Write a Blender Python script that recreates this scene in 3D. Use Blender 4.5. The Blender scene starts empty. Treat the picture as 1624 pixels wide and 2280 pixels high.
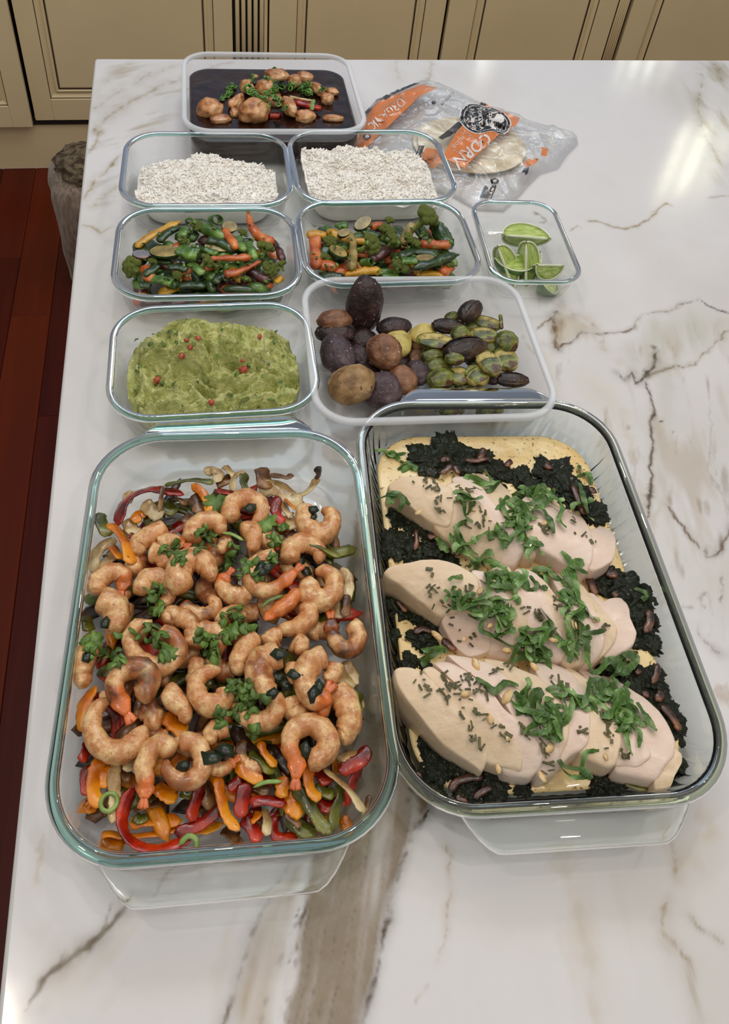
import bpy, math, random
import numpy as np
from math import pi, sin, cos, radians, hypot
from mathutils import Matrix, Vector

# ------------------------------------------------------------------ camera, world, lights, exposure
sc = bpy.context.scene
T = 0.92                                    # height of the island worktop above the floor
CAM_H = 0.65                                # camera above the worktop
F_PX, PPX, PPY = 1867.27, 782.78, 800.51    # focal length and principal point, 1624 x 2280 frame
R = np.array([[0.98341323, -0.16203312, 0.08150883],
              [-0.05910643, -0.71113901, -0.70056244],
              [0.17147842, 0.68412467, -0.70892072]])   # world to camera (right, down, forward)
cam_d = bpy.data.cameras.new('camera'); cam = bpy.data.objects.new('camera', cam_d)
sc.collection.objects.link(cam); sc.camera = cam
cam_d.sensor_fit = 'HORIZONTAL'; cam_d.sensor_width = 36.0
cam_d.lens = F_PX * 36.0 / 1624.0
cam_d.shift_x = (812 - PPX) / 1624.0
cam_d.shift_y = (PPY - 1140) / 1624.0
cam_d.clip_start = 0.01
cam.matrix_world = Matrix([[R[0][0], -R[1][0], -R[2][0], 0], [R[0][1], -R[1][1], -R[2][1], 0],
                           [R[0][2], -R[1][2], -R[2][2], T + CAM_H], [0, 0, 0, 1]])

def W(px, py, h=0.0):
    """point of the place seen at a picture position, h metres above the worktop"""
    d = R.T @ np.array([(px - PPX) / F_PX, (py - PPY) / F_PX, 1.0])
    t = (h - CAM_H) / d[2]
    return np.array([d[0] * t, d[1] * t, T + h])

world = bpy.data.worlds.new('world'); sc.world = world; world.use_nodes = True
bgn = world.node_tree.nodes['Background']
bgn.inputs[0].default_value = (1.0, 0.968, 0.94, 1); bgn.inputs[1].default_value = 0.29

def area(name, loc, target, sx, sy, power, col, shape='RECTANGLE'):
    l = bpy.data.lights.new(name, 'AREA'); l.shape = shape; l.size = sx; l.size_y = sy
    l.energy = power; l.color = col
    o = bpy.data.objects.new(name, l); sc.collection.objects.link(o)
    o.location = loc
    o.rotation_euler = (Vector(target) - Vector(loc)).to_track_quat('-Z', 'Y').to_euler()
    return o

# daylight of the windows in the far wall, ceiling downlights; added fill lamps and the open room give the soft light
area('window_light', (1.86, 3.30, 1.58), (1.80, 2.0, 1.3), 0.50, 0.75, 5, (0.95, 1.0, 0.92))
area('window_light', (2.30, 3.30, 2.28), (2.15, 2.0, 1.7), 0.55, 0.60, 7, (1.0, 1.0, 0.70))
area('window_light', (1.18, 3.30, 1.58), (1.16, 2.0, 1.3), 0.30, 0.75, 3, (0.95, 1.0, 0.92))
area('ceiling_fill', (0.35, 0.55, 2.75), (0.35, 0.55, 0), 2.4, 2.8, 21, (1.0, 0.94, 0.88))  # added broad overhead fill in place of a lit ceiling
area('blue_fill', (0.5, 2.2, 2.9), (0.5, 1.5, 0.92), 1.4, 0.7, 11, (0.62, 0.82, 1.0))  # added blue fill, cools the far half of the island marble
for x, y in ((-0.55, 0.35), (0.75, -0.1), (0.05, 1.5), (0.95, 1.3)):
    area('downlight', (x, y, 2.6), (x, y, 0), 0.05, 0.05, 2.4, (1.0, 0.88, 0.74), 'DISK')
sc.view_settings.view_transform = 'Standard'; sc.view_settings.look = 'None'
sc.view_settings.exposure = -0.07; sc.view_settings.gamma = 1.0
sc.view_settings.use_curve_mapping = False
sc.cycles.transparent_max_bounces = 40; sc.cycles.transmission_bounces = 16; sc.cycles.max_bounces = 16

# ------------------------------------------------------------------ helpers
rng = random.Random(7)
def lin(c):
    return tuple(((v / 255) / 12.92 if v / 255 <= .04045 else ((v / 255 + .055) / 1.055) ** 2.4) for v in c)
def L4(c): return (*lin(c), 1.0)

class NT:
    def __init__(s, name):
        s.m = bpy.data.materials.new(name); s.m.use_nodes = True
        s.t = s.m.node_tree; s.n = s.t.nodes; s.l = s.t.links
        s.b = s.n['Principled BSDF']; s.out = s.n['Material Output']; s._co = None
    def co(s):
        if s._co is None: s._co = s.n.new('ShaderNodeTexCoord').outputs['Object']
        return s._co
    def noise(s, scale, detail=3, rough=.55, vec=None, dist=0.0):
        n = s.n.new('ShaderNodeTexNoise'); n.inputs['Scale'].default_value = scale
        n.inputs['Detail'].default_value = detail; n.inputs['Roughness'].default_value = rough
        n.inputs['Distortion'].default_value = dist
        s.l.new(vec if vec is not None else s.co(), n.inputs['Vector']); return n.outputs['Fac']
    def vor(s, scale, feature='F1'):
        n = s.n.new('ShaderNodeTexVoronoi'); n.inputs['Scale'].default_value = scale; n.feature = feature
        s.l.new(s.co(), n.inputs['Vector']); return n.outputs['Distance']
    def mapping(s, sca=(1, 1, 1), rot=(0, 0, 0), vec=None):
        n = s.n.new('ShaderNodeMapping'); n.inputs['Scale'].default_value = sca; n.inputs['Rotation'].default_value = rot
        s.l.new(vec if vec is not None else s.co(), n.inputs['Vector']); return n.outputs[0]
    def ramp(s, fac, stops):
        n = s.n.new('ShaderNodeValToRGB'); e = n.color_ramp.elements
        while len(e) > 1: e.remove(e[-1])
        e[0].position = stops[0][0]; e[0].color = stops[0][1]
        for p, c in stops[1:]:
            k = e.new(p); k.color = c
        s.l.new(fac, n.inputs[0]); return n.outputs[0]
    def mix(s, fac, a, b, blend='MIX'):
        n = s.n.new('ShaderNodeMix'); n.data_type = 'RGBA'; n.blend_type = blend
        for k, v in ((0, fac), (6, a), (7, b)):
            if isinstance(v, (tuple, list, float, int)): n.inputs[k].default_value = v
            else: s.l.new(v, n.inputs[k])
        return n.outputs[2]
    def attr(s, name):
        n = s.n.new('ShaderNodeAttribute'); n.attribute_name = name; return n.outputs['Color']
    def rnd(s):
        return s.n.new('ShaderNodeObjectInfo').outputs['Random']
    def hsv(s, col, h=None, v=None, sat=None):
        n = s.n.new('ShaderNodeHueSaturation')
        s.l.new(col, n.inputs['Color'])
        for k, x in (('Hue', h), ('Value', v), ('Saturation', sat)):
            if x is None: continue
            if isinstance(x, float): n.inputs[k].default_value = x
            else: s.l.new(x, n.inputs[k])
        return n.outputs[0]
    def rng_(s, fac, a, b):
        n = s.n.new('ShaderNodeMapRange'); n.inputs['To Min'].default_value = a; n.inputs['To Max'].default_value = b
        s.l.new(fac, n.inputs[0]); return n.outputs[0]
    def bump(s, h, strength=.3, dist=.002):
        n = s.n.new('ShaderNodeBump'); n.inputs['Strength'].default_value = strength; n.inputs['Distance'].default_value = dist
        s.l.new(h, n.inputs['Height']); s.l.new(n.outputs[0], s.b.inputs['Normal']); return n
    def base(s, v):
        if isinstance(v, (tuple, list)): s.b.inputs['Base Color'].default_value = v
        else: s.l.new(v, s.b.inputs['Base Color'])
    def set(s, **k):
        for a, v in k.items():
            i = s.b.inputs[a.replace('_', ' ')]
            if hasattr(v, 'is_linked') or hasattr(v, 'links'): s.l.new(v, i)
            else: i.default_value = v
        return s.m

MATS = {}
def food(name, cols, scale=60, rough=.35, bump=.25, bscale=200, bdist=.0015, coat=0.0, sss=0.0, spots=None, var=.12, detail=4, satv=None):
    """mottled procedural food material: cols = [(pos, rgb255)], spots = (scale, threshold, rgb255)"""
    k = NT(name)
    c = k.ramp(k.noise(scale, detail), [(.5 + (p - .5) * .6, L4(r)) for p, r in cols])
    if spots:
        f = k.ramp(k.noise(spots[0], 3, .6), [(spots[1], (0, 0, 0, 1)), (spots[1] + .06, (1, 1, 1, 1))])
        c = k.mix(f, c, L4(spots[2]))
    if var: c = k.hsv(c, v=k.rng_(k.rnd(), 1 - var, 1 + var))
    k.base(c)
    k.bump(k.noise(bscale, 4), bump, bdist)
    k.set(Roughness=rough, Coat_Weight=coat, Coat_Roughness=.12, Subsurface_Weight=sss)
    if sss:
        k.b.inputs['Subsurface Radius'].default_value = (1, .5, .3); k.b.inputs['Subsurface Scale'].default_value = .004
    MATS[name] = k.m
    return k.m

def link(o, parent=None):
    sc.collection.objects.link(o)
    if parent is not None: o.parent = parent
    return o
def mesh_data(name, V, F, mat, smooth=True):
    me = bpy.data.meshes.new(name)
    V = np.asarray(V, dtype=np.float32)
    if isinstance(F, np.ndarray) and F.ndim == 2:
        n, k = F.shape
        me.vertices.add(len(V)); me.vertices.foreach_set('co', V.ravel())
        me.loops.add(n * k); me.loops.foreach_set('vertex_index', F.astype(np.int32).ravel())
        me.polygons.add(n); me.polygons.foreach_set('loop_start', np.arange(0, n * k, k, dtype=np.int32))
        me.update(calc_edges=True)
    else:
        me.from_pydata([tuple(map(float, v)) for v in V], [], [tuple(int(i) for i in f) for f in F])
    if smooth is True: me.polygons.foreach_set('use_smooth', [len(p.vertices) <= 8 for p in me.polygons] if not isinstance(F, np.ndarray) else [True] * len(me.polygons))
    for m in (mat if isinstance(mat, (list, tuple)) else [mat]): me.materials.append(m)
    me.update()
    return me
def obj(name, V, F, mat, parent=None, smooth=True):
    return link(bpy.data.objects.new(name, mesh_data(name, V, F, mat, smooth)), parent)
def new(name, me, parent=None): return link(bpy.data.objects.new(name, me), parent)
def empty(name, loc=(0, 0, 0), rz=0.0):
    o = bpy.data.objects.new(name, None); o.location = loc; o.rotation_euler.z = rz; o.empty_display_size = .02
    return link(o)
def tag(o, label=None, cat=None, group=None, kind=None):
    for k, v in (('label', label), ('category', cat), ('group', group), ('kind', kind)):
        if v: o[k] = v
    return o
def xf(V, loc=(0, 0, 0), rot=(0, 0, 0), sca=1.0):
    M = np.array(Matrix.Rotation(rot[2], 3, 'Z') @ Matrix.Rotation(rot[1], 3, 'Y') @ Matrix.Rotation(rot[0], 3, 'X'))
    return (np.asarray(V) * sca) @ M.T + np.asarray(loc)

def join(parts):
    V, F, n = [], [], 0
    for v, f in parts:
        V.append(np.asarray(v, float)); F += [tuple(int(i) + n for i in q) for q in f]; n += len(v)
    return np.vstack(V), F

def grid_faces(nr, nc, closed=True):
    F = []
    for i in range(nr - 1):
        for j in range(nc if closed else nc - 1):
            k = (j + 1) % nc
            F.append((i * nc + j, i * nc + k, (i + 1) * nc + k, (i + 1) * nc + j))
    return F
def loft(rings, cap0=True, cap1=True, loop=False):
    nr, nc = len(rings), len(rings[0]); V = np.vstack(rings); F = grid_faces(nr, nc)
    if loop:
        for j in range(nc):
            k = (j + 1) % nc; F.append(((nr - 1) * nc + j, (nr - 1) * nc + k, k, j))
    else:
        if cap0: F.append(tuple(range(nc))[::-1])
        if cap1: F.append(tuple((nr - 1) * nc + j for j in range(nc)))
    return V, F
def rrect(L, Wd, r, n=8, z=0.0):
    r = min(r, L / 2 - 1e-4, Wd / 2 - 1e-4); P = []
    for k, (sx, sy) in enumerate(((1, 1), (-1, 1), (-1, -1), (1, -1))):
        for i in range(n + 1):
            a = (k + i / n) * pi / 2
            P.append((sx * (L / 2 - r) + r * cos(a), sy * (Wd / 2 - r) + r * sin(a), z))
    return np.array(P)
def box(x0, x1, y0, y1, z0, z1, b=0.0):
    if b <= 0:
        V = [(x, y, z) for z in (z0, z1) for y in (y0, y1) for x in (x0, x1)]
        return np.array(V), [(0, 2, 3, 1), (4, 5, 7, 6), (0, 1, 5, 4), (2, 6, 7, 3), (0, 4, 6, 2), (1, 3, 7, 5)]
    cx, cy = (x0 + x1) / 2, (y0 + y1) / 2
    rg = []
    for z, i in ((z0, b), (z0 + b, 0), (z1 - b, 0), (z1, b)):
        rg.append(rrect(x1 - x0 - 2 * i, y1 - y0 - 2 * i, b, 2, z) + (cx, cy, 0))
    return loft(rg)

def cr(pts, n):
    """catmull-rom through pts, n samples"""
    P = np.asarray(pts, float)
    if len(P) == 2:
        t = np.linspace(0, 1, n)[:, None]; return P[0] * (1 - t) + P[1] * t
    Q = np.vstack([2 * P[0] - P[1], P, 2 * P[-1] - P[-2]])
    out = []
    for u in np.linspace(0, len(P) - 1 - 1e-9, n):
        i = int(u); t = u - i; a, b, c, d = Q[i:i + 4]
        out.append(.5 * (2 * b + (c - a) * t + (2 * a - 5 * b + 4 * c - d) * t * t + (3 * b - a - 3 * c + d) * t ** 3))
    return np.array(out)
def sweep(pts, w, h, n=12, m=8, up=(0, 0, 1), power=2.0, taper=None, roll=None, wob=0.0, seed=0):
    """flattened tube along pts: w half width across, h half height; taper(t) scales both"""
    P = cr(pts, n); T_ = np.gradient(P, axis=0); T_ /= np.linalg.norm(T_, axis=1)[:, None] + 1e-12
    up = np.asarray(up, float); rg = []; rr_ = random.Random(seed)
    for i in range(n):
        t = i / (n - 1); tg = T_[i]
        s_ = np.cross(tg, up); ln = np.linalg.norm(s_)
        s_ = s_ / ln if ln > 1e-6 else np.array([1., 0, 0])
        u_ = np.cross(s_, tg)
        if roll is not None:
            a = roll(t); s_, u_ = s_ * cos(a) + u_ * sin(a), u_ * cos(a) - s_ * sin(a)
        k = taper(t) if taper else 1.0
        ww = w * k * (1 + wob * (rr_.random() - .5)); hh = h * (k if k > .35 else max(k, .05)) * (1 + wob * (rr_.random() - .5))
        ring = []
        for j in range(m):
            a = 2 * pi * j / m; ca, sa = cos(a), sin(a)
            ring.append(P[i] + s_ * ww * math.copysign(abs(ca) ** (2 / power), ca) + u_ * hh * math.copysign(abs(sa) ** (2 / power), sa))
        rg.append(np.array(ring))
    return loft(rg)
def tround(a=.12, b=.12, p=.5):
    return lambda t: max(.02, min(1, (t / a) ** p if t < a else 1) * min(1, ((1 - t) / b) ** p if t > 1 - b else 1))

_h = np.random.RandomState(3).permutation(4096).astype(np.int64)
_hv = np.random.RandomState(4).rand(4096) * 2 - 1
def vnoise(P, s=1.0, seed=0):
    Q = np.asarray(P, float) * s + seed * 17.31; I = np.floor(Q).astype(np.int64); Fr = Q - I; Fr = Fr * Fr * (3 - 2 * Fr)
    def g(dx, dy, dz):
        k = _h[(I[:, 0] + dx) & 4095]; k = _h[(k + I[:, 1] + dy) & 4095]; k = _h[(k + I[:, 2] + dz) & 4095]; return _hv[k]
    x, y, z = Fr.T
    a = g(0, 0, 0) * (1 - x) + g(1, 0, 0) * x; b = g(0, 1, 0) * (1 - x) + g(1, 1, 0) * x
    c = g(0, 0, 1) * (1 - x) + g(1, 0, 1) * x; d = g(0, 1, 1) * (1 - x) + g(1, 1, 1) * x
    return (a * (1 - y) + b * y) * (1 - z) + (c * (1 - y) + d * y) * z
def fbm(P, s=1.0, o=4, seed=0):
    r = 0; a = 1; tot = 0
    for i in range(o): r = r + a * vnoise(P, s * 2 ** i, seed + i * 3); tot += a; a *= .5
    return r / tot

import bmesh
_ico = {}
def ico(sub):
    if sub not in _ico:
        bm = bmesh.new(); bmesh.ops.create_icosphere(bm, subdivisions=sub, radius=1.0)
        _ico[sub] = (np.array([v.co[:] for v in bm.verts]), np.array([[v.index for v in f.verts] for f in bm.faces])); bm.free()
    return _ico[sub][0].copy(), _ico[sub][1]
def blob(sub=3, rad=(1, 1, 1), amp=.1, freq=1.5, seed=0, fine=0.0):
    V, F = ico(sub)
    d = 1 + amp * fbm(V, freq, 3, seed)
    if fine: d += fine * vnoise(V, freq * 6, seed + 9)
    return V * d[:, None] * np.array(rad), F

# ------------------------------------------------------------------ setting: floor, cabinets, wall
def wood_mat():
    k = NT('mahogany')
    st = k.mapping((30, 1.2, 30))
    g = k.noise(1.0, 5, .6, st, .4)
    c = k.ramp(g, [(.3, L4((46, 8, 4))), (.55, L4((84, 24, 8))), (.75, L4((104, 38, 12)))])
    f = k.rnd()
    c2 = k.ramp(f, [(0, L4((64, 6, 8))), (.4, L4((86, 16, 3))), (.7, L4((112, 40, 6))), (1, L4((60, 8, 12)))])
    k.base(k.mix(.6, c, c2)); k.bump(g, .1, .0005)
    return k.set(Roughness=.35, Specular_IOR_Level=.2)
M_WOOD = wood_mat()
floor = empty('floor', (0, 0, 0)); tag(floor, 'dark red mahogany plank floor left of the island', None, None, 'structure')
sub = obj('subfloor', *box(-1.2, 3.2, -1.2, 2.46, -.04, -.013), M_WOOD, floor, False)
pw = .101; x = -.501 - 6 * pw; i = 0
joints = {0: [1.1], 6: [1.75, .55], 7: [1.39, .1], 5: [.4, 2.0], 4: [1.2], 8: [.8, 1.95]}
while x < 2.9:
    ys = [-1.2] + sorted(joints.get(i, [rng.uniform(-.6, .6), rng.uniform(.9, 2.1)])) + [2.46]
    for a, b in zip(ys[:-1], ys[1:]):
        V, F = box(-pw / 2 + .0004, pw / 2 - .0004, (a - b) / 2 + .0004, (b - a) / 2 - .0004, -.014, 0, .0012)
        o = obj('plank', V, F, M_WOOD, floor, False); o.location = (x + pw / 2, (a + b) / 2, 0)
    x += pw; i += 1

def paint_mat():
    k = NT('cabinet_paint')
    n = k.noise(3, 4)
    k.base(k.ramp(n, [(.3, L4((232, 212, 168))), (.7, L4((242, 222, 178)))]))
    k.bump(k.noise(120, 2), .04, .0005)
    return k.set(Roughness=.42)
M_CAB = paint_mat()
M_GLAZE = NT('dark_glaze'); M_GLAZE.base(L4((70, 52, 30))); M_GLAZE = M_GLAZE.set(Roughness=.6)
M_DARK = NT('shadow_gap'); M_DARK.base(L4((26, 20, 14))); M_DARK = M_DARK.set(Roughness=.8)
YC = 2.447

def frame_panel(x0, x1, z0, z1, px0, px1, pz0, pz1, y):
    """door: slab with rails and a raised centre panel; three meshes (frame, moulding, panel)"""
    fr = join([box(x0, px0, y, y + .022, z0, z1, .002), box(px1, x1, y, y + .022, z0, z1, .002),
               box(px0, px1, y, y + .022, z0, pz0, .002), box(px0, px1, y, y + .022, pz1, z1, .002)])
    def ringz(ix, yy): return [(px0 + ix, yy, pz0 + ix), (px1 - ix, yy, pz0 + ix), (px1 - ix, yy, pz1 - ix), (px0 + ix, yy, pz1 - ix)]
    rg = [ringz(i, y + d) for i, d in ((-.001, .004), (.003, .006), (.007, .009), (.012, .012), (.016, .012), (.02, .006), (.024, .005), (.028, .009), (.031, .012))]
    V, F = loft([np.array(r) for r in rg], False, False)
    pn = loft([np.array(ringz(i, y + d)) for i, d in ((.0305, .013), (.0305, .0105), (.034, .009), (.036, .009))], False, True)
    gl = loft([np.array(ringz(i, y + d)) for i, d in ((-.0015, .0035), (.002, .0035), (.002, .008))], False, False)
    gl2 = loft([np.array(ringz(i, y + d)) for i, d in ((.0275, .0075), (.0315, .0078), (.0315, .02))], False, False)
    return fr, (V, F), pn, join([gl, gl2])
def cabinet(name, x0, x1, y, doors, label, z0=.175, zt=.88):
    e = empty(name, ((x0 + x1) / 2, y, 0)); tag(e, label, 'cabinet', 'base cabinets along the far wall')
    ox = (x0 + x1) / 2
    def sh(vf): return vf[0] - np.array([ox, y, 0]), vf[1]
    obj('carcass', *sh(box(x0 + .001, x1 - .001, y + .026, y + .565, .165, zt)), M_DARK, e, False)
    for (a, b, pa, pb) in doors:
        fr, mo, pn, gl = frame_panel(a, b, z0, zt - .01, pa, pb, z0 + .072, zt - .09, y)
        d = obj('door', *sh(fr), M_CAB, e, False)
        obj('moulding', *sh(mo), M_CAB, d, False); obj('panel', *sh(pn), M_CAB, d, False); obj('glaze_line', *sh(gl), M_GLAZE, d, False)
    return e, sh
e, sh = cabinet('base_cabinet', -1.05, -.4775, YC - .022, [(-1.046, -.479, -1.0, -.536)], 'cream base cabinet at far left, its door standing slightly proud', z0=.165)
e, sh = cabinet('base_cabinet', -.476, .236, YC, [(-.470, .137, -.4145, .0825)], 'cream base cabinet with fluted pilaster right of its door')
fl = []
for k in range(5):
    a = .1475 + k * .0178
    fl.append(sweep([(a + .0045, YC + .004, .175), (a + .0045, YC + .004, .87)], .0062, .006, 3, 10, up=(0, 1, 0)))
V, F = join([box(.139, .2365, YC + .012, YC + .03, .172, .87)]); obj('pilaster', *sh((V, F)), M_DARK, e, False)
for vf in fl: obj('flute', *sh(vf), M_CAB, e)
obj('pilaster_edge', *sh(box(.2305, .2405, YC, YC + .03, .172, .87, .002)), M_CAB, e, False)
e, sh = cabinet('base_cabinet', .243, .783, YC, [(.246, .779, .327, .716)], 'cream panelled base cabinet behind the soup tub')
e, sh = cabinet('base_cabinet', .785, 1.378, YC, [(.790, 1.335, .874, 1.272)], 'cream base cabinet with narrow reeded strip at its right')
for k in range(5):
    a = 1.3395 + k * .0068
    obj('reed', *sh(sweep([(a + .003, YC + .003, .175), (a + .003, YC + .003, .87)], .0032, .004, 3, 8, up=(0, 1, 0))), M_CAB, e)
e, sh = cabinet('base_cabinet', 1.381, 1.98, YC, [(1.386, 1.975, 1.46, 1.9)], 'rightmost cream base cabinet beyond the counter')
tk = tag(obj('toe_kick', *box(-1.1, 2.0, YC + .012, YC + .03, 0, .165, .001), M_CAB, None, False), 'plain beige plinth under the far cabinets', 'plinth')
# dark strip painted as the shade under the cabinet doors
obj('shade_strip', *box(-1.06, 1.98, YC + .004, YC + .03, .158, .17, .002), M_DARK, tk, False)
# far worktop, wall with two window openings
M_STONE = NT('far_worktop_stone'); M_STONE.base(M_STONE.ramp(M_STONE.noise(6, 5), [(.35, L4((120, 112, 100))), (.65, L4((190, 186, 178)))])); M_STONE = M_STONE.set(Roughness=.2)
tag(obj('far_worktop', *box(-1.1, 2.0, YC - .03, YC + .598, .885, .92, .004), M_STONE, None, False), 'stone worktop over the far cabinets', 'worktop')
M_WALL = NT('wall_plaster'); M_WALL.base(M_WALL.ramp(M_WALL.noise(4, 3), [(.3, L4((168, 182, 204))), (.7, L4((178, 192, 212)))])); M_WALL = M_WALL.set(Roughness=.8)
wins = [(1.12, 1.22, 1.30, 1.88), (1.72, 2.0, 1.30, 1.88), (2.12, 2.44, 2.04, 2.50)]
y0, y1 = YC + .6, YC + .7
cuts = sorted({v for w_ in wins for v in w_[:2]}); xsw = [-2.4] + cuts + [3.2]; wp = []
for a, b in zip(xsw[:-1], xsw[1:]):
    w_ = [w_ for w_ in wins if w_[0] <= (a + b) / 2 <= w_[1]]
    wp += [box(a, b, y0, y1, 0, w_[0][2]), box(a, b, y0, y1, w_[0][3], 2.7)] if w_ else [box(a, b, y0, y1, 0, 2.7)]
tag(obj('wall_back', *join(wp), M_WALL, None, False), 'plain pale wall above the far worktop', None, None, 'structure')
M_FRM = NT('window_frame_paint'); M_FRM.base(L4((236, 234, 228))); M_FRM = M_FRM.set(Roughness=.4)
for i, (a, b, c, d) in enumerate(wins):
    n_ = (1, 4, 3)[i]; pp = [box(a, a + .015, y0 - .02, y1, c, d), box(b - .015, b, y0 - .02, y1, c, d), box(a, b, y0 - .02, y1, c, c + .015), box(a, b, y0 - .02, y1, d - .015, d)]
    pp += [box(a + (b - a) * k / n_ - .011, a + (b - a) * k / n_ + .011, y0, y0 + .03, c, d) for k in range(1, n_)]
    tag(obj('window_%d' % (i + 1), *join(pp), M_FRM, None, False), 'bright narrow window in the far wall', None, None, 'structure')

# ------------------------------------------------------------------ island
def seg_dist(P, pts):
    best = np.full(len(P), 9.0); par = np.zeros(len(P))
    n = len(pts) - 1
    for i in range(n):
        a, b = pts[i], pts[i + 1]; ab = b - a; t = np.clip(((P - a) @ ab) / (ab @ ab + 1e-12), 0, 1)
        d = np.hypot(*(P - a - t[:, None] * ab).T); m = d < best; best[m] = d[m]; par[m] = (i + t[m]) / n
    return best, par
def inpoly(P, poly):
    ins = np.zeros(len(P), bool); n = len(poly)
    for i in range(n):
        a, b = poly[i], poly[(i + 1) % n]
        c = ((a[1] > P[:, 1]) != (b[1] > P[:, 1])) & (P[:, 0] < (b[0] - a[0]) * (P[:, 1] - a[1]) / (b[1] - a[1] + 1e-12) + a[0]); ins ^= c
    return ins
X0, X1, Y0, Y1 = -.143, 1.85, -.25, 1.33
xs = np.concatenate([np.arange(X0, .62, .0019), np.arange(.62, 1.05, .0026), np.linspace(1.05, X1, 60)])
ys = np.concatenate([np.linspace(Y0, .06, 20, endpoint=False), np.arange(.06, .5, .0015), np.arange(.5, .9, .0022), np.arange(.9, Y1, .0034), [Y1]])
gx, gy = np.meshgrid(xs, ys); nx, ny = len(xs), len(ys)
P2 = np.c_[gx.ravel(), gy.ravel()]
P3 = np.c_[P2, np.zeros(len(P2))]
wn = np.c_[fbm(P3, 22, 4, 1), fbm(P3, 22, 4, 5)] * .012 + np.c_[vnoise(P3, 160, 2), vnoise(P3, 160, 7)] * .0016
PW = P2 + wn
col = np.tile(np.array(lin((224, 222, 223))), (len(P2), 1))
clouds = np.clip(fbm(P3 * [1, .7, 1], 5.5, 4, 11) * 1.6, 0, 1)[:, None]
col = col * (1 - .16 * clouds * np.array([.9, 1.0, 1.25]))
def blend(m, c, k=1.0):
    global col
    m = np.clip(m * k, 0, 1)[:, None]; col = col * (1 - m) + np.array(lin(c)) * m
def pl(pts): return np.array([W(*p)[:2] for p in pts])
gran = fbm(P3, 60, 4, 21); gran2 = fbm(P3, 240, 3, 31)
def vein(pts, w, c, k=1.0, soft=0.0, brk=.35, sc_=1.0):
    pts = pl(pts); mn, mx = pts.min(0) - .05, pts.max(0) + .05
    idx = np.where((P2[:, 0] > mn[0]) & (P2[:, 0] < mx[0]) & (P2[:, 1] > mn[1]) & (P2[:, 1] < mx[1]))[0]
    if not len(idx): return
    d, t = seg_dist(P2[idx] + wn[idx] * sc_, pts)
    ww = w * (.55 + .6 * np.clip(vnoise(np.c_[t * 14, t * 0, t * 0], 1, len(pts)) + .6, 0, 1.4)) * np.clip(np.minimum(t, 1 - t) * 9 + .25, 0, 1)
    m = np.exp(-(d / (ww + 1e-6)) ** 2) * np.clip(1 - brk + brk * 2.2 * (gran[idx] + gran2[idx] * .6), 0, 1.2)
    M = np.zeros(len(P2)); M[idx] = m * k
    if soft: M[idx] = np.maximum(M[idx], .38 * k * np.exp(-(d / soft) ** 2) * np.clip(.6 + gran[idx], 0, 1))
    blend(M, c)
def band(poly, c, k, edge=.01, streak=None, sc_=1.0):
    poly = pl(poly); PP = P2 + wn * sc_; ins = inpoly(PP, poly); d, _ = seg_dist(PP, np.vstack([poly, poly[:1]]))
    m = np.where(ins, np.clip(d / edge, 0, 1), 0)
    if streak is not None:
        a = streak; u = P2[:, 0] * cos(a) - P2[:, 1] * sin(a); v = P2[:, 0] * sin(a) + P2[:, 1] * cos(a)
        s_ = fbm(np.c_[u * 9, v, v * 0] , 14, 5, 41)
        m = m * np.clip(1.0 + 1.0 * s_, .35, 1.25)
    blend(m, c, k)
BR, TAN, GRY, DK = (104, 88, 68), (176, 158, 126), (190, 190, 178), (74, 60, 44)
# big grey-green bands on the right, soft tan clouds
band([(1418, 732), (1443, 701), (1489, 692), (1551, 664), (1592, 695), (1640, 705), (1700, 740), (1640, 760), (1536, 813), (1517, 897), (1499, 1000), (1493, 1058), (1497, 1118), (1449, 1160), (1412, 1040), (1424, 960), (1446, 847), (1400, 840), (1350, 770)], (198, 196, 186), .72, .03, .25, 1.4)
band([(1497, 1118), (1550, 1226), (1624, 1167), (1700, 1180), (1700, 1480), (1620, 1450), (1560, 1400), (1500, 1330), (1460, 1180)], (204, 200, 190), .65, .05, .5, 1.4)
band([(1240, 690), (1291, 701), (1334, 735), (1300, 745), (1247, 782), (1230, 740)], (196, 184, 160), .6, .006)
band([(1180, 760), (1240, 780), (1260, 900), (1200, 860)], (214, 204, 188), .5, .02)
band([(1300, 800), (1400, 860), (1420, 1000), (1380, 1000), (1250, 850)], (214, 206, 192), .5, .03)
# big brown band between and below the dishes
band([(600, 2400), (632, 2252), (652, 2173), (676, 2006), (700, 1860), (745, 1600), (770, 1250), (800, 1120), (905, 1150), (960, 1400), (1010, 1650), (955, 1800), (900, 1883), (873, 1986), (854, 2075), (839, 2144), (824, 2213), (800, 2400)], (146, 131, 110), 1.0, .005, .33, .6)
band([(490, 2400), (519, 2213), (553, 2109), (597, 2016), (647, 1917), (690, 1900), (660, 2040), (620, 2200), (600, 2400)], (184, 170, 148), .8, .008, .33, .6)
band([(445, 2300), (470, 2150), (528, 2006), (560, 2006), (500, 2200), (480, 2300)], (206, 200, 184), .55, .01, None)
for q in ((0, 0, 4), (12, 0, 2.4), (30, 10, 2), (55, 0, 2), (80, -10, 1.6), (110, 0, 1.6), (-14, 0, 1.4)):
    vein([(686 + q[0], 2000 + q[1]), (668 + q[0], 2075), (652 + q[0] * .95, 2173), (628 + q[0] * .9, 2290)], q[2] * .00042, BR, .8, 0, .8, .35)
    vein([(790 + q[0] * .5, 1500), (745 + q[0] * .8, 1800), (690 + q[0], 2000)], q[2] * .0004, BR, .6, 0, .9, .35)
vein([(958, 1795), (920, 1850), (900, 1883), (888, 1927), (873, 1986), (854, 2075), (839, 2144), (824, 2213), (808, 2300)], .0026, DK, 1.2, .005, .5, .5)
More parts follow.
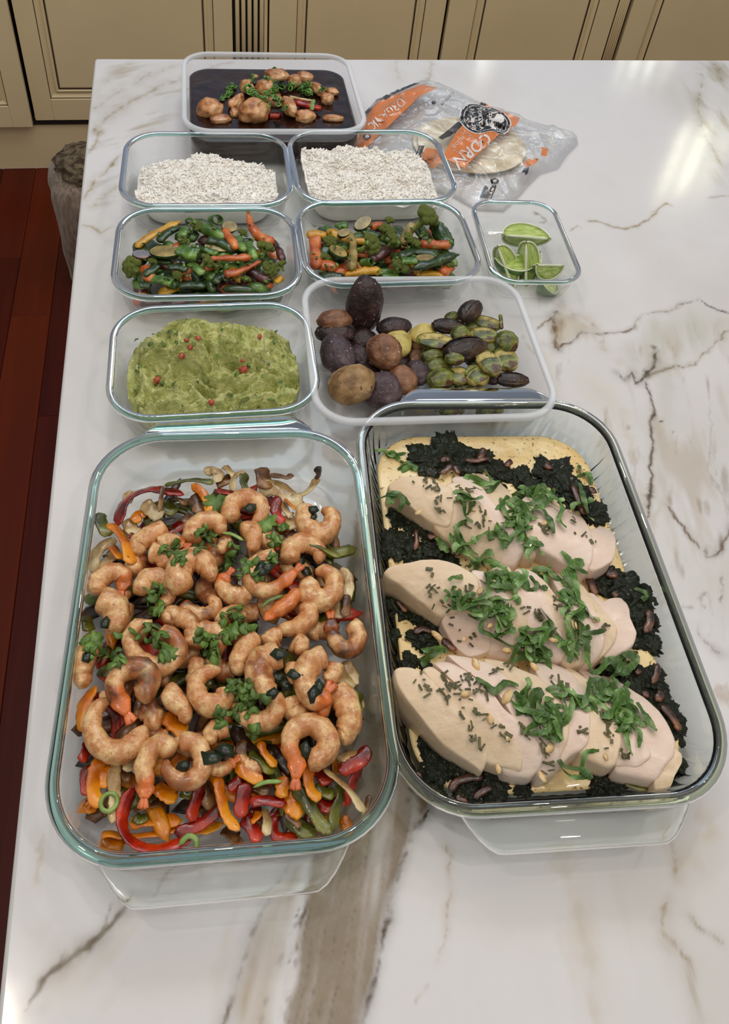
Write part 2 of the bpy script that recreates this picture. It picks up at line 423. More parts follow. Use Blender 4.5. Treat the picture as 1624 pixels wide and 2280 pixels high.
vein([(647, 1917), (597, 2016), (553, 2109), (519, 2213), (490, 2300)], .0026, BR, 1.0, .006, .5, .4)
vein([(700, 1990), (640, 2100), (600, 2200), (575, 2290)], .0016, BR, .7, 0, .9, .4)
def mottle(poly, c, k, edge, ang, fr=14, thr=.05, seed=51):
    pp_ = pl(poly); d, _ = seg_dist(P2, np.vstack([pp_, pp_[:1]])); m = np.where(inpoly(P2, pp_), np.clip(d / edge, 0, 1), 0)
    u = P2[:, 0] * cos(ang) - P2[:, 1] * sin(ang); v = P2[:, 0] * sin(ang) + P2[:, 1] * cos(ang)
    s_ = fbm(np.c_[u * 4.5, v, v * 0], fr, 5, seed); blend(m * np.clip((s_ - thr) * 3.2, 0, 1), c, k)
mottle([(1180, 640), (1300, 680), (1450, 720), (1640, 700), (1700, 1200), (1640, 1560), (1500, 1500), (1380, 1160), (1240, 900), (1150, 760)], (184, 168, 146), .5, .05, .25, 11)
mottle([(1180, 640), (1300, 680), (1450, 720), (1640, 700), (1700, 1200), (1640, 1560), (1500, 1500), (1380, 1160), (1240, 900), (1150, 760)], (130, 110, 84), .6, .04, .4, 24, .25, 57)
mottle([(180, 460), (230, 134), (520, 134), (420, 260), (300, 330), (260, 480)], (176, 164, 142), .75, .03, 1.1, 12, .08, 53)
mottle([(1500, 134), (1640, 134), (1700, 420), (1580, 420)], (170, 160, 136), .7, .03, .1, 12, .05, 54)
mottle([(60, 2280), (40, 2050), (330, 1960), (420, 2100), (300, 2300)], (206, 198, 180), .7, .04, .7, 9, .0, 55)
mottle([(930, 2300), (960, 1880), (1400, 1880), (1600, 1960), (1640, 2300)], (208, 196, 178), .7, .06, .1, 7, .04, 56)
# left bottom
vein([(290, 2000), (272, 2031), (243, 2075), (206, 2118), (165, 2135), (122, 2178), (95, 2200), (60, 2260)], .0026, (112, 98, 78), 1.1, .007, .2)
vein([(215, 2110), (190, 2124), (165, 2136), (140, 2152)], .0036, (122, 108, 84), .8, 0, .3)
vein([(240, 1996), (243, 2060), (218, 2105)], .0012, BR, .9)
vein([(88, 1860), (72, 1930), (64, 1975)], .0022, TAN, .6, .006)
# right bottom
vein([(1000, 1864), (988, 1969), (979, 2074), (964, 2136)], .0012, TAN, .9, .004)
vein([(940, 2178), (921, 2245)], .0014, TAN, .7)
vein([(1231, 1900), (1260, 1935), (1270, 1960)], .01, (204, 194, 176), .6); vein([(1280, 2010), (1303, 2083), (1320, 2193), (1331, 2260)], .006, (200, 190, 172), .6)
vein([(1465, 1997), (1462, 2050), (1479, 2093), (1517, 2145), (1541, 2188), (1570, 2275)], .002, (158, 140, 108), 1.0, .006)
vein([(1524, 2040), (1551, 2083), (1589, 2102)], .0018, (150, 136, 112), 1.0, .005)
vein([(1490, 1830), (1488, 1897), (1484, 1935)], .0022, TAN, .9, .008); vein([(1540, 1800), (1580, 1830), (1600, 1860), (1540, 1900), (1495, 1925)], .007, (206, 192, 170), .6)
vein([(1605, 1525), (1618, 1545), (1640, 1540)], .009, (176, 152, 122), .8)
# upper right
vein([(1266, 512), (1288, 505), (1296, 511)], .002, TAN, 1.0)
vein([(1312, 493), (1337, 495), (1368, 504), (1393, 508), (1424, 502), (1449, 490), (1468, 464), (1489, 453), (1499, 457)], .0022, (160, 142, 112), 1.2, .004, .2)
vein([(1570, 439), (1604, 433), (1624, 436)], .0022, TAN, .8)
vein([(1244, 651), (1252, 679), (1232, 701), (1238, 726), (1244, 751), (1241, 772), (1247, 782)], .0038, (122, 98, 68), 1.4, .008, .7)
vein([(1196, 735), (1222, 713), (1250, 689)], .0017, (120, 98, 70), 1.2)
vein([(1257, 679), (1291, 701), (1319, 710), (1334, 735), (1337, 751), (1343, 779), (1378, 803)], .0028, (164, 142, 108), 1.0, .007, .7)
vein([(1247, 779), (1275, 766), (1306, 741), (1337, 746), (1384, 740), (1418, 732)], .0017, (112, 90, 62), 1.3, .004)
vein([(1418, 732), (1443, 701), (1489, 692), (1517, 676), (1551, 664)], .0014, (140, 128, 110), .9, .004)
vein([(1517, 678), (1535, 672), (1551, 664), (1558, 668)], .0026, (84, 78, 74), 1.2, 0, .7)
vein([(1551, 664), (1570, 682), (1592, 695), (1640, 706)], .0016, (80, 74, 70), 1.2, .003, .1)
vein([(1471, 788), (1455, 816), (1443, 834), (1418, 850), (1412, 828), (1390, 844), (1378, 834)], .0022, (92, 80, 62), 1.3, .006, .3)
vein([(1462, 770), (1464, 780)], .004, (110, 90, 70), 1.0); vein([(1436, 838), (1450, 828)], .0045, (80, 74, 62), 1.2, 0, .3)
vein([(1449, 834), (1477, 822), (1505, 816), (1511, 819), (1548, 800), (1586, 769), (1640, 728)], .0014, (136, 120, 92), 1.0, .003)
vein([(1443, 847), (1441, 887), (1449, 928), (1451, 970), (1443, 1040), (1454, 1083), (1453, 1118), (1449, 1153)], .0015, (100, 82, 62), 1.3, .003, .15)
vein([(1450, 1070), (1454, 1090), (1454, 1110)], .003, (92, 76, 58), 1.2)
vein([(1498, 1126), (1518, 1153), (1535, 1174), (1539, 1202), (1551, 1226)], .0019, (112, 92, 66), 1.3, .003, .3)
vein([(1565, 1223), (1570, 1251), (1591, 1240), (1602, 1219), (1616, 1191), (1630, 1160)], .0019, (104, 84, 62), 1.2, .005, .3)
vein([(1577, 900), (1581, 1040), (1605, 1111), (1621, 1153)], .0013, (180, 178, 170), .8)
vein([(1612, 1268), (1609, 1321), (1602, 1367)], .0014, BR, .9, 0, .6); vein([(1577, 1321), (1560, 1339), (1572, 1360)], .0016, BR, .8, 0, .6)
vein([(1530, 1362), (1550, 1358)], .002, BR, .8); vein([(1560, 1398), (1577, 1426), (1595, 1447), (1609, 1465)], .0014, BR, 1.0, .005)
vein([(1380, 900), (1395, 960), (1405, 1030)], .006, (208, 198, 184), .6); vein([(1330, 950), (1345, 1040), (1380, 1160)], .006, (208, 200, 188), .6)
vein([(1395, 948), (1400, 955)], .003, (160, 140, 120), .8); vein([(1465, 935), (1468, 938)], .0016, DK, 1.0); vein([(1494, 958), (1500, 962)], .0014, DK, 1.0)
vein([(1497, 1118), (1490, 1115), (1440, 1200), (1480, 1300), (1530, 1400)], .004, (200, 190, 172), .6)
# upper left
vein([(205, 300), (230, 268), (262, 244), (300, 220), (350, 196), (405, 180)], .0055, (166, 152, 128), 1.0, .014, .5)
vein([(208, 240), (260, 204), (320, 172), (390, 150)], .006, (178, 168, 148), .9, .016, .6)
vein([(212, 205), (250, 168), (300, 140)], .006, (186, 178, 160), .8, .014, .6)
vein([(190, 440), (213, 402), (240, 372), (272, 345)], .003, (164, 146, 112), 1.0, .006, .4)
vein([(201, 457), (222, 440), (262, 412)], .0035, (184, 172, 144), .9, .008, .5)
vein([(183, 503), (203, 503), (222, 521), (249, 505)], .0022, (176, 162, 126), 1.0, .004)
vein([(198, 345), (205, 318), (222, 290)], .004, (172, 158, 132), .9)
vein([(430, 180), (470, 150), (520, 134)], .004, (170, 162, 150), .7)
# far right, behind the bag
vein([(1562, 140), (1557, 225), (1562, 280), (1602, 350), (1624, 380)], .0035, (166, 158, 138), .9, .012, .5)
vein([(1590, 140), (1602, 165), (1624, 200)], .0045, (150, 136, 108), 1.0, .012, .4)
vein([(957, 134), (952, 170), (935, 200)], .004, (178, 168, 148), .8, .01); vein([(887, 134), (892, 175)], .005, (190, 182, 166), .7, .012)
vein([(1200, 500), (1216, 490), (1190, 470)], .002, BR, .8); vein([(1155, 745), (1190, 790)], .002, TAN, .6)
# under the left dish: thin greyish vein
vein([(380, 1900), (350, 1960), (335, 2010)], .002, (170, 160, 150), .7); vein([(560, 990), (580, 1040)], .006, (206, 200, 182), .5)
col *= (1 - .03 * np.clip(gran, 0, 1))[:, None]

idx = np.arange(nx * ny).reshape(ny, nx)
Fg = np.c_[idx[:-1, :-1].ravel(), idx[:-1, 1:].ravel(), idx[1:, 1:].ravel(), idx[1:, :-1].ravel()]
V = np.c_[P2, np.full(len(P2), T)]
EB = .004
# rolled edge: outermost rows drop slightly, then side strips
me_V = V.copy()
def marble_mat():
    k = NT('calacatta_marble')
    c = k.attr('Col'); n = k.noise(90, 5, .65)
    c = k.mix(k.ramp(n, [(.45, (0, 0, 0, 1)), (.8, (.35, .35, .35, 1))]), c, k.mix(.5, c, L4((216, 212, 208))))
    k.base(c)
    r = k.noise(35, 3)
    k.bump(k.noise(14, 2), .04, .002)
    return k.set(Roughness=k.rng_(r, .07, .15), Specular_IOR_Level=.5)
M_MARBLE = marble_mat()
isl = empty('kitchen_island', ((X0 + X1) / 2, (Y0 + Y1) / 2, 0)); tag(isl, 'cream panelled kitchen island body under the marble worktop', 'island')
obj('island_body', *box(-.95, .95, -.72, .72, .0, T - .032, .004), M_CAB, isl, False)
def worktop():
    me = mesh_data('worktop', me_V, Fg, M_MARBLE)
    a = me.color_attributes.new('Col', 'FLOAT_COLOR', 'POINT')
    a.data.foreach_set('color', np.c_[col, np.ones(len(col))].astype(np.float32).ravel())
    o = new('marble_worktop', me); tag(o, 'white marble island worktop with brown and grey veins', 'worktop')
    rg = []
    for i, z in ((0, T), (-.0018, T - .0006), (-.0032, T - .0025), (-.0036, T - .005), (-.0036, T - .028), (-.002, T - .0315), (.004, T - .032)):
        rg.append(rrect(X1 - X0 - 2 * i, Y1 - Y0 - 2 * i, .006, 3, z) + ((X0 + X1) / 2, (Y0 + Y1) / 2, 0))
    V_, F_ = loft(rg, False, True)
    me2 = mesh_data('edge', V_, F_, M_MARBLE)
    a = me2.color_attributes.new('Col', 'FLOAT_COLOR', 'POINT'); a.data.foreach_set('color', np.tile([*lin((216, 214, 212)), 1.0], (len(V_), 1)).astype(np.float32).ravel())
    new('polished_edge', me2, o)
worktop()
# ------------------------------------------------------------------ vessels
def glass_mat(name, c, rough=0.0, ior=1.48):
    k = NT(name); k.base((*c, 1)); return k.set(Roughness=rough, IOR=ior, Transmission_Weight=1.0)
def thin_glass():
    k = NT('clear_glass'); k.n.remove(k.b)
    t = k.n.new('ShaderNodeBsdfTransparent'); t.inputs[0].default_value = (.99, .996, .993, 1)
    g = k.n.new('ShaderNodeBsdfGlossy'); g.inputs['Roughness'].default_value = .03
    lw = k.n.new('ShaderNodeLayerWeight'); lw.inputs[0].default_value = .5
    pw_ = k.n.new('ShaderNodeMath'); pw_.operation = 'POWER'; pw_.inputs[1].default_value = 4.0; k.l.new(lw.outputs['Facing'], pw_.inputs[0])
    f = k.n.new('ShaderNodeMapRange'); f.inputs['To Min'].default_value = .03; f.inputs['To Max'].default_value = .8; k.l.new(pw_.outputs[0], f.inputs[0])
    m = k.n.new('ShaderNodeMixShader'); k.l.new(f.outputs[0], m.inputs[0]); k.l.new(t.outputs[0], m.inputs[1]); k.l.new(g.outputs[0], m.inputs[2])
    k.l.new(m.outputs[0], k.out.inputs[0]); return k.m
M_GLASS = thin_glass(); M_HND = glass_mat('thick_handle_glass', (.93, .98, .96)); M_RIM = glass_mat('green_edged_glass', (.36, .62, .56)); M_OLIVE = glass_mat('olive_edged_glass', (.50, .58, .42))
def plastic_mat():
    k = NT('frosted_plastic'); k.base((.93, .94, .95, 1)); k.set(Roughness=.28, IOR=1.35, Transmission_Weight=.0)
    tr = k.n.new('ShaderNodeBsdfTransparent'); tr.inputs[0].default_value = (.97, .97, .975, 1)
    mx = k.n.new('ShaderNodeMixShader'); mx.inputs[0].default_value = .10
    k.l.new(tr.outputs[0], mx.inputs[1]); k.l.new(k.b.outputs[0], mx.inputs[2]); k.l.new(mx.outputs[0], k.out.inputs[0]); return k.m
M_PLA = plastic_mat()
def plastic_rim():
    k = NT('milky_plastic_rim'); k.base((.86, .89, .93, 1)); k.set(Roughness=.3)
    tr = k.n.new('ShaderNodeBsdfTransparent')
    mx = k.n.new('ShaderNodeMixShader'); mx.inputs[0].default_value = .5
    k.l.new(tr.outputs[0], mx.inputs[1]); k.l.new(k.b.outputs[0], mx.inputs[2]); k.l.new(mx.outputs[0], k.out.inputs[0]); return k.m
M_PLR = plastic_rim()

def vessel(name, label, cat, fitp, h, r, wall, taper, mat, rimmat, rim, group=None, foot=.012, n=10, flute=None, base_t=.004, bodymat=None):
    cx, cy, L, Wd, yaw = fitp
    e = empty(name, (cx, cy, T), yaw); tag(e, label, cat, group)
    rw, rh = rim                                    # rim width outward, rim height
    Lw, Ww = L - 2 * rw * .6, Wd - 2 * rw * .6      # wall outline at the top (outer)
    nn = n if not flute else 26
    def ring(ins, z, fl=0.0):
        if flute:
            P = rrect_even(Lw - 2 * ins, Ww - 2 * ins, max(r - ins, .01), 720, z)
            if fl:
                d = P[:, :2] - P[:, :2].mean(0); u = np.arange(720) / 720 * flute
                nrm = np.roll(P, -1, 0) - np.roll(P, 1, 0); nrm = np.c_[nrm[:, 1], -nrm[:, 0]]; nrm /= np.linalg.norm(nrm, axis=1)[:, None]
                P[:, :2] += nrm * (fl * np.abs(np.sin(u * pi)) ** .6)[:, None]
            return P
        return rrect(Lw - 2 * ins, Ww - 2 * ins, max(r - ins, .008), nn, z)
    zs = []
    z0 = .0006
    outer = [(taper + foot, z0), (taper + foot * .45, z0 + .001), (taper + foot * .12, z0 + .005), (taper, z0 + .011), (taper * .55, h * .5), (taper * .12, h * .88), (0, h - .001)]
    inner = [(wall, h - .001), (wall + taper * .12, h * .88), (wall + taper * .55, h * .5), (wall + taper, z0 + .013), (wall * .9 + taper + foot * .2, base_t + .0035), (wall * .7 + taper + foot * .6, base_t + .0012), (taper + foot + wall, base_t)]
    fa = {2: .3, 3: 1, 4: 1, 5: .4}; fb = {1: .4, 2: 1, 3: 1, 4: .3}
    rings = [ring(i, z, -flute_amp * fa.get(k, 0) if flute else 0) for k, (i, z) in enumerate(outer)]
    rings += [ring(i, z, -flute_amp * .0 if flute else 0) for k, (i, z) in enumerate(inner)]
    obj('body', *loft(rings), bodymat or mat, e)
    rg = []
    m = 12
    for k in range(m):
        a = 2 * pi * k / m; w2 = (rw + wall) / 2; c = (wall - rw) / 2
        ins = c - w2 * math.copysign(abs(cos(a)) ** .7, cos(a)); z = h - rh / 2 + rh / 2 * math.copysign(abs(sin(a)) ** .8, sin(a))
        rg.append(rrect(Lw - 2 * ins, Ww - 2 * ins, max(r - ins, .008), 12, z))
    obj('rim', *loft(rg[::-1], loop=True), rimmat, e)
    return e
def rrect_even(L, Wd, r, N, z):
    P = rrect(L, Wd, r, 24, z); Q = np.vstack([P, P[:1]]); s = np.r_[0, np.cumsum(np.linalg.norm(np.diff(Q, axis=0), axis=1))]
    u = np.linspace(0, s[-1], N, endpoint=False); return np.c_[np.interp(u, s, Q[:, 0]), np.interp(u, s, Q[:, 1]), np.full(N, z)]
flute_amp = .0013
FIT = dict(rice1=[0.0167, 0.9309, 0.2101, 0.1682, -0.0419], rice2=[0.2288, 0.93, 0.2084, 0.1726, -0.0125], veg1=[0.0099, 0.763, 0.2046, 0.1626, -0.0393],
           veg2=[0.2194, 0.77, 0.2065, 0.1603, -0.0217], guac=[0.0083, 0.5927, 0.2007, 0.1549, -0.0195], lime=[0.3946, 0.7749, 0.1109, 0.1632, -0.0815],
           potato=[0.2234, 0.5917, 0.2402, 0.2072, -0.055], soup=[0.1158, 1.1107, 0.2474, 0.2245, -0.0232], dishL=[0.0061, 0.325, 0.234, 0.3471, -0.0666], dishR=[0.2462, 0.3303, 0.2491, 0.368, -0.0859])
def local(key, px, py, h):
    """point in the frame of a vessel"""
    cx, cy, L, Wd, yaw = FIT[key]; p = W(px, py, h); dx, dy = p[0] - cx, p[1] - cy
    return np.array([dx * cos(yaw) + dy * sin(yaw), -dx * sin(yaw) + dy * cos(yaw), h])
G = 'rectangular glass food containers'
vessel('glass_container', 'glass container of white rice, left of the two rice containers', 'container', FIT['rice1'], .053, .042, .0035, .009, M_GLASS, M_RIM, (.004, .006), G)
vessel('glass_container', 'glass container of white rice beside the plastic tortilla bag', 'container', FIT['rice2'], .053, .042, .0035, .009, M_GLASS, M_RIM, (.004, .006), G)
vessel('glass_container', 'glass container of stir-fried vegetables behind the guacamole', 'container', FIT['veg1'], .053, .042, .0035, .009, M_GLASS, M_RIM, (.004, .006), G)
vessel('glass_container', 'glass container of stir-fried vegetables behind the potato tub', 'container', FIT['veg2'], .053, .042, .0035, .009, M_GLASS, M_RIM, (.004, .006), G)
vessel('glass_container', 'glass container filled with green guacamole', 'container', FIT['guac'], .053, .042, .0035, .009, M_GLASS, M_RIM, (.004, .006), G)
vessel('glass_container', 'small glass container holding lime wedges', 'container', FIT['lime'], .042, .028, .003, .008, M_GLASS, M_RIM, (.0035, .005), G)
vessel('plastic_tub', 'frosted plastic tub of roasted potatoes and brussels sprouts', 'container', FIT['potato'], .057, .035, .0012, .012, M_PLA, M_PLR, (.006, .007), 'milky plastic tubs', foot=.01, base_t=.0018)
vessel('plastic_tub', 'frosted plastic tub of dark brown soup at the far edge', 'container', FIT['soup'], .064, .035, .0012, .012, M_PLA, M_PLR, (.006, .007), 'milky plastic tubs', foot=.01, base_t=.0018)
def dish(label, key, flute, rimmat, hw, hl):
    e = vessel('baking_dish', label, 'baking dish', FIT[key], .05, .055, .0042, .012, M_GLASS, rimmat, (.005, .007), 'large glass baking dishes', foot=.02, n=14, flute=flute, base_t=.005, bodymat=M_HND if flute else None)
    cx, cy, L, Wd, yaw = FIT[key]
    for s in (1, -1):
        # flat glass lug: outline swept round, sloping slightly down
        N = 28; out = []
        for i in range(N + 1):
            u = -1 + 2 * i / N; au = abs(u)
            dy = hl * (1 - max(0, (au - .68) / .32) ** 1.8) if au < 1 else 0
            out.append((u * hw, dy))
        def rowz(k, z, t):   # k scale of depth
            return np.array([(a, s * (Wd / 2 - .004 + b * k), z - .004 * k * (b / hl)) for a, b in out])
        rings_top = [rowz(k, .0475, 0) for k in (0, .35, .7, .93)] + [rowz(1.0, .0462, 0)]
        rings_bot = [rowz(.99, .0432, 0)] + [rowz(k, .0418, 0) for k in (.93, .7, .35, 0)]
        R_ = rings_top + rings_bot; V = np.vstack(R_); nc = N + 1; F = grid_faces(len(R_), nc, False)
        for j in range(N): F.append(((len(R_) - 1) * nc + j, (len(R_) - 1) * nc + j + 1, j + 1, j))
        F = [f if s < 0 else f[::-1] for f in F]
        obj('handle', V, F, M_HND, e)
    return e
dish('clear glass baking dish of shrimp and peppers, left front', 'dishL', None, M_RIM, .08, .027)
dish('fluted glass baking dish of sliced chicken in cream sauce', 'dishR', 92, M_OLIVE, .082, .027)
# ------------------------------------------------------------------ left dish: shrimp, peppers, onions, herbs
def scl(px, py, h):
    return np.linalg.norm(W(px + 5, py, h) - W(px - 5, py, h)) / 10
def reg(ox, oy, s): return lambda pts: [(ox + a / s, oy + b / s) for a, b in pts]
A1, A2, A3, A4, A5, A6 = reg(160, 1020, 4.776), reg(480, 1020, 4.64), reg(150, 1320, 4.64), reg(480, 1320, 4.64), reg(150, 1600, 4.64), reg(480, 1600, 4.389)

def shrimp_mat():
    k = NT('spiced_shrimp')
    a = k.attr('Col')
    n1 = k.noise(120, 5, .65); n2 = k.noise(700, 3, .6)
    c = k.mix(k.ramp(n1, [(.40, (0, 0, 0, 1)), (.60, (.9, .9, .9, 1))]), a, k.mix(.8, a, L4((180, 98, 40)), 'MIX'))
    c = k.mix(k.ramp(n2, [(.63, (0, 0, 0, 1)), (.70, (.9, .9, .9, 1))]), c, L4((110, 52, 22)))
    k.base(c); k.bump(k.noise(260, 4), .35, .0012)
    k.set(Roughness=.34, Coat_Weight=.3, Coat_Roughness=.12, Subsurface_Weight=.06)
    k.b.inputs['Subsurface Scale'].default_value = .003
    return k.m
M_SHRIMP = shrimp_mat()
S_ = []   # (traced spine head to tail, half width px, height, flags, label)
def S(f, pts, r, z, fl, lab): S_.append((f(pts) if f else pts, r, z, fl, lab))
N = None
S(A1, [(1010, 740), (850, 830), (700, 920), (760, 1010)], 20, .040, '', 'shrimp at the back left, bent tail tucked under its right end')
S(A1, [(920, 930), (1060, 880), (1200, 920)], 15, .043, 't', 'small orange-backed shrimp beside the back left shrimp')
S(A1, [(850, 1010), (960, 1040), (1020, 1170)], 21, .040, '', 'stubby shrimp with a cilantro sprig, behind the largest curled shrimp')
S(A1, [(640, 1240), (700, 1100), (770, 1140)], 18, .034, 'c', 'browned shrimp against the bright orange pepper strip')
S(A1, [(1200, 1420), (1120, 1270), (1180, 1120), (1330, 1070), (1450, 1150), (1490, 1290)], 25, .052, '', 'largest curled shrimp, arch-shaped, upper left of the pile')
S(N, [(425, 1205), (432, 1178), (460, 1160), (488, 1168), (494, 1192)], 20, .043, '', 'pale shrimp next to the big cilantro leaf at the back')
S(N, [(210, 1322), (222, 1292), (250, 1274), (277, 1286), (270, 1315)], 19, .038, 't', 'hooked shrimp touching the green scallion bit at the left')
S(A3, [(330, 60), (480, 130), (510, 280), (430, 410)], 26, .043, 'c', 'plump striped shrimp at the left, dark seared on its inner side')
S(N, [(314, 1325), (322, 1294), (350, 1284), (376, 1300), (374, 1332), (348, 1350)], 18, .045, '', 'ring-shaped shrimp buried under a heap of chopped cilantro, left')
S(A2, [(190, 650), (150, 520), (240, 425), (380, 420), (470, 500), (465, 610), (380, 700)], 18, .046, '', 'horseshoe shrimp at the back centre with a wilted leaf inside')
S(A2, [(960, 490), (920, 600), (970, 750), (1100, 790), (1210, 700), (1190, 580), (1100, 540)], 20, .040, '', 'C-shaped shrimp at the back right corner of the pile')
S(A2, [(260, 770), (370, 745), (400, 850), (370, 970)], 18, .048, '', 'short shrimp just in front of the horseshoe shrimp')
S(A2, [(470, 800), (560, 860), (700, 900)], 17, .042, 't', 'orange-tailed shrimp under two thin cilantro stems')
S(A2, [(760, 1080), (790, 930), (930, 870), (1060, 950), (1070, 1080)], 19, .044, '', 'arched shrimp with dark wilted herb, right side towards the back')
S(A2, [(640, 1020), (480, 1060), (370, 1180), (400, 1320), (540, 1370), (680, 1290), (840, 1150)], 17, .052, 't', 'curled shrimp with orange tail pointing up to the right, centre back')
S(A2, [(1050, 1280), (950, 1370), (990, 1450), (1120, 1470), (1220, 1390), (1230, 1260), (1140, 1170), (1030, 1170)], 20, .046, '', 'tightly coiled ring shrimp at the right side')
S(A2, [(360, 1390), (260, 1430), (130, 1390), (60, 1300), (130, 1200)], 17, .046, 't', 'crescent shrimp with orange tail in the centre of the pile')
S(N, [(520, 1205), (500, 1212), (488, 1232)], 15, .044, 'k', 'small dark seared shrimp under chopped cilantro, centre back')
S(A3, [(950, 400), (1080, 450), (1150, 590), (1060, 730), (860, 760), (710, 650), (640, 490), (700, 340), (880, 300)], 18, .050, 'c', 'large coiled shrimp topped with a long pale cilantro stem')
S(A3, [(1000, 300), (1090, 235), (1240, 280), (1290, 380), (1230, 480)], 18, .048, 'c', 'hooked shrimp with a dark seared patch behind the large coiled shrimp')
S(A3, [(1180, 120), (1300, 215), (1450, 225), (1540, 120), (1440, 40)], 15, .044, 'k', 'dark reddish seared shrimp in the middle of the pile')
S(A3, [(240, 560), (170, 700), (150, 850), (200, 960)], 22, .036, '', 'pale shrimp pressed against the left glass wall')
S(A3, [(720, 1090), (820, 1000), (850, 850), (720, 770), (560, 830), (490, 960), (540, 1110), (620, 1250)], 22, .050, 'kt', 'shrimp with a black charred top and orange tail hanging down')
S(A3, [(1150, 990), (1080, 1080), (1200, 1200), (1240, 1340)], 20, .044, 'c', 'knobbly twisted shrimp above the orange pepper, left of centre')
S(N, [(503, 1530), (500, 1556), (476, 1572), (447, 1560), (436, 1527), (456, 1500), (492, 1492)], 20, .048, '', 'round coiled shrimp left of centre with two tiny scallion bits')
S(N, [(300, 1625), (308, 1645), (288, 1666), (250, 1674), (215, 1650), (204, 1611), (216, 1577), (245, 1560)], 22, .042, '', 'big pale C-shaped shrimp at the front left')
S(A3, [(700, 1150), (820, 1180), (890, 1300), (850, 1430)], 22, .036, 'k', 'dark brown shrimp half hidden behind the pale C-shaped shrimp')
S(N, [(430, 1441), (439, 1413), (469, 1406), (492, 1421), (490, 1452)], 19, .047, 'c', 'shrimp under a big clump of curly cilantro, centre left')
S(N, [(441, 1468), (435, 1498), (418, 1520)], 16, .038, 'c', 'small shrimp wedged below the cilantro-topped one')
S(A4, [(60, 330), (100, 240), (210, 200), (300, 300)], 16, .043, 'c', 'small curled shrimp at the centre under scattered herbs')
S(A4, [(870, -30), (780, 80), (640, 180), (500, 280)], 14, .050, 'tt', 'long orange shrimp tail crossing diagonally at right of centre')
S(A4, [(930, 120), (970, 250), (850, 350), (640, 370)], 19, .046, '', 'smooth pale folded shrimp under the long orange tail')
S(A4, [(420, 430), (310, 560), (230, 720), (260, 840)], 20, .044, '', 'upright shrimp with a bright orange edge, centre')
S(A4, [(530, 540), (610, 450), (690, 430)], 18, .043, '', 'small shrimp behind the thick front-centre shrimp')
S(A4, [(790, 500), (870, 540), (910, 640)], 19, .043, '', 'small pale shrimp with a torn green leaf in front of it')
S(A4, [(680, 620), (490, 700), (440, 850), (500, 980), (610, 1100)], 27, .052, 'c', 'thick arched shrimp with a wilted leaf on its side, right of centre')
S(A4, [(790, 720), (800, 950)], 13, .046, '', 'thin strip of shrimp beside the thick arched shrimp')
S(A4, [(1150, 640), (1010, 700), (910, 850), (960, 1040), (1070, 1120), (1160, 1010)], 23, .050, 'tc', 'glazed shrimp with orange tail, right, herbs on its lower end')
S(A4, [(1240, 720), (1210, 850), (1120, 900)], 17, .042, 'c', 'shrimp half hidden below the charred shrimp at the right')
S(A4, [(1380, 330), (1470, 420), (1430, 550), (1300, 560), (1210, 420), (1190, 260)], 18, .042, 'kt', 'blackened charred shrimp at the right glass wall')
S(A4, [(580, 1060), (640, 1160), (560, 1300), (400, 1330), (260, 1260), (190, 1130)], 18, .044, '', 'crescent shrimp under the thickest heap of chopped cilantro')
S(A4, [(770, 1080), (820, 1220), (960, 1260)], 21, .038, '', 'pale shrimp in the gap behind the front C-shaped shrimp')
S(A4, [(1090, 1020), (1110, 1200), (1040, 1290)], 14, .042, 'tt', 'short orange shrimp tail above the front C-shaped shrimp')
S(A4, [(1230, 1010), (1340, 1130), (1390, 1300), (1340, 1450), (1270, 1500)], 25, .038, '', 'long pale shrimp at the right front by the glass')
S(N, [(384, 1680), (364, 1658), (333, 1671), (320, 1708), (324, 1746), (321, 1780)], 20, .045, 't', 'hook-shaped shrimp with pink tail pointing down, front left')
S(N, [(398, 1654), (430, 1654), (452, 1684), (446, 1722), (411, 1740), (374, 1721), (370, 1693)], 19, .045, 'c', 'golden seared ring shrimp at the front, right of the hook-shaped one')
S(N, [(508, 1618), (475, 1630), (466, 1658)], 18, .043, '', 'shrimp with dark leaf between the front ring and the centre')
S(N, [(470, 1712), (498, 1712), (524, 1694)], 13, .040, 't', 'thin shrimp tail right of the golden ring shrimp')
S(A6, [(900, 395), (1000, 385), (1105, 280), (1080, 140), (925, 50), (765, 120), (725, 280), (790, 450), (785, 600)], 21, .045, 't', 'question-mark shaped shrimp at the front right, herbs in its curl')

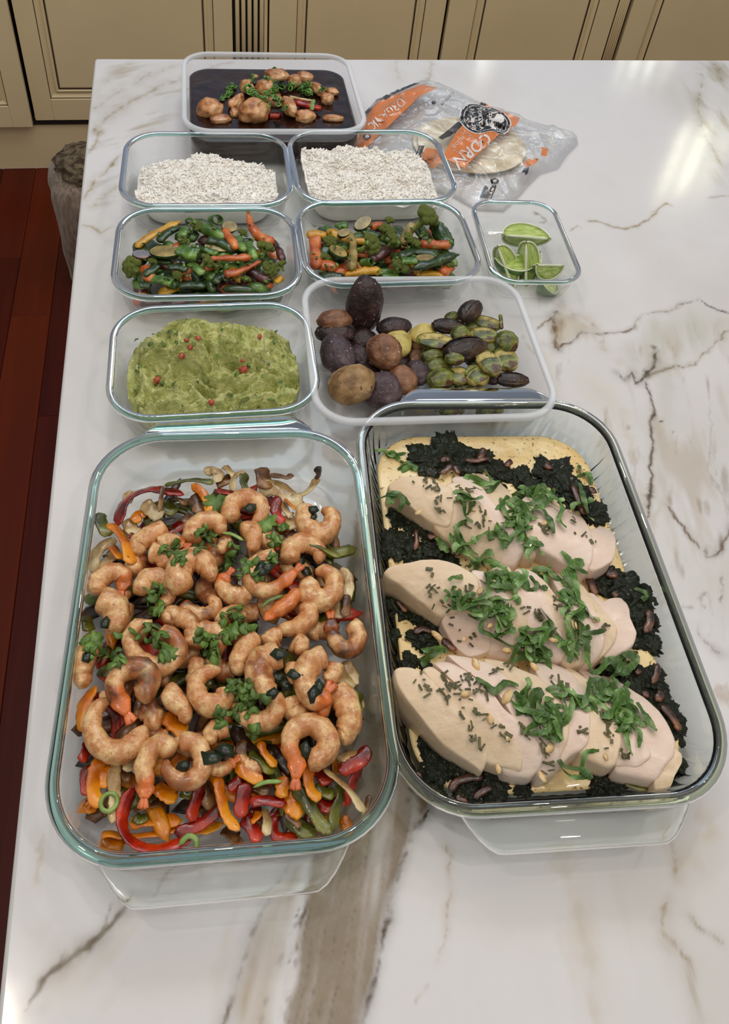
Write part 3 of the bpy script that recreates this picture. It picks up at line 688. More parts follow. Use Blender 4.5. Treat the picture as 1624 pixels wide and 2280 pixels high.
def make_shrimp(pts, rpx, z, fl, lab, i):
    pts = np.array(pts); m = pts.mean(0); s = scl(m[0], m[1], z); r = rpx * s * 1.32
    W3 = np.array([W(a, b, z) for a, b in pts])
    n = 30 if len(pts) > 4 else 20; M_ = 14
    # small lift variation so coils do not run flat
    rr_ = random.Random(i)
    ph = rr_.uniform(0, 6)
    P = cr(W3, n); P[:, 2] += .10 * r * np.sin(np.linspace(0, 5, n) + ph) - r * .0
    o3 = P.mean(0); tg = np.gradient(P, axis=0); tg /= np.linalg.norm(tg, axis=1)[:, None]
    up = np.array([0, 0, 1.]); V = []; C = []
    cream, pink, ora, char, brown = [np.array(lin(c)) for c in ((238, 202, 144), (226, 150, 88), (226, 114, 34), (46, 18, 14), (130, 62, 24))]
    c2 = P[:, :2].mean(0); nz = 6 if len(pts) > 4 else 4
    tail = 't' in fl; full = 'tt' in fl
    for k in range(n):
        t = k / (n - 1)
        if full: q = .75 + .45 * math.sin(pi * min(1, t * 1.05)) - .35 * t
        else: q = (.62 + .5 * math.sin(pi * min(1, (t + .18) * .78))) * (1 - .32 * t)
        q *= min(1, (t / .05 + .35)) if t < .05 else 1
        seg = abs(math.sin(nz * pi * t)); q *= .90 + .12 * seg ** .5
        if t > .9: q *= 1 - (t - .9) * 4.5
        s_ = np.cross(tg[k], up); s_ /= np.linalg.norm(s_); u_ = np.cross(s_, tg[k])
        inner = np.sign(np.dot(s_[:2], c2 - P[k, :2])) or 1
        for j in range(M_):
            a = 2 * pi * j / M_; ca, sa = cos(a), sin(a)
            w2, h2 = 1.0, .92
            if tail and t > .84: w2, h2 = 1.25, .35
            side = ca * inner
            g = 1 - .10 * max(0, -side) * (abs(sa) < .3)
            V.append(P[k] + s_ * r * q * w2 * ca * g + u_ * r * q * h2 * sa)
            c = cream * 1.0
            c = c * (1 - .55 * max(0, side)) + pink * .55 * max(0, side) if side > 0 else c
            mm = (1 - seg) ** 2 * .5; c = c * (1 - mm) + pink * mm
            if tail and t > .72: b = min(1, (t - .72) / .08); c = c * (1 - b) + ora * b
            if full: c = c * .2 + ora * .8
            C.append(c)
    V = np.array(V); C = np.array(C)
    d = fbm(V, 170, 3, i); V += ((V - np.repeat(P, M_, 0)) * (d * .22)[:, None])
    nn = fbm(V, 75, 3, i + 40)
    if 'k' in fl:
        mk = np.clip((nn + .12 + (V[:, 1] - V[:, 1].mean()) * 12) * 5, 0, .93); C = C * (1 - mk[:, None]) + char * mk[:, None]
    elif 'c' in fl:
        mk = np.clip((nn - .12) * 6, 0, .85); C = C * (1 - mk[:, None]) + brown * mk[:, None]
    else:
        mk = np.clip((nn - .02) * 3, 0, .4); C = C * (1 - mk[:, None]) + np.array(lin((214, 136, 74))) * mk[:, None]
    F = grid_faces(n, M_); F.append(tuple(range(M_))[::-1]); F.append(tuple((n - 1) * M_ + j for j in range(M_)))
    V0 = V - o3
    me = mesh_data('shrimp', V0, F, M_SHRIMP)
    a = me.color_attributes.new('Col', 'FLOAT_COLOR', 'POINT'); a.data.foreach_set('color', np.c_[C, np.ones(len(C))].astype(np.float32).ravel())
    o = new('shrimp', me); o.location = o3
    tag(o, lab, 'shrimp', 'spiced shrimp in the left dish')
    if tail and not full:   # tail fin: two blades
        e = P[-1] - o3; dr = P[-1] - P[-4]; dr /= np.linalg.norm(dr); sd = np.cross(dr, up)
        bl = join([sweep([e - dr * r * .5, e + dr * r * .2 + sd * r * .12 * q_, e + dr * r * .75 + sd * r * .26 * q_], r * .30, r * .12, 6, 6, taper=lambda t: .6 + .6 * t if t < .8 else .9) for q_ in (-1, 1)])
        me2 = mesh_data('tail_fin', *bl, M_TAIL); new('tail_fin', me2, o)
M_TAIL = food('shrimp_tail_shell', [(.3, (190, 84, 40)), (.6, (224, 120, 60))], 150, .3, .3, 300, coat=.4)
rs_ = random.Random(31)
for hx, hy in ((296, 1392), (345, 1535), (560, 1345), (622, 1345), (505, 1470), (540, 1495), (715, 1425), (640, 1600), (560, 1690), (420, 1640), (480, 1310), (600, 1225), (290, 1345), (655, 1290), (400, 1440), (700, 1350), (450, 1230), (560, 1420), (250, 1530), (370, 1620)):
    a0 = rs_.uniform(0, 6.28); R0 = rs_.uniform(24, 32)
    v_ = 'back' if hy < 1320 else 'centre' if hy < 1500 else 'front'
    S(N, [(hx + R0 * cos(a0 + b), hy + R0 * .85 * sin(a0 + b)) for b in (0, .9, 1.8, 2.7, 3.5)], 17, .031, 'c', 'shrimp half buried in the %s of the pile %s' % (v_, 'left' if hx < 420 else 'right' if hx > 590 else 'middle'))
for i, q in enumerate(S_): make_shrimp(*q, i)

PEP = {
 'red': food('roasted_red_pepper', [(.3, (84, 10, 4)), (.5, (150, 24, 8)), (.75, (196, 54, 16))], 40, .22, .35, 260, coat=.3, spots=(160, .66, (70, 16, 8))),
 'orange': food('roasted_orange_pepper', [(.3, (180, 88, 6)), (.55, (226, 134, 12)), (.8, (240, 160, 30))], 40, .24, .3, 260, coat=.3, spots=(190, .66, (110, 52, 10))),
 'green': food('roasted_green_pepper', [(.3, (58, 62, 16)), (.55, (98, 100, 26)), (.8, (136, 134, 48))], 40, .25, .35, 240, coat=.3, spots=(170, .67, (50, 40, 14))),
 'onion': food('roasted_onion', [(.3, (150, 112, 62)), (.55, (204, 178, 126)), (.8, (226, 208, 166))], 45, .25, .35, 220, coat=.3, spots=(150, .68, (104, 62, 28))),
 'brown': food('browned_onion', [(.3, (64, 38, 20)), (.55, (116, 76, 40)), (.8, (158, 118, 72))], 50, .26, .4, 240, coat=.15),
 'dark': food('charred_onion', [(.3, (26, 16, 12)), (.7, (74, 48, 30))], 60, .35, .5, 240, coat=.3)}
KN = {'red': ('pepper_strip', 'roasted red pepper strip', 'pepper strip'), 'orange': ('pepper_strip', 'roasted orange pepper strip', 'pepper strip'), 'green': ('pepper_strip', 'roasted green pepper strip', 'pepper strip'),
      'onion': ('onion_strip', 'translucent roasted onion strip', 'onion strip'), 'brown': ('onion_strip', 'browned roasted onion strip', 'onion strip'), 'dark': ('onion_strip', 'blackened onion strip', 'onion strip')}
def zoneL(x, y):
    v = 'back' if y < 1180 else 'upper' if y < 1350 else 'middle' if y < 1600 else 'lower' if y < 1760 else 'front'
    h = 'left' if x < 300 else 'centre left' if x < 440 else 'centre' if x < 580 else 'centre right' if x < 700 else 'right'
    return v, h
_used = {}
def strip(f, col, pts, w, z, thick=.34, dz=0.0, seed=0, note=None):
    pts = f(pts) if f else pts
    m = np.mean(pts, 0); s = scl(m[0], m[1], z)
    P = [W(a, b, z + dz * k / max(1, len(pts) - 1)) for k, (a, b) in enumerate(pts)]
    o3 = np.mean(P, 0)
    rr_ = random.Random(seed + int(m[0]) * 7 + int(m[1]))
    rl = rr_.uniform(-.5, .5)
    V, F = sweep(np.array(P) - o3, w * s * 1.45, w * s * thick * .9, max(8, 5 * len(pts)), 8, taper=tround(.12, .14), roll=lambda t: rl + .5 * math.sin(t * 3 + rl), power=3.2, wob=.2, seed=seed)
    V = V + (fbm(V + o3, 150, 2, seed) * w * s * .3)[:, None] * np.array([.5, .5, 1])
    nm, lb, ct = KN[col]
    o = obj(nm, V, F, PEP[col]); o.location = o3
    v, h = zoneL(*m); ln = sum(hypot(a[0] - b[0], a[1] - b[1]) for a, b in zip(pts[:-1], pts[1:]))
    end = hypot(pts[0][0] - pts[-1][0], pts[0][1] - pts[-1][1])
    shp = 'long ' if ln > 100 else 'short ' if ln < 45 else ''
    if ln > 1.18 * end: shp += 'curved '
    lab = note or '%s%s, %s %s of the left dish' % (shp, lb, v, h)
    tag(o, lab, ct, 'peppers and onions, ' + lab if _used.get(lab) else 'roasted peppers and onions in the left dish')
    _used.setdefault(lab, []).append(o)
    return o
ST = [
 (A1, 'red', [(500, 720), (520, 560), (620, 410), (800, 340), (1000, 350), (1200, 385)], 12, .036), (A1, 'orange', [(370, 705), (480, 770), (570, 900), (615, 1050), (640, 1130)], 12, .044),
 (A1, 'orange', [(670, 690), (710, 600), (810, 590)], 9, .03), (A1, 'green', [(285, 580), (320, 700), (410, 830)], 12, .034), (A1, 'onion', [(225, 1220), (240, 1050), (350, 920), (480, 890)], 10, .03),
 (A1, 'onion', [(250, 1250), (320, 1130), (430, 1050), (440, 960)], 13, .026), (A1, 'orange', [(420, 930), (480, 1010), (560, 1060)], 11, .036), (A1, 'green', [(980, 300), (1100, 260), (1250, 230), (1400, 240), (1510, 270)], 8, .038),
 (A1, 'green', [(920, 560), (1000, 500), (1080, 610)], 15, .028), (A1, 'green', [(760, 660), (860, 640), (940, 690)], 14, .026), (A1, 'onion', [(760, 460), (850, 560), (960, 640)], 12, .032), (A1, 'brown', [(970, 290), (950, 430), (930, 575)], 4, .046),
 (A1, 'onion', [(1430, 180), (1480, 130), (1560, 170), (1530, 260)], 9, .036), (A1, 'brown', [(1270, 400), (1340, 480), (1360, 600)], 11, .036), (A1, 'orange', [(1270, 280), (1380, 360), (1450, 480), (1455, 580)], 7, .042),
 (A1, 'dark', [(740, 760), (900, 690), (1110, 640)], 6, .04), (A1, 'red', [(600, 860), (670, 800)], 10, .034), (A1, 'onion', [(600, 640), (640, 760), (720, 800)], 12, .028), (A1, 'brown', [(1180, 620), (1240, 660), (1300, 640)], 12, .036),
 (A1, 'onion', [(590, 350), (600, 420), (570, 470)], 9, .026), (A1, 'brown', [(1040, 420), (1150, 440), (1230, 500)], 9, .03), (A1, 'onion', [(520, 760), (560, 830), (600, 860)], 12, .024),
 (A2, 'onion', [(200, 340), (165, 250), (220, 170), (310, 140)], 6, .044), (A2, 'green', [(310, 150), (290, 250), (340, 340), (440, 380)], 9, .044), (A2, 'brown', [(470, 100), (500, 200), (520, 330)], 15, .038),
 (A2, 'onion', [(440, 330), (600, 300), (760, 400), (890, 500)], 14, .036), (A2, 'brown', [(550, 170), (680, 190), (750, 200), (790, 160)], 7, .042), (A2, 'onion', [(840, 385), (940, 350), (1010, 280), (1050, 200)], 8, .034), (A2, 'dark', [(1045, 215), (1068, 150), (1045, 85)], 7, .036),
 (A2, 'red', [(0, 330), (100, 350), (190, 365)], 9, .038), (A2, 'red', [(620, 390), (620, 500), (640, 600), (705, 690)], 9, .04), (A2, 'orange', [(720, 410), (800, 500), (890, 540)], 7, .038), (A2, 'onion', [(660, 640), (770, 690), (890, 640)], 14, .034),
 (A2, 'onion', [(690, 440), (740, 560), (800, 600)], 10, .034), (A2, 'green', [(940, 855), (1080, 915), (1180, 970), (1290, 1030)], 7, .048), (A2, 'onion', [(90, 80), (150, 140), (220, 210)], 9, .034), (A2, 'brown', [(0, 250), (90, 230), (180, 200)], 12, .032),
 (A2, 'onion', [(1270, 1180), (1360, 1200), (1380, 1350), (1340, 1500)], 8, .034), (A4, 'brown', [(1330, 20), (1360, 120), (1330, 250)], 8, .036), (A4, 'green', [(1160, 170), (1110, 300), (1060, 410)], 9, .036), (A4, 'onion', [(1200, 120), (1260, 170), (1290, 270)], 13, .032), (A2, 'brown', [(740, 760), (800, 820), (820, 900)], 12, .034),
 (A4, 'onion', [(1240, 780), (1330, 900), (1400, 1010)], 15, .030), (A4, 'onion', [(1310, 720), (1400, 850), (1400, 960)], 12, .028), (A4, 'green', [(1505, 1030), (1480, 1120), (1500, 1240)], 8, .034), (A4, 'onion', [(1400, 1060), (1460, 1140), (1420, 1200)], 14, .026),
 (A3, 'orange', [(300, 960), (190, 1130), (160, 1300), (190, 1430)], 11, .026), (A3, 'green', [(190, 230), (210, 330), (230, 400)], 11, .030), (A3, 'orange', [(1010, 1240), (1100, 1370), (1240, 1450)], 13, .034), (A3, 'orange', [(200, 420), (230, 480)], 9, .028),
 (A5, 'orange', [(370, 400), (285, 550), (270, 750), (340, 920)], 12, .032), (A5, 'red', [(200, 230), (190, 340), (140, 450)], 9, .034), (A5, 'red', [(205, 480), (180, 650), (215, 800)], 8, .028), (A5, 'orange', [(400, 470), (385, 600), (390, 720)], 9, .030), (A5, 'brown', [(350, 920), (400, 960), (425, 990)], 7, .026),
 (A5, 'onion', [(500, 440), (480, 600), (490, 750), (500, 900), (460, 1080)], 11, .030), (A5, 'onion', [(700, 340), (640, 450), (620, 560)], 9, .034), (A5, 'orange', [(160, 980), (200, 860), (290, 960)], 14, .018), (A5, 'red', [(570, 420), (590, 560)], 12, .024),
 (A5, 'red', [(695, 720), (610, 850), (565, 1040), (610, 1220), (780, 1330), (950, 1350), (1150, 1290), (1290, 1230)], 11, .030), (A5, 'orange', [(350, 1240), (420, 1190), (650, 1220), (900, 1190), (1180, 1140), (1400, 1150), (1620, 1080)], 10, .020),
 (A5, 'orange', [(640, 1080), (850, 1050), (1190, 1060)], 11, .022), (A5, 'orange', [(340, 1260), (450, 1290), (600, 1290)], 11, .014), (A5, 'orange', [(900, 690), (1010, 780), (1150, 790)], 17, .032), (A5, 'red', [(1385, 690), (1330, 850), (1265, 1070)], 11, .032),
 (A5, 'red', [(1100, 1180), (1300, 1130), (1500, 1000), (1630, 880)], 10, .030), (A5, 'brown', [(1420, 640), (1480, 780), (1440, 940)], 12, .028), (A5, 'green', [(690, 1000), (750, 1050), (830, 1000)], 8, .024), (A5, 'brown', [(680, 960), (850, 900), (970, 850)], 9, .026),
 (A5, 'green', [(570, 720), (600, 800), (620, 880)], 8, .026), (A5, 'brown', [(560, 620), (600, 600), (670, 590)], 10, .032), (A5, 'green', [(720, 880), (800, 890), (860, 870)], 7, .026), (A5, 'green', [(1180, 740), (1240, 780), (1300, 760)], 9, .028),
 (A6, 'orange', [(20, 560), (50, 740), (110, 950), (240, 1090)], 10, .036), (A6, 'orange', [(200, 430), (300, 540), (470, 610)], 9, .036), (A6, 'red', [(150, 730), (190, 640), (250, 600)], 9, .034), (A6, 'red', [(290, 630), (270, 760), (230, 980)], 12, .035),
 (A6, 'red', [(270, 960), (350, 1060), (430, 1210)], 13, .026), (A6, 'red', [(330, 820), (500, 800), (700, 830)], 9, .034), (A6, 'orange', [(650, 560), (650, 680), (640, 780)], 11, .036), (A6, 'orange', [(690, 710), (750, 860), (870, 910)], 14, .030),
 (A6, 'green', [(740, 650), (850, 760), (960, 920), (1050, 1050), (1140, 1125)], 11, .034), (A6, 'orange', [(915, 430), (910, 580), (950, 720), (1035, 785)], 11, .040), (A6, 'onion', [(1050, 490), (1200, 600), (1350, 760), (1460, 920)], 9, .034), (A6, 'brown', [(1450, 930), (1480, 850), (1510, 740)], 5, .028),
 (A6, 'red', [(1480, 250), (1440, 390), (1320, 460), (1200, 510)], 11, .030), (A6, 'red', [(1420, 450), (1350, 600), (1290, 750), (1255, 860)], 9, .024), (A6, 'green', [(1210, 640), (1225, 760), (1170, 900), (1150, 1100)], 10, .028), (A6, 'orange', [(1230, 960), (1290, 1040), (1250, 1110)], 9, .018),
 (A6, 'red', [(680, 880), (590, 930), (550, 1040), (600, 1150), (720, 1160), (830, 1110)], 9, .020), (A6, 'red', [(880, 920), (970, 1040), (985, 1120)], 11, .018), (A6, 'green', [(700, 950), (820, 1060), (990, 1160)], 13, .024), (A6, 'brown', [(680, 920), (760, 1000), (840, 1050)], 7, .030),
 (A6, 'onion', [(470, 880), (510, 1000), (490, 1150)], 9, .024), (A6, 'onion', [(400, 1000), (430, 1080), (460, 1150)], 12, .020), (A6, 'brown', [(70, 1080), (150, 1140), (230, 1180)], 15, .016), (A6, 'green', [(330, 330), (450, 400), (570, 540)], 13, .034), (A6, 'green', [(180, 490), (190, 600), (230, 700)], 10, .028),
 (A6, 'onion', [(1190, 410), (1290, 350), (1400, 370)], 13, .028), (A6, 'brown', [(260, 200), (250, 320), (270, 420)], 9, .034), (A6, 'orange', [(430, 220), (490, 350), (600, 470)], 8, .036), (A6, 'green', [(980, 640), (1060, 720), (1170, 740)], 11, .028), (A6, 'red', [(1000, 830), (1120, 860), (1230, 800)], 11, .024),
 (A6, 'orange', [(1080, 860), (1130, 940), (1110, 1040)], 13, .016), (A6, 'orange', [(330, 1010), (400, 960), (430, 900)], 8, .026), (A6, 'red', [(360, 850), (400, 900), (380, 990)], 12, .020), (A6, 'orange', [(200, 1180), (250, 1240)], 9, .012), (A6, 'brown', [(330, 620), (430, 680), (520, 740)], 10, .028),
 (A6, 'orange', [(340, 700), (400, 740), (420, 780)], 11, .024), (A6, 'red', [(1000, 450), (1060, 560), (1110, 650)], 12, .028),
]
for i, (f, c, pts, w, z) in enumerate(ST): strip(f, c, pts, w, z, seed=i)
# the bed of strips beneath the shrimp, colours kept mostly dark as painted shade
r3 = random.Random(11)
bed = 0
while bed < 150:
    u, v = r3.uniform(-.092, .092), r3.uniform(-.135, .120)
    cx, cy, L, Wd, yaw = FIT['dishL']
    if v > .085 and abs(u) > .07: continue
    if v < -.12 and u < -.07: continue
    c = r3.choice(['red', 'brown', 'dark', 'green', 'brown', 'dark', 'red', 'dark', 'green', 'orange'])
    a = r3.uniform(0, pi); ln = r3.uniform(.018, .035); z = r3.uniform(.011, .024)
    b = r3.uniform(-.012, .012)
    q = [np.array([-ln * cos(a), -ln * sin(a), 0]), np.array([-b * sin(a), b * cos(a), r3.uniform(-.002, .004)]), np.array([ln * cos(a), ln * sin(a), r3.uniform(-.003, .003)])]
    V, F = sweep(q, r3.uniform(.0038, .007), .0019, 9, 6, taper=tround(), power=2.6, wob=.2, seed=bed)
    nm, lb, ct = KN[c]
    if abs(u) > .088 and ln > .028: continue
    o = obj(nm, V, F, PEP[c]); o.location = (cx + u * cos(yaw) - v * sin(yaw), cy + u * sin(yaw) + v * cos(yaw), T + z)
    tag(o, lb + ' buried in the shade-darkened bed beneath the shrimp', ct, lb + 's buried beneath the shrimp'); bed += 1

# chopped cilantro
def herb_mat(nm, cols, rough=.45):
    k = NT(nm); c = k.ramp(k.noise(90, 3), [(p, L4(r)) for p, r in cols]); k.base(k.hsv(c, v=k.rng_(k.rnd(), .65, 1.35)))
    k.bump(k.noise(500, 2), .2, .0005); return k.set(Roughness=rough, Coat_Weight=.1)
M_CIL = herb_mat('cilantro', [(.3, (62, 88, 28)), (.55, (98, 130, 52)), (.8, (142, 168, 96))])
M_WILT = herb_mat('wilted_herb', [(.3, (14, 24, 14)), (.7, (40, 54, 30))], .3)
M_SCAL = herb_mat('scallion', [(.3, (96, 128, 50)), (.7, (160, 184, 104))], .3)
def leaf_mesh(nm, mat, kind, seed):
    r_ = random.Random(seed); V = []; F = []
    if kind == 'chop':    # small angular leaf piece, slightly folded
        n = r_.choice([5, 6, 7]); top = []; L_ = .0048; Wd_ = .0031
        for j in range(n):
            a = 2 * pi * j / n + r_.uniform(-.25, .25); q = r_.uniform(.7, 1.15); top.append((L_ * q * cos(a), Wd_ * q * sin(a), .0008 * math.sin(2 * a + seed)))
        top = np.array(top); V = np.vstack([top, [[0, 0, .0009]], top - (0, 0, .0004), [[0, 0, .0005]]])
        for j in range(n):
            k = (j + 1) % n; F += [(n, j, k), (2 * n + 1, n + 1 + k, n + 1 + j), (j, n + 1 + j, n + 1 + k, k)]
    elif kind == 'lobed':  # whole scalloped cilantro leaflet
        n = 30; top = []
        for j in range(n):
            a = 2 * pi * j / n; q = .0085 * (.62 + .38 * math.cos(a * .5) ** 2) * (1 + .16 * math.cos(9 * a) + .12 * math.cos(3 * a)); top.append((q * cos(a), q * sin(a), .0012 * math.cos(5 * a)))
        top = np.array(top); V = np.vstack([top, [[0, 0, .0006]], top - (0, 0, .0004), [[0, 0, .0002]]])
        for j in range(n):
            k = (j + 1) % n; F += [(n, j, k), (2 * n + 1, n + 1 + k, n + 1 + j), (j, n + 1 + j, n + 1 + k, k)]
    elif kind == 'stem':
        V, F = sweep([(-.006, 0, 0), (0, .0008, .001), (.006, -.0005, 0)], .0009, .0006, 6, 6, taper=tround())
    elif kind == 'cup':
        V, F = sweep([(-.004, -.002, 0), (0, .0015, .002), (.004, -.0015, .0005)], .0022, .00045, 7, 6, taper=tround(.3, .3, .7))
    return mesh_data(nm, V, F, mat)
CM = [leaf_mesh('cilantro_piece', M_CIL, 'chop', i) for i in range(5)] + [leaf_mesh('cilantro_piece', M_CIL, 'cup', i) for i in range(3)]
CS = leaf_mesh('cilantro_stem', M_CIL, 'stem', 0)
CL = leaf_mesh('cilantro_leaf', M_CIL, 'lobed', 0)
# top surface of what lies in the dish, to rest the herbs on: measured from the shrimp and strips themselves
def topper(objs, cell=.0022):
    H_ = {}
    for o in objs:
        me = o.data; n = len(me.vertices); a = np.empty(n * 3, np.float32); me.vertices.foreach_get('co', a)
        Mx = np.array(o.matrix_basis if o.parent is None else (o.parent.matrix_basis @ o.matrix_basis)); a = a.reshape(-1, 3) @ Mx[:3, :3].T + Mx[:3, 3]
        for x_, y_, z_ in a:
            k = (int(x_ // cell), int(y_ // cell))
            if z_ > H_.get(k, -1): H_[k] = z_
    def top(x_, y_, d=None):
        k = (int(x_ // cell), int(y_ // cell)); best = None
        for i in (-1, 0, 1):
            for j in (-1, 0, 1):
                h = H_.get((k[0] + i, k[1] + j))
                if h is not None and (best is None or h > best): best = h
        return best if best is not None else d
    return top
topL = topper([o for o in sc.objects if o.type == 'MESH' and o.parent is None and o.name.split('.')[0] in ('shrimp', 'pepper_strip', 'onion_strip')])
def drop(me, nm, px, py, top, dflt, lab, cat, grp, sca=1.0, rz=None, tilt=.5, r_=rng):
    p = W(px, py, .05 if dflt is None else dflt - T)
    for _ in range(3):
        z = top(p[0], p[1], dflt)
        if z is None: return None
        p = W(px, py, z - T + .0006)
    o = new(nm, me); o.location = p; o.rotation_euler = (r_.uniform(-tilt, tilt), r_.uniform(-tilt, tilt), r_.uniform(0, 6.28) if rz is None else rz)
    o.scale = (sca,) * 3
    return tag(o, lab, cat, grp)
rc = random.Random(5)
CLUMPS = [(205, 1440, 22, 12), (240, 1442, 26, 18), (265, 1468, 18, 10), (345, 1345, 24, 16), (350, 1310, 18, 8), (362, 1225, 20, 9), (395, 1230, 18, 8), (400, 1252, 12, 7), (445, 1205, 22, 14), (470, 1195, 20, 10),
          (525, 1225, 20, 18), (540, 1262, 24, 20), (510, 1255, 16, 8), (615, 1200, 16, 10), (630, 1180, 14, 7), (600, 1250, 14, 7), (570, 1285, 14, 7), (340, 1420, 34, 18), (370, 1465, 20, 9), (465, 1440, 24, 22), (470, 1420, 18, 8),
          (530, 1370, 26, 18), (555, 1395, 18, 10), (510, 1415, 14, 6), (545, 1535, 22, 20), (545, 1570, 22, 18), (520, 1545, 16, 10), (490, 1595, 18, 10), (565, 1630, 20, 16), (545, 1655, 16, 10), (440, 1610, 16, 9), (420, 1500, 14, 5), (390, 1548, 10, 5),
          (272, 1625, 14, 6), (685, 1665, 16, 8), (655, 1440, 16, 6), (690, 1460, 14, 5), (305, 1745, 12, 6), (612, 1705, 16, 7), (510, 1775, 16, 6), (610, 1545, 12, 5), (470, 1340, 16, 7), (335, 1240, 12, 4), (600, 1130, 12, 3), (370, 1380, 14, 5), (540, 1165, 14, 5)]
nh = 0
for cx_, cy_, sp, n_ in CLUMPS:
    for _ in range(int(n_ * .9)):
        if nh >= 290: break
        x_, y_ = cx_ + rc.gauss(0, sp * .55), cy_ + rc.gauss(0, sp * .5)
        zt_ = ', %s %s of left dish' % zoneL(cx_, cy_)
        if rc.random() < .12: o = drop(CS, 'chopped_cilantro', x_, y_, topL, None, 'cilantro stem bit' + zt_, 'herb', 'chopped cilantro' + zt_, rc.uniform(.6, 1.1), tilt=.35, r_=rc)
        else: o = drop(rc.choice(CM), 'chopped_cilantro', x_, y_, topL, None, 'chopped cilantro bit' + zt_, 'herb', 'chopped cilantro' + zt_, rc.uniform(.65, 1.25), tilt=.7, r_=rc)
        if o: nh += 1
for x_, y_, s_, rz, lab in ((480, 1118, 1.5, 4.6, 'largest whole cilantro leaf, at the back of the left dish'), (213, 1428, 1.15, 3.2, 'whole cilantro leaf at the left wall of the dish'), (588, 1165, 1.25, .5, 'whole cilantro leaf right of the horseshoe shrimp'), (378, 1458, 1.0, 2, 'rounded cilantro leaf on the large coiled shrimp'), (515, 1408, .9, 1, 'star-shaped cilantro leaf in the centre')):
    drop(CL, 'cilantro', x_, y_, topL, T + .04, lab, 'herb', None, s_, rz, .15, rc)
LS = mesh_data('cilantro_stem', *sweep([(-.011, 0, 0), (-.002, .001, .0015), (.01, -.001, .0005)], .0016, .0007, 8, 6, taper=tround(.3, .1)), M_SCAL)
for x_, y_, rz, lab in ((350, 1400, -.45, 'long pale cilantro stem on the large coiled shrimp'), (607, 1338, .5, 'long green scallion strip under the curled centre shrimp'), (598, 1745, .1, 'green scallion strip lying on the front peppers'), (520, 1195, -.5, 'thin cilantro stem on the horseshoe shrimp')):
    drop(LS, 'herb_strip', x_, y_, topL, T + .04, lab, 'herb', None, 1.0, rz, .1, rc)
for x_, y_, s_ in ((560, 1130, 1.4), (695, 1135, 1.3), (700, 1150, .9), (668, 1250, 1.5), (682, 1270, 1.3), (580, 1262, 2.0), (600, 1258, 1.5), (625, 1510, 1.6), (636, 1525, 1.3), (605, 1545, 1.2), (655, 1500, 1.4), (700, 1545, 1.5), (710, 1530, 1.2), (345, 1425, 1.6), (235, 1385, 1.2), (405, 1705, 1.1), (475, 1685, 1.8), (500, 1668, 1.6), (620, 1455, 1.5), (680, 1672, 1.3), (195, 1460, 1.2)):
    drop(CM[6], 'wilted_herb', x_, y_, topL, None, 'dark wilted herb leaf stuck to a shrimp', 'herb', 'dark wilted herb leaves on the shrimp', s_ * 1.2, None, .3, rc)
for o in sc.objects:
    if o.name.startswith('wilted_herb'):
        o.data = WL if 'WL' in globals() else globals().setdefault('WL', leaf_mesh('wilted_leaf', M_WILT, 'chop', 3))
# scallion ring and curl
ring = [loft([np.array([(.0048 * cos(a) + r_ * cos(b) * cos(a), .0048 * sin(a) + r_ * cos(b) * sin(a), r_ * 1.1 * sin(b)) for b in np.linspace(0, 2 * pi, 8, endpoint=False)]) for a in np.linspace(0, 2 * pi, 20, endpoint=False)], loop=True) for r_ in (.0014,)][0]
RG = mesh_data('scallion_ring', *ring, M_SCAL)
drop(RG, 'scallion_ring', 243, 1786, topL, T + .03, 'round green scallion ring near the front left corner', 'scallion', None, 1.15, 0, .2, rc)
CU = mesh_data('scallion_curl', *sweep([(-.006, -.003, 0), (-.003, .004, .002), (.003, .004, .002), (.006, -.003, 0)], .002, .0008, 10, 8, taper=tround()), M_SCAL)
drop(CU, 'scallion_curl', 421, 1882, topL, T + .012, 'green scallion curl at the front edge beside the red pepper', 'scallion', None, 1.0, -.5, .2, rc)
SB = mesh_data('scallion_bit', *blob(2, (.006, .0055, .004), .2, 2, 3), M_SCAL)
drop(SB, 'scallion_bit', 203, 1333, topL, T + .05, 'pale green scallion nub by the left glass wall', 'scallion', None, 1.0, 0, .2, rc)
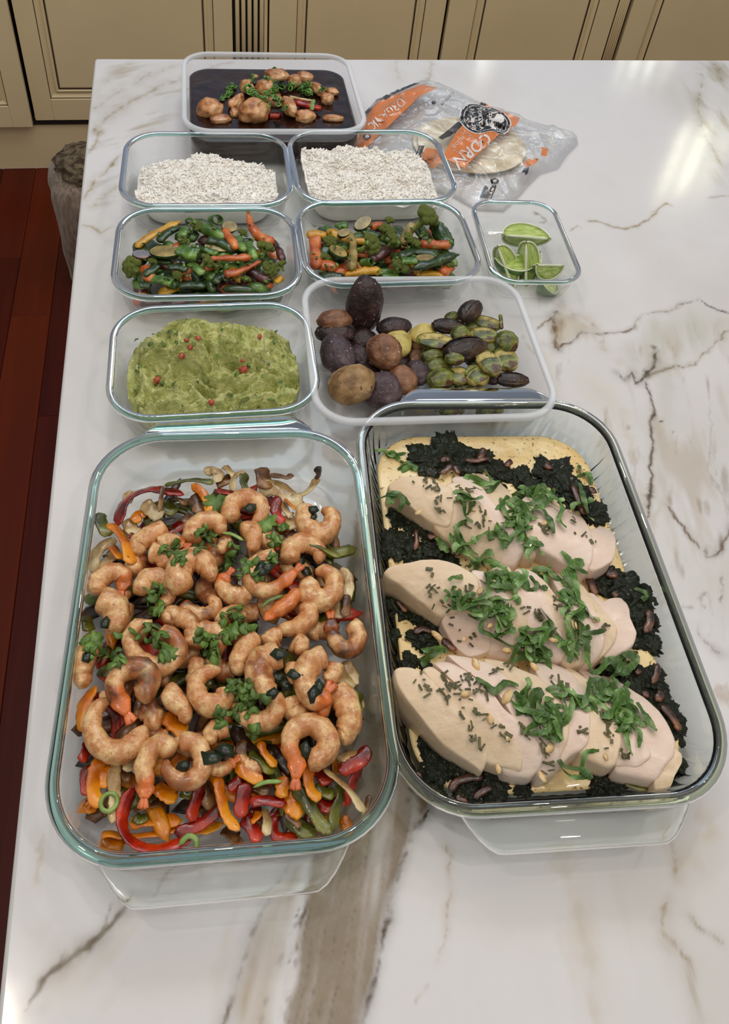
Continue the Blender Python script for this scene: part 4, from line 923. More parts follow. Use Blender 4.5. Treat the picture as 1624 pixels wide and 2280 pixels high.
# ------------------------------------------------------------------ right dish: cream sauce, greens, sliced chicken, herbs
def sauce_mat():
    k = NT('herbed_cream_sauce')
    c = k.ramp(k.noise(28, 4), [(.3, L4((226, 190, 120))), (.6, L4((244, 220, 162)))])
    s1 = k.ramp(k.noise(230, 2, .5), [(.62, (0, 0, 0, 1)), (.68, (.9, .9, .9, 1))])
    c = k.mix(s1, c, L4((112, 92, 48))); s2 = k.ramp(k.noise(90, 2, .4), [(.70, (0, 0, 0, 1)), (.74, (.5, .5, .5, 1))]); c = k.mix(s2, c, L4((130, 98, 60)))
    k.base(c); k.bump(k.noise(130, 4), .35, .002); return k.set(Roughness=.24, Coat_Weight=.3)
M_SAUCE = sauce_mat()
ZS = .020
def pool(name, key, z, inset, r, mat, lab, cat, amp=.0012, kind=None, NR=26, edge=.0):
    """liquid filling a vessel: surface plus body, gently uneven"""
    cx, cy, L, Wd, yaw = FIT[key]
    rg = [rrect_even(L - 2 * (inset + .010), Wd - 2 * (inset + .010), r, 200, .0056 - z), rrect_even(L - 2 * (inset + .001), Wd - 2 * (inset + .001), r, 200, .0125 - z), rrect_even(L - 2 * inset, Wd - 2 * inset, r, 200, -.001)]
    for k in range(NR):
        q = 1 - (k + .3) / NR; q = max(q, .02)
        P = rrect_even((L - 2 * inset) * q, (Wd - 2 * inset) * q, r * q, 200, 0.0)
        P[:, 2] = amp * fbm(P + (0, 0, 1), 60, 3, 5) * min(1, (1 - q) * 12)
        rg.append(P)
    V, F = loft(rg, True, True)
    o = obj(name, V, F, mat); o.location = (cx, cy, T + z); o.rotation_euler.z = yaw
    return tag(o, lab, cat, None, kind)
pool('cream_sauce', 'dishR', ZS, .0205, .045, M_SAUCE, 'creamy yellow sauce with herb specks around the chicken', 'sauce', .0015, 'stuff')

def chicken_mat(nm, a, b):
    k = NT(nm)
    st = k.mapping((60, 400, 60), (0, 0, .6))
    c = k.ramp(k.noise(18, 4), [(.35, L4(a)), (.65, L4(b))]); f = k.noise(1, 4, .6, st)
    c = k.mix(k.ramp(f, [(.5, (0, 0, 0, 1)), (.75, (.25, .25, .25, 1))]), c, L4((208, 172, 150)))
    k.base(c); k.bump(k.noise(110, 5, .65), .4, .002)
    k.set(Roughness=.36, Coat_Weight=.2, Coat_Roughness=.2); return k.m
M_CH = chicken_mat('poached_chicken', (226, 198, 160), (240, 218, 188)); M_CC = chicken_mat('chicken_cut_face', (232, 204, 184), (242, 222, 206))
B1, B2, B3, B4, B5, B6 = reg(820, 960, 4.06), reg(1150, 1000, 4.64), reg(830, 1220, 4.06), reg(1150, 1240, 4.06), reg(860, 1440, 4.06), reg(1200, 1460, 4.06)
def dense(poly, n):
    P = np.array(poly + [poly[0]], float); out = []
    m = len(poly); Q = np.vstack([P[-2], P, P[1]])
    for u in np.linspace(0, m, n, endpoint=False):
        i = int(u); t = u - i; a, b, c, d = Q[i:i + 4]
        cr_ = .5 * (2 * b + (c - a) * t + (2 * a - 5 * b + 4 * c - d) * t * t + (3 * b - a - 3 * c + d) * t ** 3)
        out.append(.6 * cr_ + .4 * (b * (1 - t) + c * t))
    return np.array(out)
def slab(poly, axis, halfw, z0, hd, lay, mat, lab, i, flat=False):
    """one slice: outline on the ground, domed top that follows the breast"""
    pp = dense(poly, 72); ax = np.array([W(a, b, z0)[:2] for a, b in axis])
    def dome(XY):
        d, _ = seg_dist(XY, ax); return z0 + hd * np.clip(1 - (d / halfw) ** 2, 0, 1)
    # ground outline: unproject each picture point at the height the top has there
    XY = np.array([W(a, b, z0 + .5 * hd)[:2] for a, b in pp])
    for _ in range(4):
        h = dome(XY) + lay; XY = np.array([W(a, b, hh)[:2] for (a, b), hh in zip(pp, h)])
    c = XY.mean(0); rg = []
    for q, dz in ((1.0, -.9), (1.0, -.5), (.997, -.2), (.985, -.06), (.955, 0), (.9, 0), (.8, 0), (.68, 0), (.55, 0), (.42, 0), (.28, 0), (.14, 0)):
        X = c + (XY - c) * q; z = dome(X) + lay
        zb = .014
        if dz <= -.5: z = z - (z - zb) * (-dz)
        else: z = z + dz * .012
        z = np.maximum(z, .012)
        P = np.c_[X, z + T]
        P[:, 2] += .0011 * fbm(P, 60, 3, i) + .0005 * vnoise(P, 220, i)
        rg.append(P)
    V, F = loft(rg, True, True)
    o3 = np.array([c[0], c[1], T + z0]); o = obj('chicken_slice', V - o3, F, mat); o.location = o3
    return tag(o, lab, 'chicken slice', 'sliced chicken breast in the right dish')
SL = [
 ([(880, 1085), (1100, 1170), (1340, 1270)], .048, .024, .026, [
  (B1([(180, 490), (290, 410), (480, 400), (620, 450), (760, 510), (775, 600), (775, 700), (762, 800), (720, 870), (600, 840), (510, 790), (400, 700), (280, 610), (200, 550)]), M_CH, 'tapered left end slice of the back chicken breast'),
  (B1([(700, 480), (830, 455), (900, 520), (1030, 650), (1120, 800), (1210, 1000), (1218, 1150), (1160, 1215), (1050, 1180), (950, 1130), (740, 1010), (640, 920), (590, 850), (640, 700)]), M_CH, 'second slice of the back breast, under the tapered end'),
  (B1([(760, 440), (800, 402), (930, 408), (1010, 480), (1130, 640), (1280, 830), (1400, 1000), (1412, 1100), (1330, 1210), (1200, 1200), (1100, 1000), (900, 700)]), M_CC, 'third slice of the back breast, ridge showing at its back'),
  (B1([(930, 380), (1010, 368), (1150, 415), (1290, 560), (1340, 660), (1440, 820), (1540, 980), (1520, 1130), (1400, 1140), (1250, 900), (1050, 600)]), M_CH, 'fourth slice of the back breast under the basil'),
  (B2([(140, 440), (180, 362), (250, 350), (310, 400), (420, 450), (560, 550), (680, 680), (770, 830), (805, 980), (790, 1150), (730, 1280), (650, 1322), (590, 1290), (400, 1120), (150, 1000), (0, 800), (20, 560)]), M_CC, 'broad pale slice of the back breast with torn cut face'),
  (B2([(720, 860), (850, 800), (930, 780), (1000, 850), (1032, 960), (1022, 1100), (980, 1170), (900, 1220), (790, 1262), (700, 1200), (690, 1000)]), M_CC, 'round end slice at the right tip of the back breast')]),
 ([(880, 1275), (1110, 1350), (1390, 1430)], .048, .024, .028, [
  (B3([(100, 222), (160, 160), (300, 130), (440, 105), (600, 98), (760, 140), (900, 215), (960, 270), (975, 380), (960, 510), (870, 592), (720, 602), (620, 622), (560, 595), (480, 525), (350, 430), (240, 330), (140, 275)]), M_CH, 'smooth tapered left end slice of the middle chicken breast'),
  (B3([(620, 660), (700, 580), (870, 560), (970, 580), (1060, 700), (1070, 850), (1055, 935), (900, 980), (830, 960), (740, 880), (680, 790)]), M_CC, 'second slice of the middle breast, low and pale'),
  (B3([(900, 190), (1060, 230), (1150, 330), (1250, 470), (1250, 700), (1290, 900), (1235, 1003), (1130, 990), (1040, 950), (980, 700), (900, 400)]), M_CC, 'third slice of the middle breast beneath looping basil'),
  (B3([(1080, 180), (1230, 165), (1310, 330), (1400, 640), (1430, 850), (1330, 980), (1220, 990), (1150, 700), (1100, 400)]), M_CH, 'fourth slice of the middle breast beneath the basil heap'),
  (B4([(-10, 110), (100, 108), (200, 170), (250, 300), (350, 560), (440, 760), (440, 900), (390, 945), (200, 900), (60, 600), (-20, 300)]), M_CC, 'fifth slice of the middle breast with a line of chopped rosemary'),
  (B4([(180, 160), (280, 240), (370, 360), (480, 480), (545, 620), (600, 780), (625, 960), (500, 995), (420, 970), (330, 700), (220, 400)]), M_CH, 'sixth slice of the middle breast, a basil strip across it'),
  (B4([(280, 80), (400, 130), (500, 250), (580, 350), (700, 490), (785, 620), (805, 760), (770, 880), (680, 970), (590, 980), (540, 700), (420, 400)]), M_CC, 'seventh slice of the middle breast, long basil ribbon on top'),
  (B4([(520, 180), (620, 315), (720, 400), (810, 500), (885, 590), (918, 650), (890, 780), (800, 892), (690, 962), (640, 800), (560, 450)]), M_CH, 'eighth slice of the middle breast with tan outer edge'),
  (B4([(640, 330), (700, 330), (760, 400), (850, 372), (950, 368), (1020, 450), (1042, 560), (1095, 690), (1060, 800), (950, 880), (830, 932), (760, 860), (700, 550)]), M_CC, 'white angular end slice at the right tip of the middle breast')]),
 ([(890, 1530), (1150, 1610), (1490, 1690)], .055, .024, .028, [
  (B5([(75, 205), (130, 175), (230, 180), (340, 230), (430, 305), (530, 405), (640, 520), (740, 660), (805, 780), (862, 900), (922, 1000), (890, 1100), (855, 1130), (810, 1090), (700, 1010), (560, 920), (480, 850), (380, 730), (300, 620), (200, 500), (100, 340)]), M_CH, 'tapered left end slice of the front chicken breast'),
  (B5([(330, 215), (400, 168), (490, 230), (570, 300), (710, 400), (870, 520), (970, 620), (1090, 740), (1185, 880), (1242, 1010), (1222, 1122), (1150, 1112), (1020, 1085), (900, 1040), (780, 800), (560, 450)]), M_CH, 'second slice of the front breast dotted with rosemary'),
  (B5([(430, 145), (560, 128), (700, 200), (860, 320), (970, 420), (1060, 550), (1180, 640), (1310, 780), (1430, 940), (1445, 1030), (1380, 1120), (1300, 1182), (1180, 1172), (1050, 1130), (1000, 800), (700, 400)]), M_CC, 'third slice of the front breast with a garlic piece'),
  (B5([(550, 72), (700, 82), (900, 130), (1020, 200), (1120, 310), (1260, 440), (1400, 640), (1560, 840), (1585, 1000), (1500, 1150), (1380, 1190), (1300, 900), (1000, 400), (700, 200)]), M_CC, 'fourth slice of the front breast, long pale ridge at its back'),
  (B6([(-500, 30), (-350, 40), (-150, 120), (0, 180), (120, 300), (210, 400), (290, 560), (270, 760), (210, 900), (170, 1050), (60, 1100), (-20, 1000), (-100, 600), (-300, 250)]), M_CH, 'fifth slice of the front breast, crossed by a basil loop'),
  (B6([(-60, 55), (120, 60), (250, 115), (350, 210), (450, 390), (470, 600), (455, 780), (400, 850), (300, 900), (200, 980), (150, 800), (100, 400)]), M_CC, 'sixth slice of the front breast with a torn lower edge'),
  (B6([(240, 100), (400, 175), (520, 280), (630, 430), (725, 620), (755, 800), (700, 980), (620, 1012), (500, 962), (420, 935), (360, 850), (380, 500)]), M_CH, 'seventh slice of the front breast, rosemary in a vertical line'),
  (B6([(330, 90), (480, 138), (600, 205), (740, 345), (865, 540), (905, 720), (1000, 830), (1020, 920), (900, 1010), (800, 1000), (690, 985), (700, 700), (560, 350)]), M_CC, 'eighth slice of the front breast under the right basil heap'),
  (B6([(570, 175), (640, 160), (720, 218), (850, 308), (980, 392), (1100, 510), (1190, 640), (1242, 780), (1232, 900), (1160, 985), (1060, 1130), (900, 1105), (720, 1065), (690, 1010), (850, 900), (800, 500)]), M_CC, 'broad speckled end slice of the front breast'),
  (B6([(1200, 830), (1290, 880), (1302, 960), (1235, 1080), (1190, 1190), (1060, 1212), (1040, 1150), (1090, 1030)]), M_CH, 'small folded flap at the right tip of the front breast')])]
chick = []
for bi, (axis, hw, z0, hd, sl) in enumerate(SL):
    n = len(sl)
    for i, (poly, m, lab) in enumerate(sl): chick.append(slab(poly, axis, hw, z0 - .004, hd, (n - i) * .0016 - .004, m, lab, bi * 20 + i))

# dark cooked greens
M_GRN = food('cooked_kale', [(.3, (14, 20, 10)), (.55, (34, 44, 20)), (.8, (78, 90, 44))], 220, .34, .8, 420, .002, coat=.3, var=.3)
GR = [mesh_data('cooked_greens', *(lambda vf: (vf[0] * (1 + .20 * vnoise(vf[0], 7, s)[:, None] + .16 * np.abs(vnoise(vf[0], 16, s + 3))[:, None] + .07 * vnoise(vf[0], 34, s + 5)[:, None]) * np.array([1, 1, .5]), vf[1]))(blob(5, (1, 1, 1), .7, 2.4, s)), M_GRN) for s in range(5)]
GP = [(955, 1022, 42), (1003, 1003, 42), (1042, 1030, 38), (1075, 1015, 22), (1112, 1050, 26), (1162, 1062, 26), (1228, 1050, 42), (1262, 1082, 38), (1292, 1112, 28), (1322, 1150, 22), (1334, 1132, 20), (1182, 1092, 28), (1110, 1085, 20),
      (890, 1150, 26), (930, 1165, 36), (962, 1182, 28), (878, 1208, 30), (915, 1226, 32), (975, 1222, 38), (1002, 1252, 26), (858, 1226, 16), (870, 1298, 30), (900, 1340, 42), (942, 1362, 42), (964, 1392, 26), (878, 1410, 14), (940, 1424, 28),
      (1340, 1282, 40), (1382, 1302, 42), (1422, 1332, 36), (1402, 1372, 38), (1440, 1382, 28), (1442, 1424, 28), (1386, 1412, 24), (1352, 1482, 28), (1410, 1522, 46), (1452, 1512, 34), (1470, 1562, 28), (1492, 1590, 30), (1504, 1620, 22), (1520, 1702, 15), (1522, 1652, 8),
      (914, 1470, 22), (950, 1482, 18), (958, 1650, 30), (970, 1700, 32), (1010, 1702, 36), (1052, 1722, 38), (1092, 1738, 36), (1042, 1758, 30), (1100, 1762, 26), (972, 1762, 20), (1165, 1752, 18), (1342, 1732, 32), (1370, 1742, 26), (1330, 1590, 22), (1380, 1350, 24)]
rg_ = random.Random(9)
def zoneR(x, y):
    v = 'at the back edge' if y < 1110 else 'beside the back breast' if y < 1270 else 'beside the middle breast' if y < 1460 else 'beside the front breast' if y < 1640 else 'at the front edge'
    return v + (' left' if x < 1020 else ' right' if x > 1200 else ' centre')
greens = []
def zoneB(x, y):
    yb = y - (x - 1100) * .28
    return 'on the %s of the %s chicken breast' % ('left part' if x < 1060 else 'right part' if x > 1250 else 'middle', 'back' if yb < 1225 else 'middle' if yb < 1460 else 'front')
for k, (x_, y_, r_) in enumerate(GP):
    s = scl(x_, y_, .022); p = W(x_, y_, .022)
    o = new('cooked_greens', rg_.choice(GR)); o.location = (p[0], p[1], T + .0195); q = r_ * s * .92
    o.scale = (q, q * rg_.uniform(.9, 1.2), min(q, .009) * 1.1); o.rotation_euler.z = rg_.uniform(0, 6.28)
    greens.append(tag(o, 'clump of dark cooked greens %s' % zoneR(x_, y_), 'greens', 'dark cooked greens in the cream sauce'))
M_MUSH = food('browned_mushroom', [(.3, (44, 20, 14)), (.55, (92, 48, 28)), (.8, (140, 88, 52))], 60, .25, .4, 240, coat=.5)
MU = [(B1, [(870, 260), (980, 265), (1100, 240)], 6), (B1, [(1000, 270), (1030, 200), (1050, 150)], 8), (B1, [(660, 280), (700, 240), (740, 270)], 7), (B1, [(650, 390), (720, 340), (760, 300)], 8), (B1, [(780, 300), (800, 350), (820, 390)], 7), (B1, [(1240, 320), (1280, 280), (1260, 260)], 7),
      (B1, [(430, 880), (440, 990), (420, 1080)], 6), (B1, [(530, 960), (600, 940), (640, 900)], 9), (B1, [(740, 1090), (800, 1100), (810, 1130)], 8), (B2, [(570, 360), (630, 480), (690, 620), (720, 680)], 9), (B2, [(290, 150), (330, 180), (340, 210)], 9), (B2, [(750, 430), (790, 420), (800, 460)], 8), (B2, [(760, 1310), (780, 1400), (800, 1480)], 9),
      (B2, [(920, 1270), (980, 1290), (1050, 1290)], 10), (B3, [(220, 460), (260, 520), (310, 580)], 7), (B3, [(370, 770), (450, 730), (540, 760)], 7), (B3, [(620, 830), (690, 870), (760, 930)], 10), (B4, [(640, 180), (690, 270), (720, 350)], 8), (B4, [(870, 310), (900, 340), (920, 360)], 8), (B4, [(1190, 470), (1210, 580), (1160, 690)], 10), (B4, [(1280, 960), (1270, 1050), (1230, 1150)], 7),
      (B4, [(1090, 1020), (1120, 1060)], 9), (B6, [(1070, 340), (1100, 350), (1060, 410)], 9), (B6, [(1100, 440), (1180, 520), (1250, 620), (1260, 680)], 9), (B6, [(930, 340), (1000, 350)], 8), (B5, [(570, 1320), (640, 1220), (780, 1180), (880, 1180)], 9), (B5, [(640, 1330), (680, 1390), (740, 1390)], 8), (B5, [(790, 1370), (880, 1300), (960, 1270)], 7), (B5, [(270, 1140), (320, 1170)], 6), (B6, [(780, 1150), (860, 1190), (1000, 1210)], 6), (B4, [(1070, 850), (1080, 880)], 7)]
for k, (f, pts, w_) in enumerate(MU):
    pts = f(pts); m = np.mean(pts, 0); s = scl(m[0], m[1], .027); P = np.array([W(a, b, .0265) for a, b in pts]); o3 = P.mean(0)
    V, F = sweep(P - o3, w_ * s, w_ * s * .4, 10, 8, taper=tround(.15, .15), power=2.4, wob=.25, seed=k)
    o = obj('mushroom_strip', V, F, M_MUSH if k != 29 else PEP['green']); o.location = o3
    tag(o, '%s brown mushroom strip %s' % ('curved' if len(pts) > 2 else 'short', zoneR(*m)), 'mushroom', 'browned mushroom strips in the right dish')
topR = topper(chick + greens, .003)
# chopped rosemary
M_ROS = herb_mat('chopped_rosemary', [(.3, (64, 60, 30)), (.6, (100, 96, 54)), (.8, (130, 126, 80))], .5)
RM = [mesh_data('rosemary_piece', *box(-a, a, -b, b, 0, .0007, .0003), M_ROS) for a, b in ((.0030, .0008), (.0022, .0009), (.0038, .0008), (.0014, .0010), (.0026, .0014))]
LN = [(B1, [(430, 480), (640, 520), (660, 740)], 60, 34), (B1, [(880, 480), (900, 640), (1090, 760)], 50, 34), (B1, [(880, 860), (1020, 850), (1140, 1060)], 40, 18), (B2, [(560, 670), (620, 830), (830, 980)], 30, 14), (B2, [(270, 740), (300, 860)], 40, 22),
      (B3, [(520, 180), (560, 450), (700, 560)], 60, 30), (B3, [(860, 320), (880, 480)], 40, 20), (B3, [(720, 720), (980, 850)], 60, 12), (B4, [(80, 460), (240, 560), (330, 700)], 30, 40), (B4, [(420, 420), (460, 540)], 20, 12), (B4, [(760, 760), (820, 620)], 40, 8), (B4, [(270, 230), (380, 460)], 20, 8),
      (B5, [(290, 270), (330, 350), (330, 560)], 50, 12), (B5, [(480, 400), (700, 640), (860, 950)], 40, 30), (B5, [(520, 300), (620, 380), (900, 620), (1100, 830)], 50, 44), (B5, [(700, 270), (850, 380), (920, 440)], 45, 30), (B5, [(960, 260), (1100, 150), (1250, 230)], 40, 14), (B5, [(1220, 700), (1290, 790)], 30, 12),
      (B6, [(60, 140), (240, 300), (320, 420)], 40, 30), (B6, [(580, 500), (650, 660), (630, 860)], 30, 24), (B6, [(780, 880), (820, 900)], 40, 10), (B5, [(1450, 900), (1500, 1120)], 60, 16), (B6, [(330, 640), (420, 700)], 40, 8)]
tot = sum(q[3] for q in LN); nro = 0
for f, pts, sp, n_ in LN:
    P = np.array(f(pts)); s4 = sp / 4.06
    for _ in range(int(n_ * 298 / tot)):
        c = cr(P, 24)[rc.randrange(24)]
        o = drop(rc.choice(RM), 'rosemary_piece', c[0] + rc.gauss(0, s4 * .55), c[1] + rc.gauss(0, s4 * .55), topR, None, 'bit of chopped rosemary needle ' + zoneB(*c), 'rosemary', 'chopped rosemary ' + zoneB(*c), rc.uniform(.6, 1.15), tilt=.25, r_=rc)
        nro += 1
# basil ribbons
M_BAS = herb_mat('basil', [(.32, (50, 80, 30)), (.5, (88, 124, 54)), (.68, (142, 168, 112))], .4)
def ribbon(L_, w_, arch, bend, seed):
    r_ = random.Random(seed); n = 6; P = []
    for i in range(n):
        t = i / (n - 1) * 2 - 1; P.append((L_ * t, bend * math.sin(t * 2.2 + seed) + r_.uniform(-.0008, .0008), arch * (1 - t * t) + r_.uniform(0, .0012)))
    V, F = sweep(P, w_ * 1.2, .0002, 12, 4, taper=lambda t: min(1, .55 + 3 * min(t, 1 - t)), roll=lambda t: .8 * math.sin(t * 4 + seed), wob=.3, seed=seed)
    return V, F
BA = [mesh_data('basil_ribbon', *ribbon(L_, w_, a, b, i), M_BAS, False) for i, (L_, w_, a, b) in enumerate([(.010, .0020, .002, .004), (.013, .0017, .003, .005), (.007, .0026, .001, .002), (.011, .0022, .002, .006), (.014, .0018, .002, .003), (.008, .0017, .002, .005), (.010, .0034, .001, .002)])]
BC = [(1135, 1130, 30, 8), (1180, 1118, 30, 12), (1200, 1090, 26, 7), (1160, 1160, 26, 9), (1120, 1190, 18, 4), (1040, 1205, 30, 6), (1075, 1255, 22, 5), (1030, 1120, 22, 5), (1075, 1075, 16, 4), (1180, 1210, 24, 6), (1100, 1290, 26, 9), (1140, 1300, 26, 8), (1060, 1345, 24, 6), (1110, 1355, 26, 9), (1130, 1390, 26, 7), (1180, 1430, 26, 12), (1200, 1458, 24, 9),
      (1195, 1290, 20, 6), (1230, 1290, 16, 4), (1265, 1330, 18, 4), (1290, 1360, 22, 6), (1275, 1420, 22, 5), (1310, 1410, 16, 4), (1220, 1410, 14, 3), (1285, 1260, 12, 3), (1165, 1555, 26, 7), (1200, 1590, 24, 9), (1240, 1590, 24, 8), (1215, 1625, 20, 6), (1245, 1545, 14, 3), (1300, 1560, 16, 4), (1350, 1530, 26, 7), (1380, 1570, 22, 7), (1395, 1600, 24, 12), (1400, 1630, 14, 4), (1375, 1480, 24, 5), (1290, 1700, 16, 2), (1270, 1725, 12, 1), (870, 1010, 14, 3), (900, 1040, 16, 3), (880, 1120, 14, 3), (950, 1085, 8, 1), (1010, 1330, 12, 3), (960, 1460, 14, 3), (1310, 1060, 12, 2), (1290, 1130, 12, 2), (1430, 1320, 14, 2)]
for x_, y_, sp, n_ in BC:
    for _ in range(n_):
        drop(rc.choice(BA), 'basil_ribbon', x_ + rc.gauss(0, sp * .5), y_ + rc.gauss(0, sp * .45), topR, T + ZS + .001, 'thin green basil ribbon ' + zoneB(x_, y_), 'basil', 'shredded basil ' + zoneB(x_, y_), rc.uniform(.7, 1.2), tilt=.3, r_=rc)
def bribbon(f, pts, w_, lab, dz=.004):
    pts = f(pts); m = np.mean(pts, 0); P = []
    for a, b in pts:
        p = W(a, b, .045); z = topR(p[0], p[1], T + ZS) - T + dz; P.append(W(a, b, z))
    P = np.array(P); o3 = P.mean(0); s = scl(m[0], m[1], .045)
    V, F = sweep(P - o3, w_ * s, .0002, 6 * len(pts), 4, taper=lambda t: min(1, .5 + 5 * min(t, 1 - t)), roll=lambda t: .6 * math.sin(t * 9), wob=.25)
    o = obj('basil_ribbon', V, F, M_BAS, None, False); o.location = o3; tag(o, lab, 'basil', 'shredded basil on the chicken')
bribbon(B3, [(690, 300), (720, 265), (800, 260), (900, 210), (980, 170)], 5, 'long basil ribbon lying across the left of the middle breast')
bribbon(B3, [(770, 440), (790, 560), (880, 520), (1000, 490), (1070, 520), (1010, 640), (980, 740), (1080, 790), (1280, 890), (1400, 770)], 6, 'longest looping basil ribbon on the middle breast')
bribbon(B3, [(860, 600), (950, 640), (1050, 600), (1190, 560)], 5, 'basil ribbon below the loop on the middle breast')
bribbon(B4, [(450, 570), (480, 700), (530, 850), (560, 930)], 8, 'wide straight basil strip standing out on the middle breast')
bribbon(B4, [(360, 320), (430, 350), (510, 470)], 7, 'basil strip pointing down right near the top of the middle breast')
bribbon(B4, [(580, 700), (640, 800), (640, 920), (680, 1020)], 7, 'thin basil strip hanging over the lower edge of the middle breast')
bribbon(B4, [(520, 30), (510, 130), (540, 280), (570, 400)], 8, 'basil strip between the back and middle breasts')
bribbon(B4, [(780, 910), (880, 980), (960, 1040), (1050, 980), (1080, 900), (960, 880)], 9, 'folded basil leaf strip on the greens right of the middle breast')
bribbon(B6, [(890, 420), (960, 530), (1020, 620), (1070, 680)], 7, 'pale basil ribbon on the speckled end slice')
bribbon(B6, [(430, 250), (530, 270), (620, 330), (660, 360)], 7, 'basil ribbon at the top right of the front breast')
bribbon(B6, [(440, 320), (540, 420), (700, 530)], 5, 'thin dark basil ribbon slanting across the front breast')
bribbon(B5, [(810, 285), (900, 330), (980, 400), (1060, 340), (1100, 320), (1200, 350)], 8, 'wavy basil ribbon on the front breast, left of centre')
bribbon(B1, [(780, 860), (830, 980), (900, 1040), (1000, 960), (1100, 900)], 7, 'forked basil ribbon on the back breast')
bribbon(B1, [(1140, 880), (1210, 930), (1290, 990)], 10, 'leafy basil strip at the centre of the back breast')
bribbon(B1, [(620, 960), (680, 1040), (720, 1100)], 10, 'basil leaf strip between the back and middle breasts at left')
bribbon(B2, [(410, 490), (480, 600), (440, 720), (520, 810)], 5, 'zigzag basil ribbon on the broad pale slice')
bribbon(B2, [(660, 350), (690, 480), (740, 660)], 6, 'straight basil strip lying on the greens by the right wall')
bribbon(B2, [(280, 620), (350, 740), (390, 870)], 7, 'pale basil ribbon on the broad slice of the back breast')
M_GAR = food('roasted_garlic', [(.3, (214, 170, 104)), (.6, (238, 220, 172))], 120, .35, .3, 300, coat=.3, spots=(150, .62, (150, 74, 30)))
GM = [mesh_data('garlic_piece', *blob(2, (.0034, .0019, .0013), .5, 2.2, s), M_GAR) for s in range(3)]
for k, (x_, y_, s_) in enumerate([(925, 1080, 1), (932, 1140, 1.2), (1055, 1135, .7), (1005, 1272, 1), (1070, 1315, 1.2), (1092, 1392, 1), (1130, 1448, 1.3), (973, 1415, 1.6), (1018, 1312, .6), (1035, 1422, .9), (1060, 1480, 1.5), (1190, 1484, 1.3), (1038, 1545, 1.3), (1130, 1552, 1.8), (1092, 1600, 1.2), (1225, 1665, 1.5), (1208, 1730, 1.2), (1110, 1712, 1), (1280, 1392, 1.2), (1215, 1165, 1.4), (1328, 1380, 1), (1255, 1300, .9), (1232, 1425, 1.2), (1350, 1685, .8), (1132, 1642, .9)]):
    drop(GM[k % 3], 'garlic_piece', x_, y_, topR, T + ZS, 'golden bit of roasted garlic on the sliced chicken', 'garlic', 'roasted garlic bits on the chicken', s_, None, .2, rc)
# ------------------------------------------------------------------ guacamole
GC, V1, V2, PO, SO = reg(220, 640, 3.248), reg(220, 260, 3.248), reg(640, 260, 2.388), reg(660, 600, 2.707), reg(400, 100, 3.777)
def heap(name, key, inset, r, hf, mat, lab, cat, kind=None, NR=90, NC=260, floor_in=.012):
    """mound with its own height function hf(u, v) in the vessel's frame, filling down to the vessel's floor"""
    cx, cy, L, Wd, yaw = FIT[key]
    rg = [rrect_even(L - 2 * (inset + .012), Wd - 2 * (inset + .012), r, NC, .0052), rrect_even(L - 2 * (inset + .002), Wd - 2 * (inset + .002), r, NC, .012)]
    for k in range(NR):
        q = 1 - k / NR * .985
        P = rrect_even((L - 2 * inset) * q, (Wd - 2 * inset) * q, r * q, NC, 0.0)
        P[:, 2] = np.maximum(hf(P[:, 0], P[:, 1]), .0122); rg.append(P)
    V, F = loft(rg, True, True)
    o = obj(name, V, F, mat); o.location = (cx, cy, T); o.rotation_euler.z = yaw
    return tag(o, lab, cat, None, kind)
def guac_mat():
    k = NT('guacamole')
    c = k.ramp(k.noise(70, 5, .65), [(.3, L4((150, 158, 78))), (.5, L4((194, 198, 122))), (.72, L4((226, 222, 160)))])
    s1 = k.ramp(k.noise(150, 4, .7, None, 1.2), [(.60, (0, 0, 0, 1)), (.68, (.85, .85, .85, 1))]); c = k.mix(s1, c, L4((52, 74, 26)))
    k.base(c); k.bump(k.noise(160, 5, .65), .9, .004); return k.set(Roughness=.38, Coat_Weight=.15)
def hg(u, v):
    P = np.c_[u, v, u * 0]
    w = np.c_[fbm(P, 24, 3, 60), fbm(P, 24, 3, 61), u * 0] * .03
    rid = 1 - np.abs(fbm((P + w) * np.array([1, 2.0, 1]), 38, 4, 62)) * 3.2; rid2 = 1 - np.abs(vnoise(P + w, 120, 63)) * 2
    h = .027 + .034 * np.exp(-((u + .008) / .062) ** 2 - ((v - .014) / .043) ** 2)
    h -= .024 * np.clip((v - .030) / .04, 0, 1) ** 1.2 + .018 * np.clip((np.abs(u) - .060) / .03, 0, 1) * np.clip((v + .01) / .03, 0, 1)
    h += .014 * np.exp(-((u + .030) / .034) ** 2 - ((v - .052) / .016) ** 2) + .006 * np.exp(-((u - .045) / .03) ** 2 - ((v - .035) / .02) ** 2)
    return h + .0130 * np.clip(rid, -.6, 1) + .0022 * rid2 + .0012 * vnoise(P, 260, 64)
guac = heap('guacamole', 'guac', .0165, .034, hg, guac_mat(), 'chunky green guacamole mounded in its glass container', 'guacamole')
topG = topper([guac], .002)
M_TOM = food('tomato_bit', [(.3, (150, 50, 30)), (.7, (206, 106, 72))], 200, .3, .2, 300, coat=.2)
TM = [mesh_data('tomato_piece', *blob(2, (.0042, .0034, .003), .3, 2, s), M_TOM) for s in range(3)]
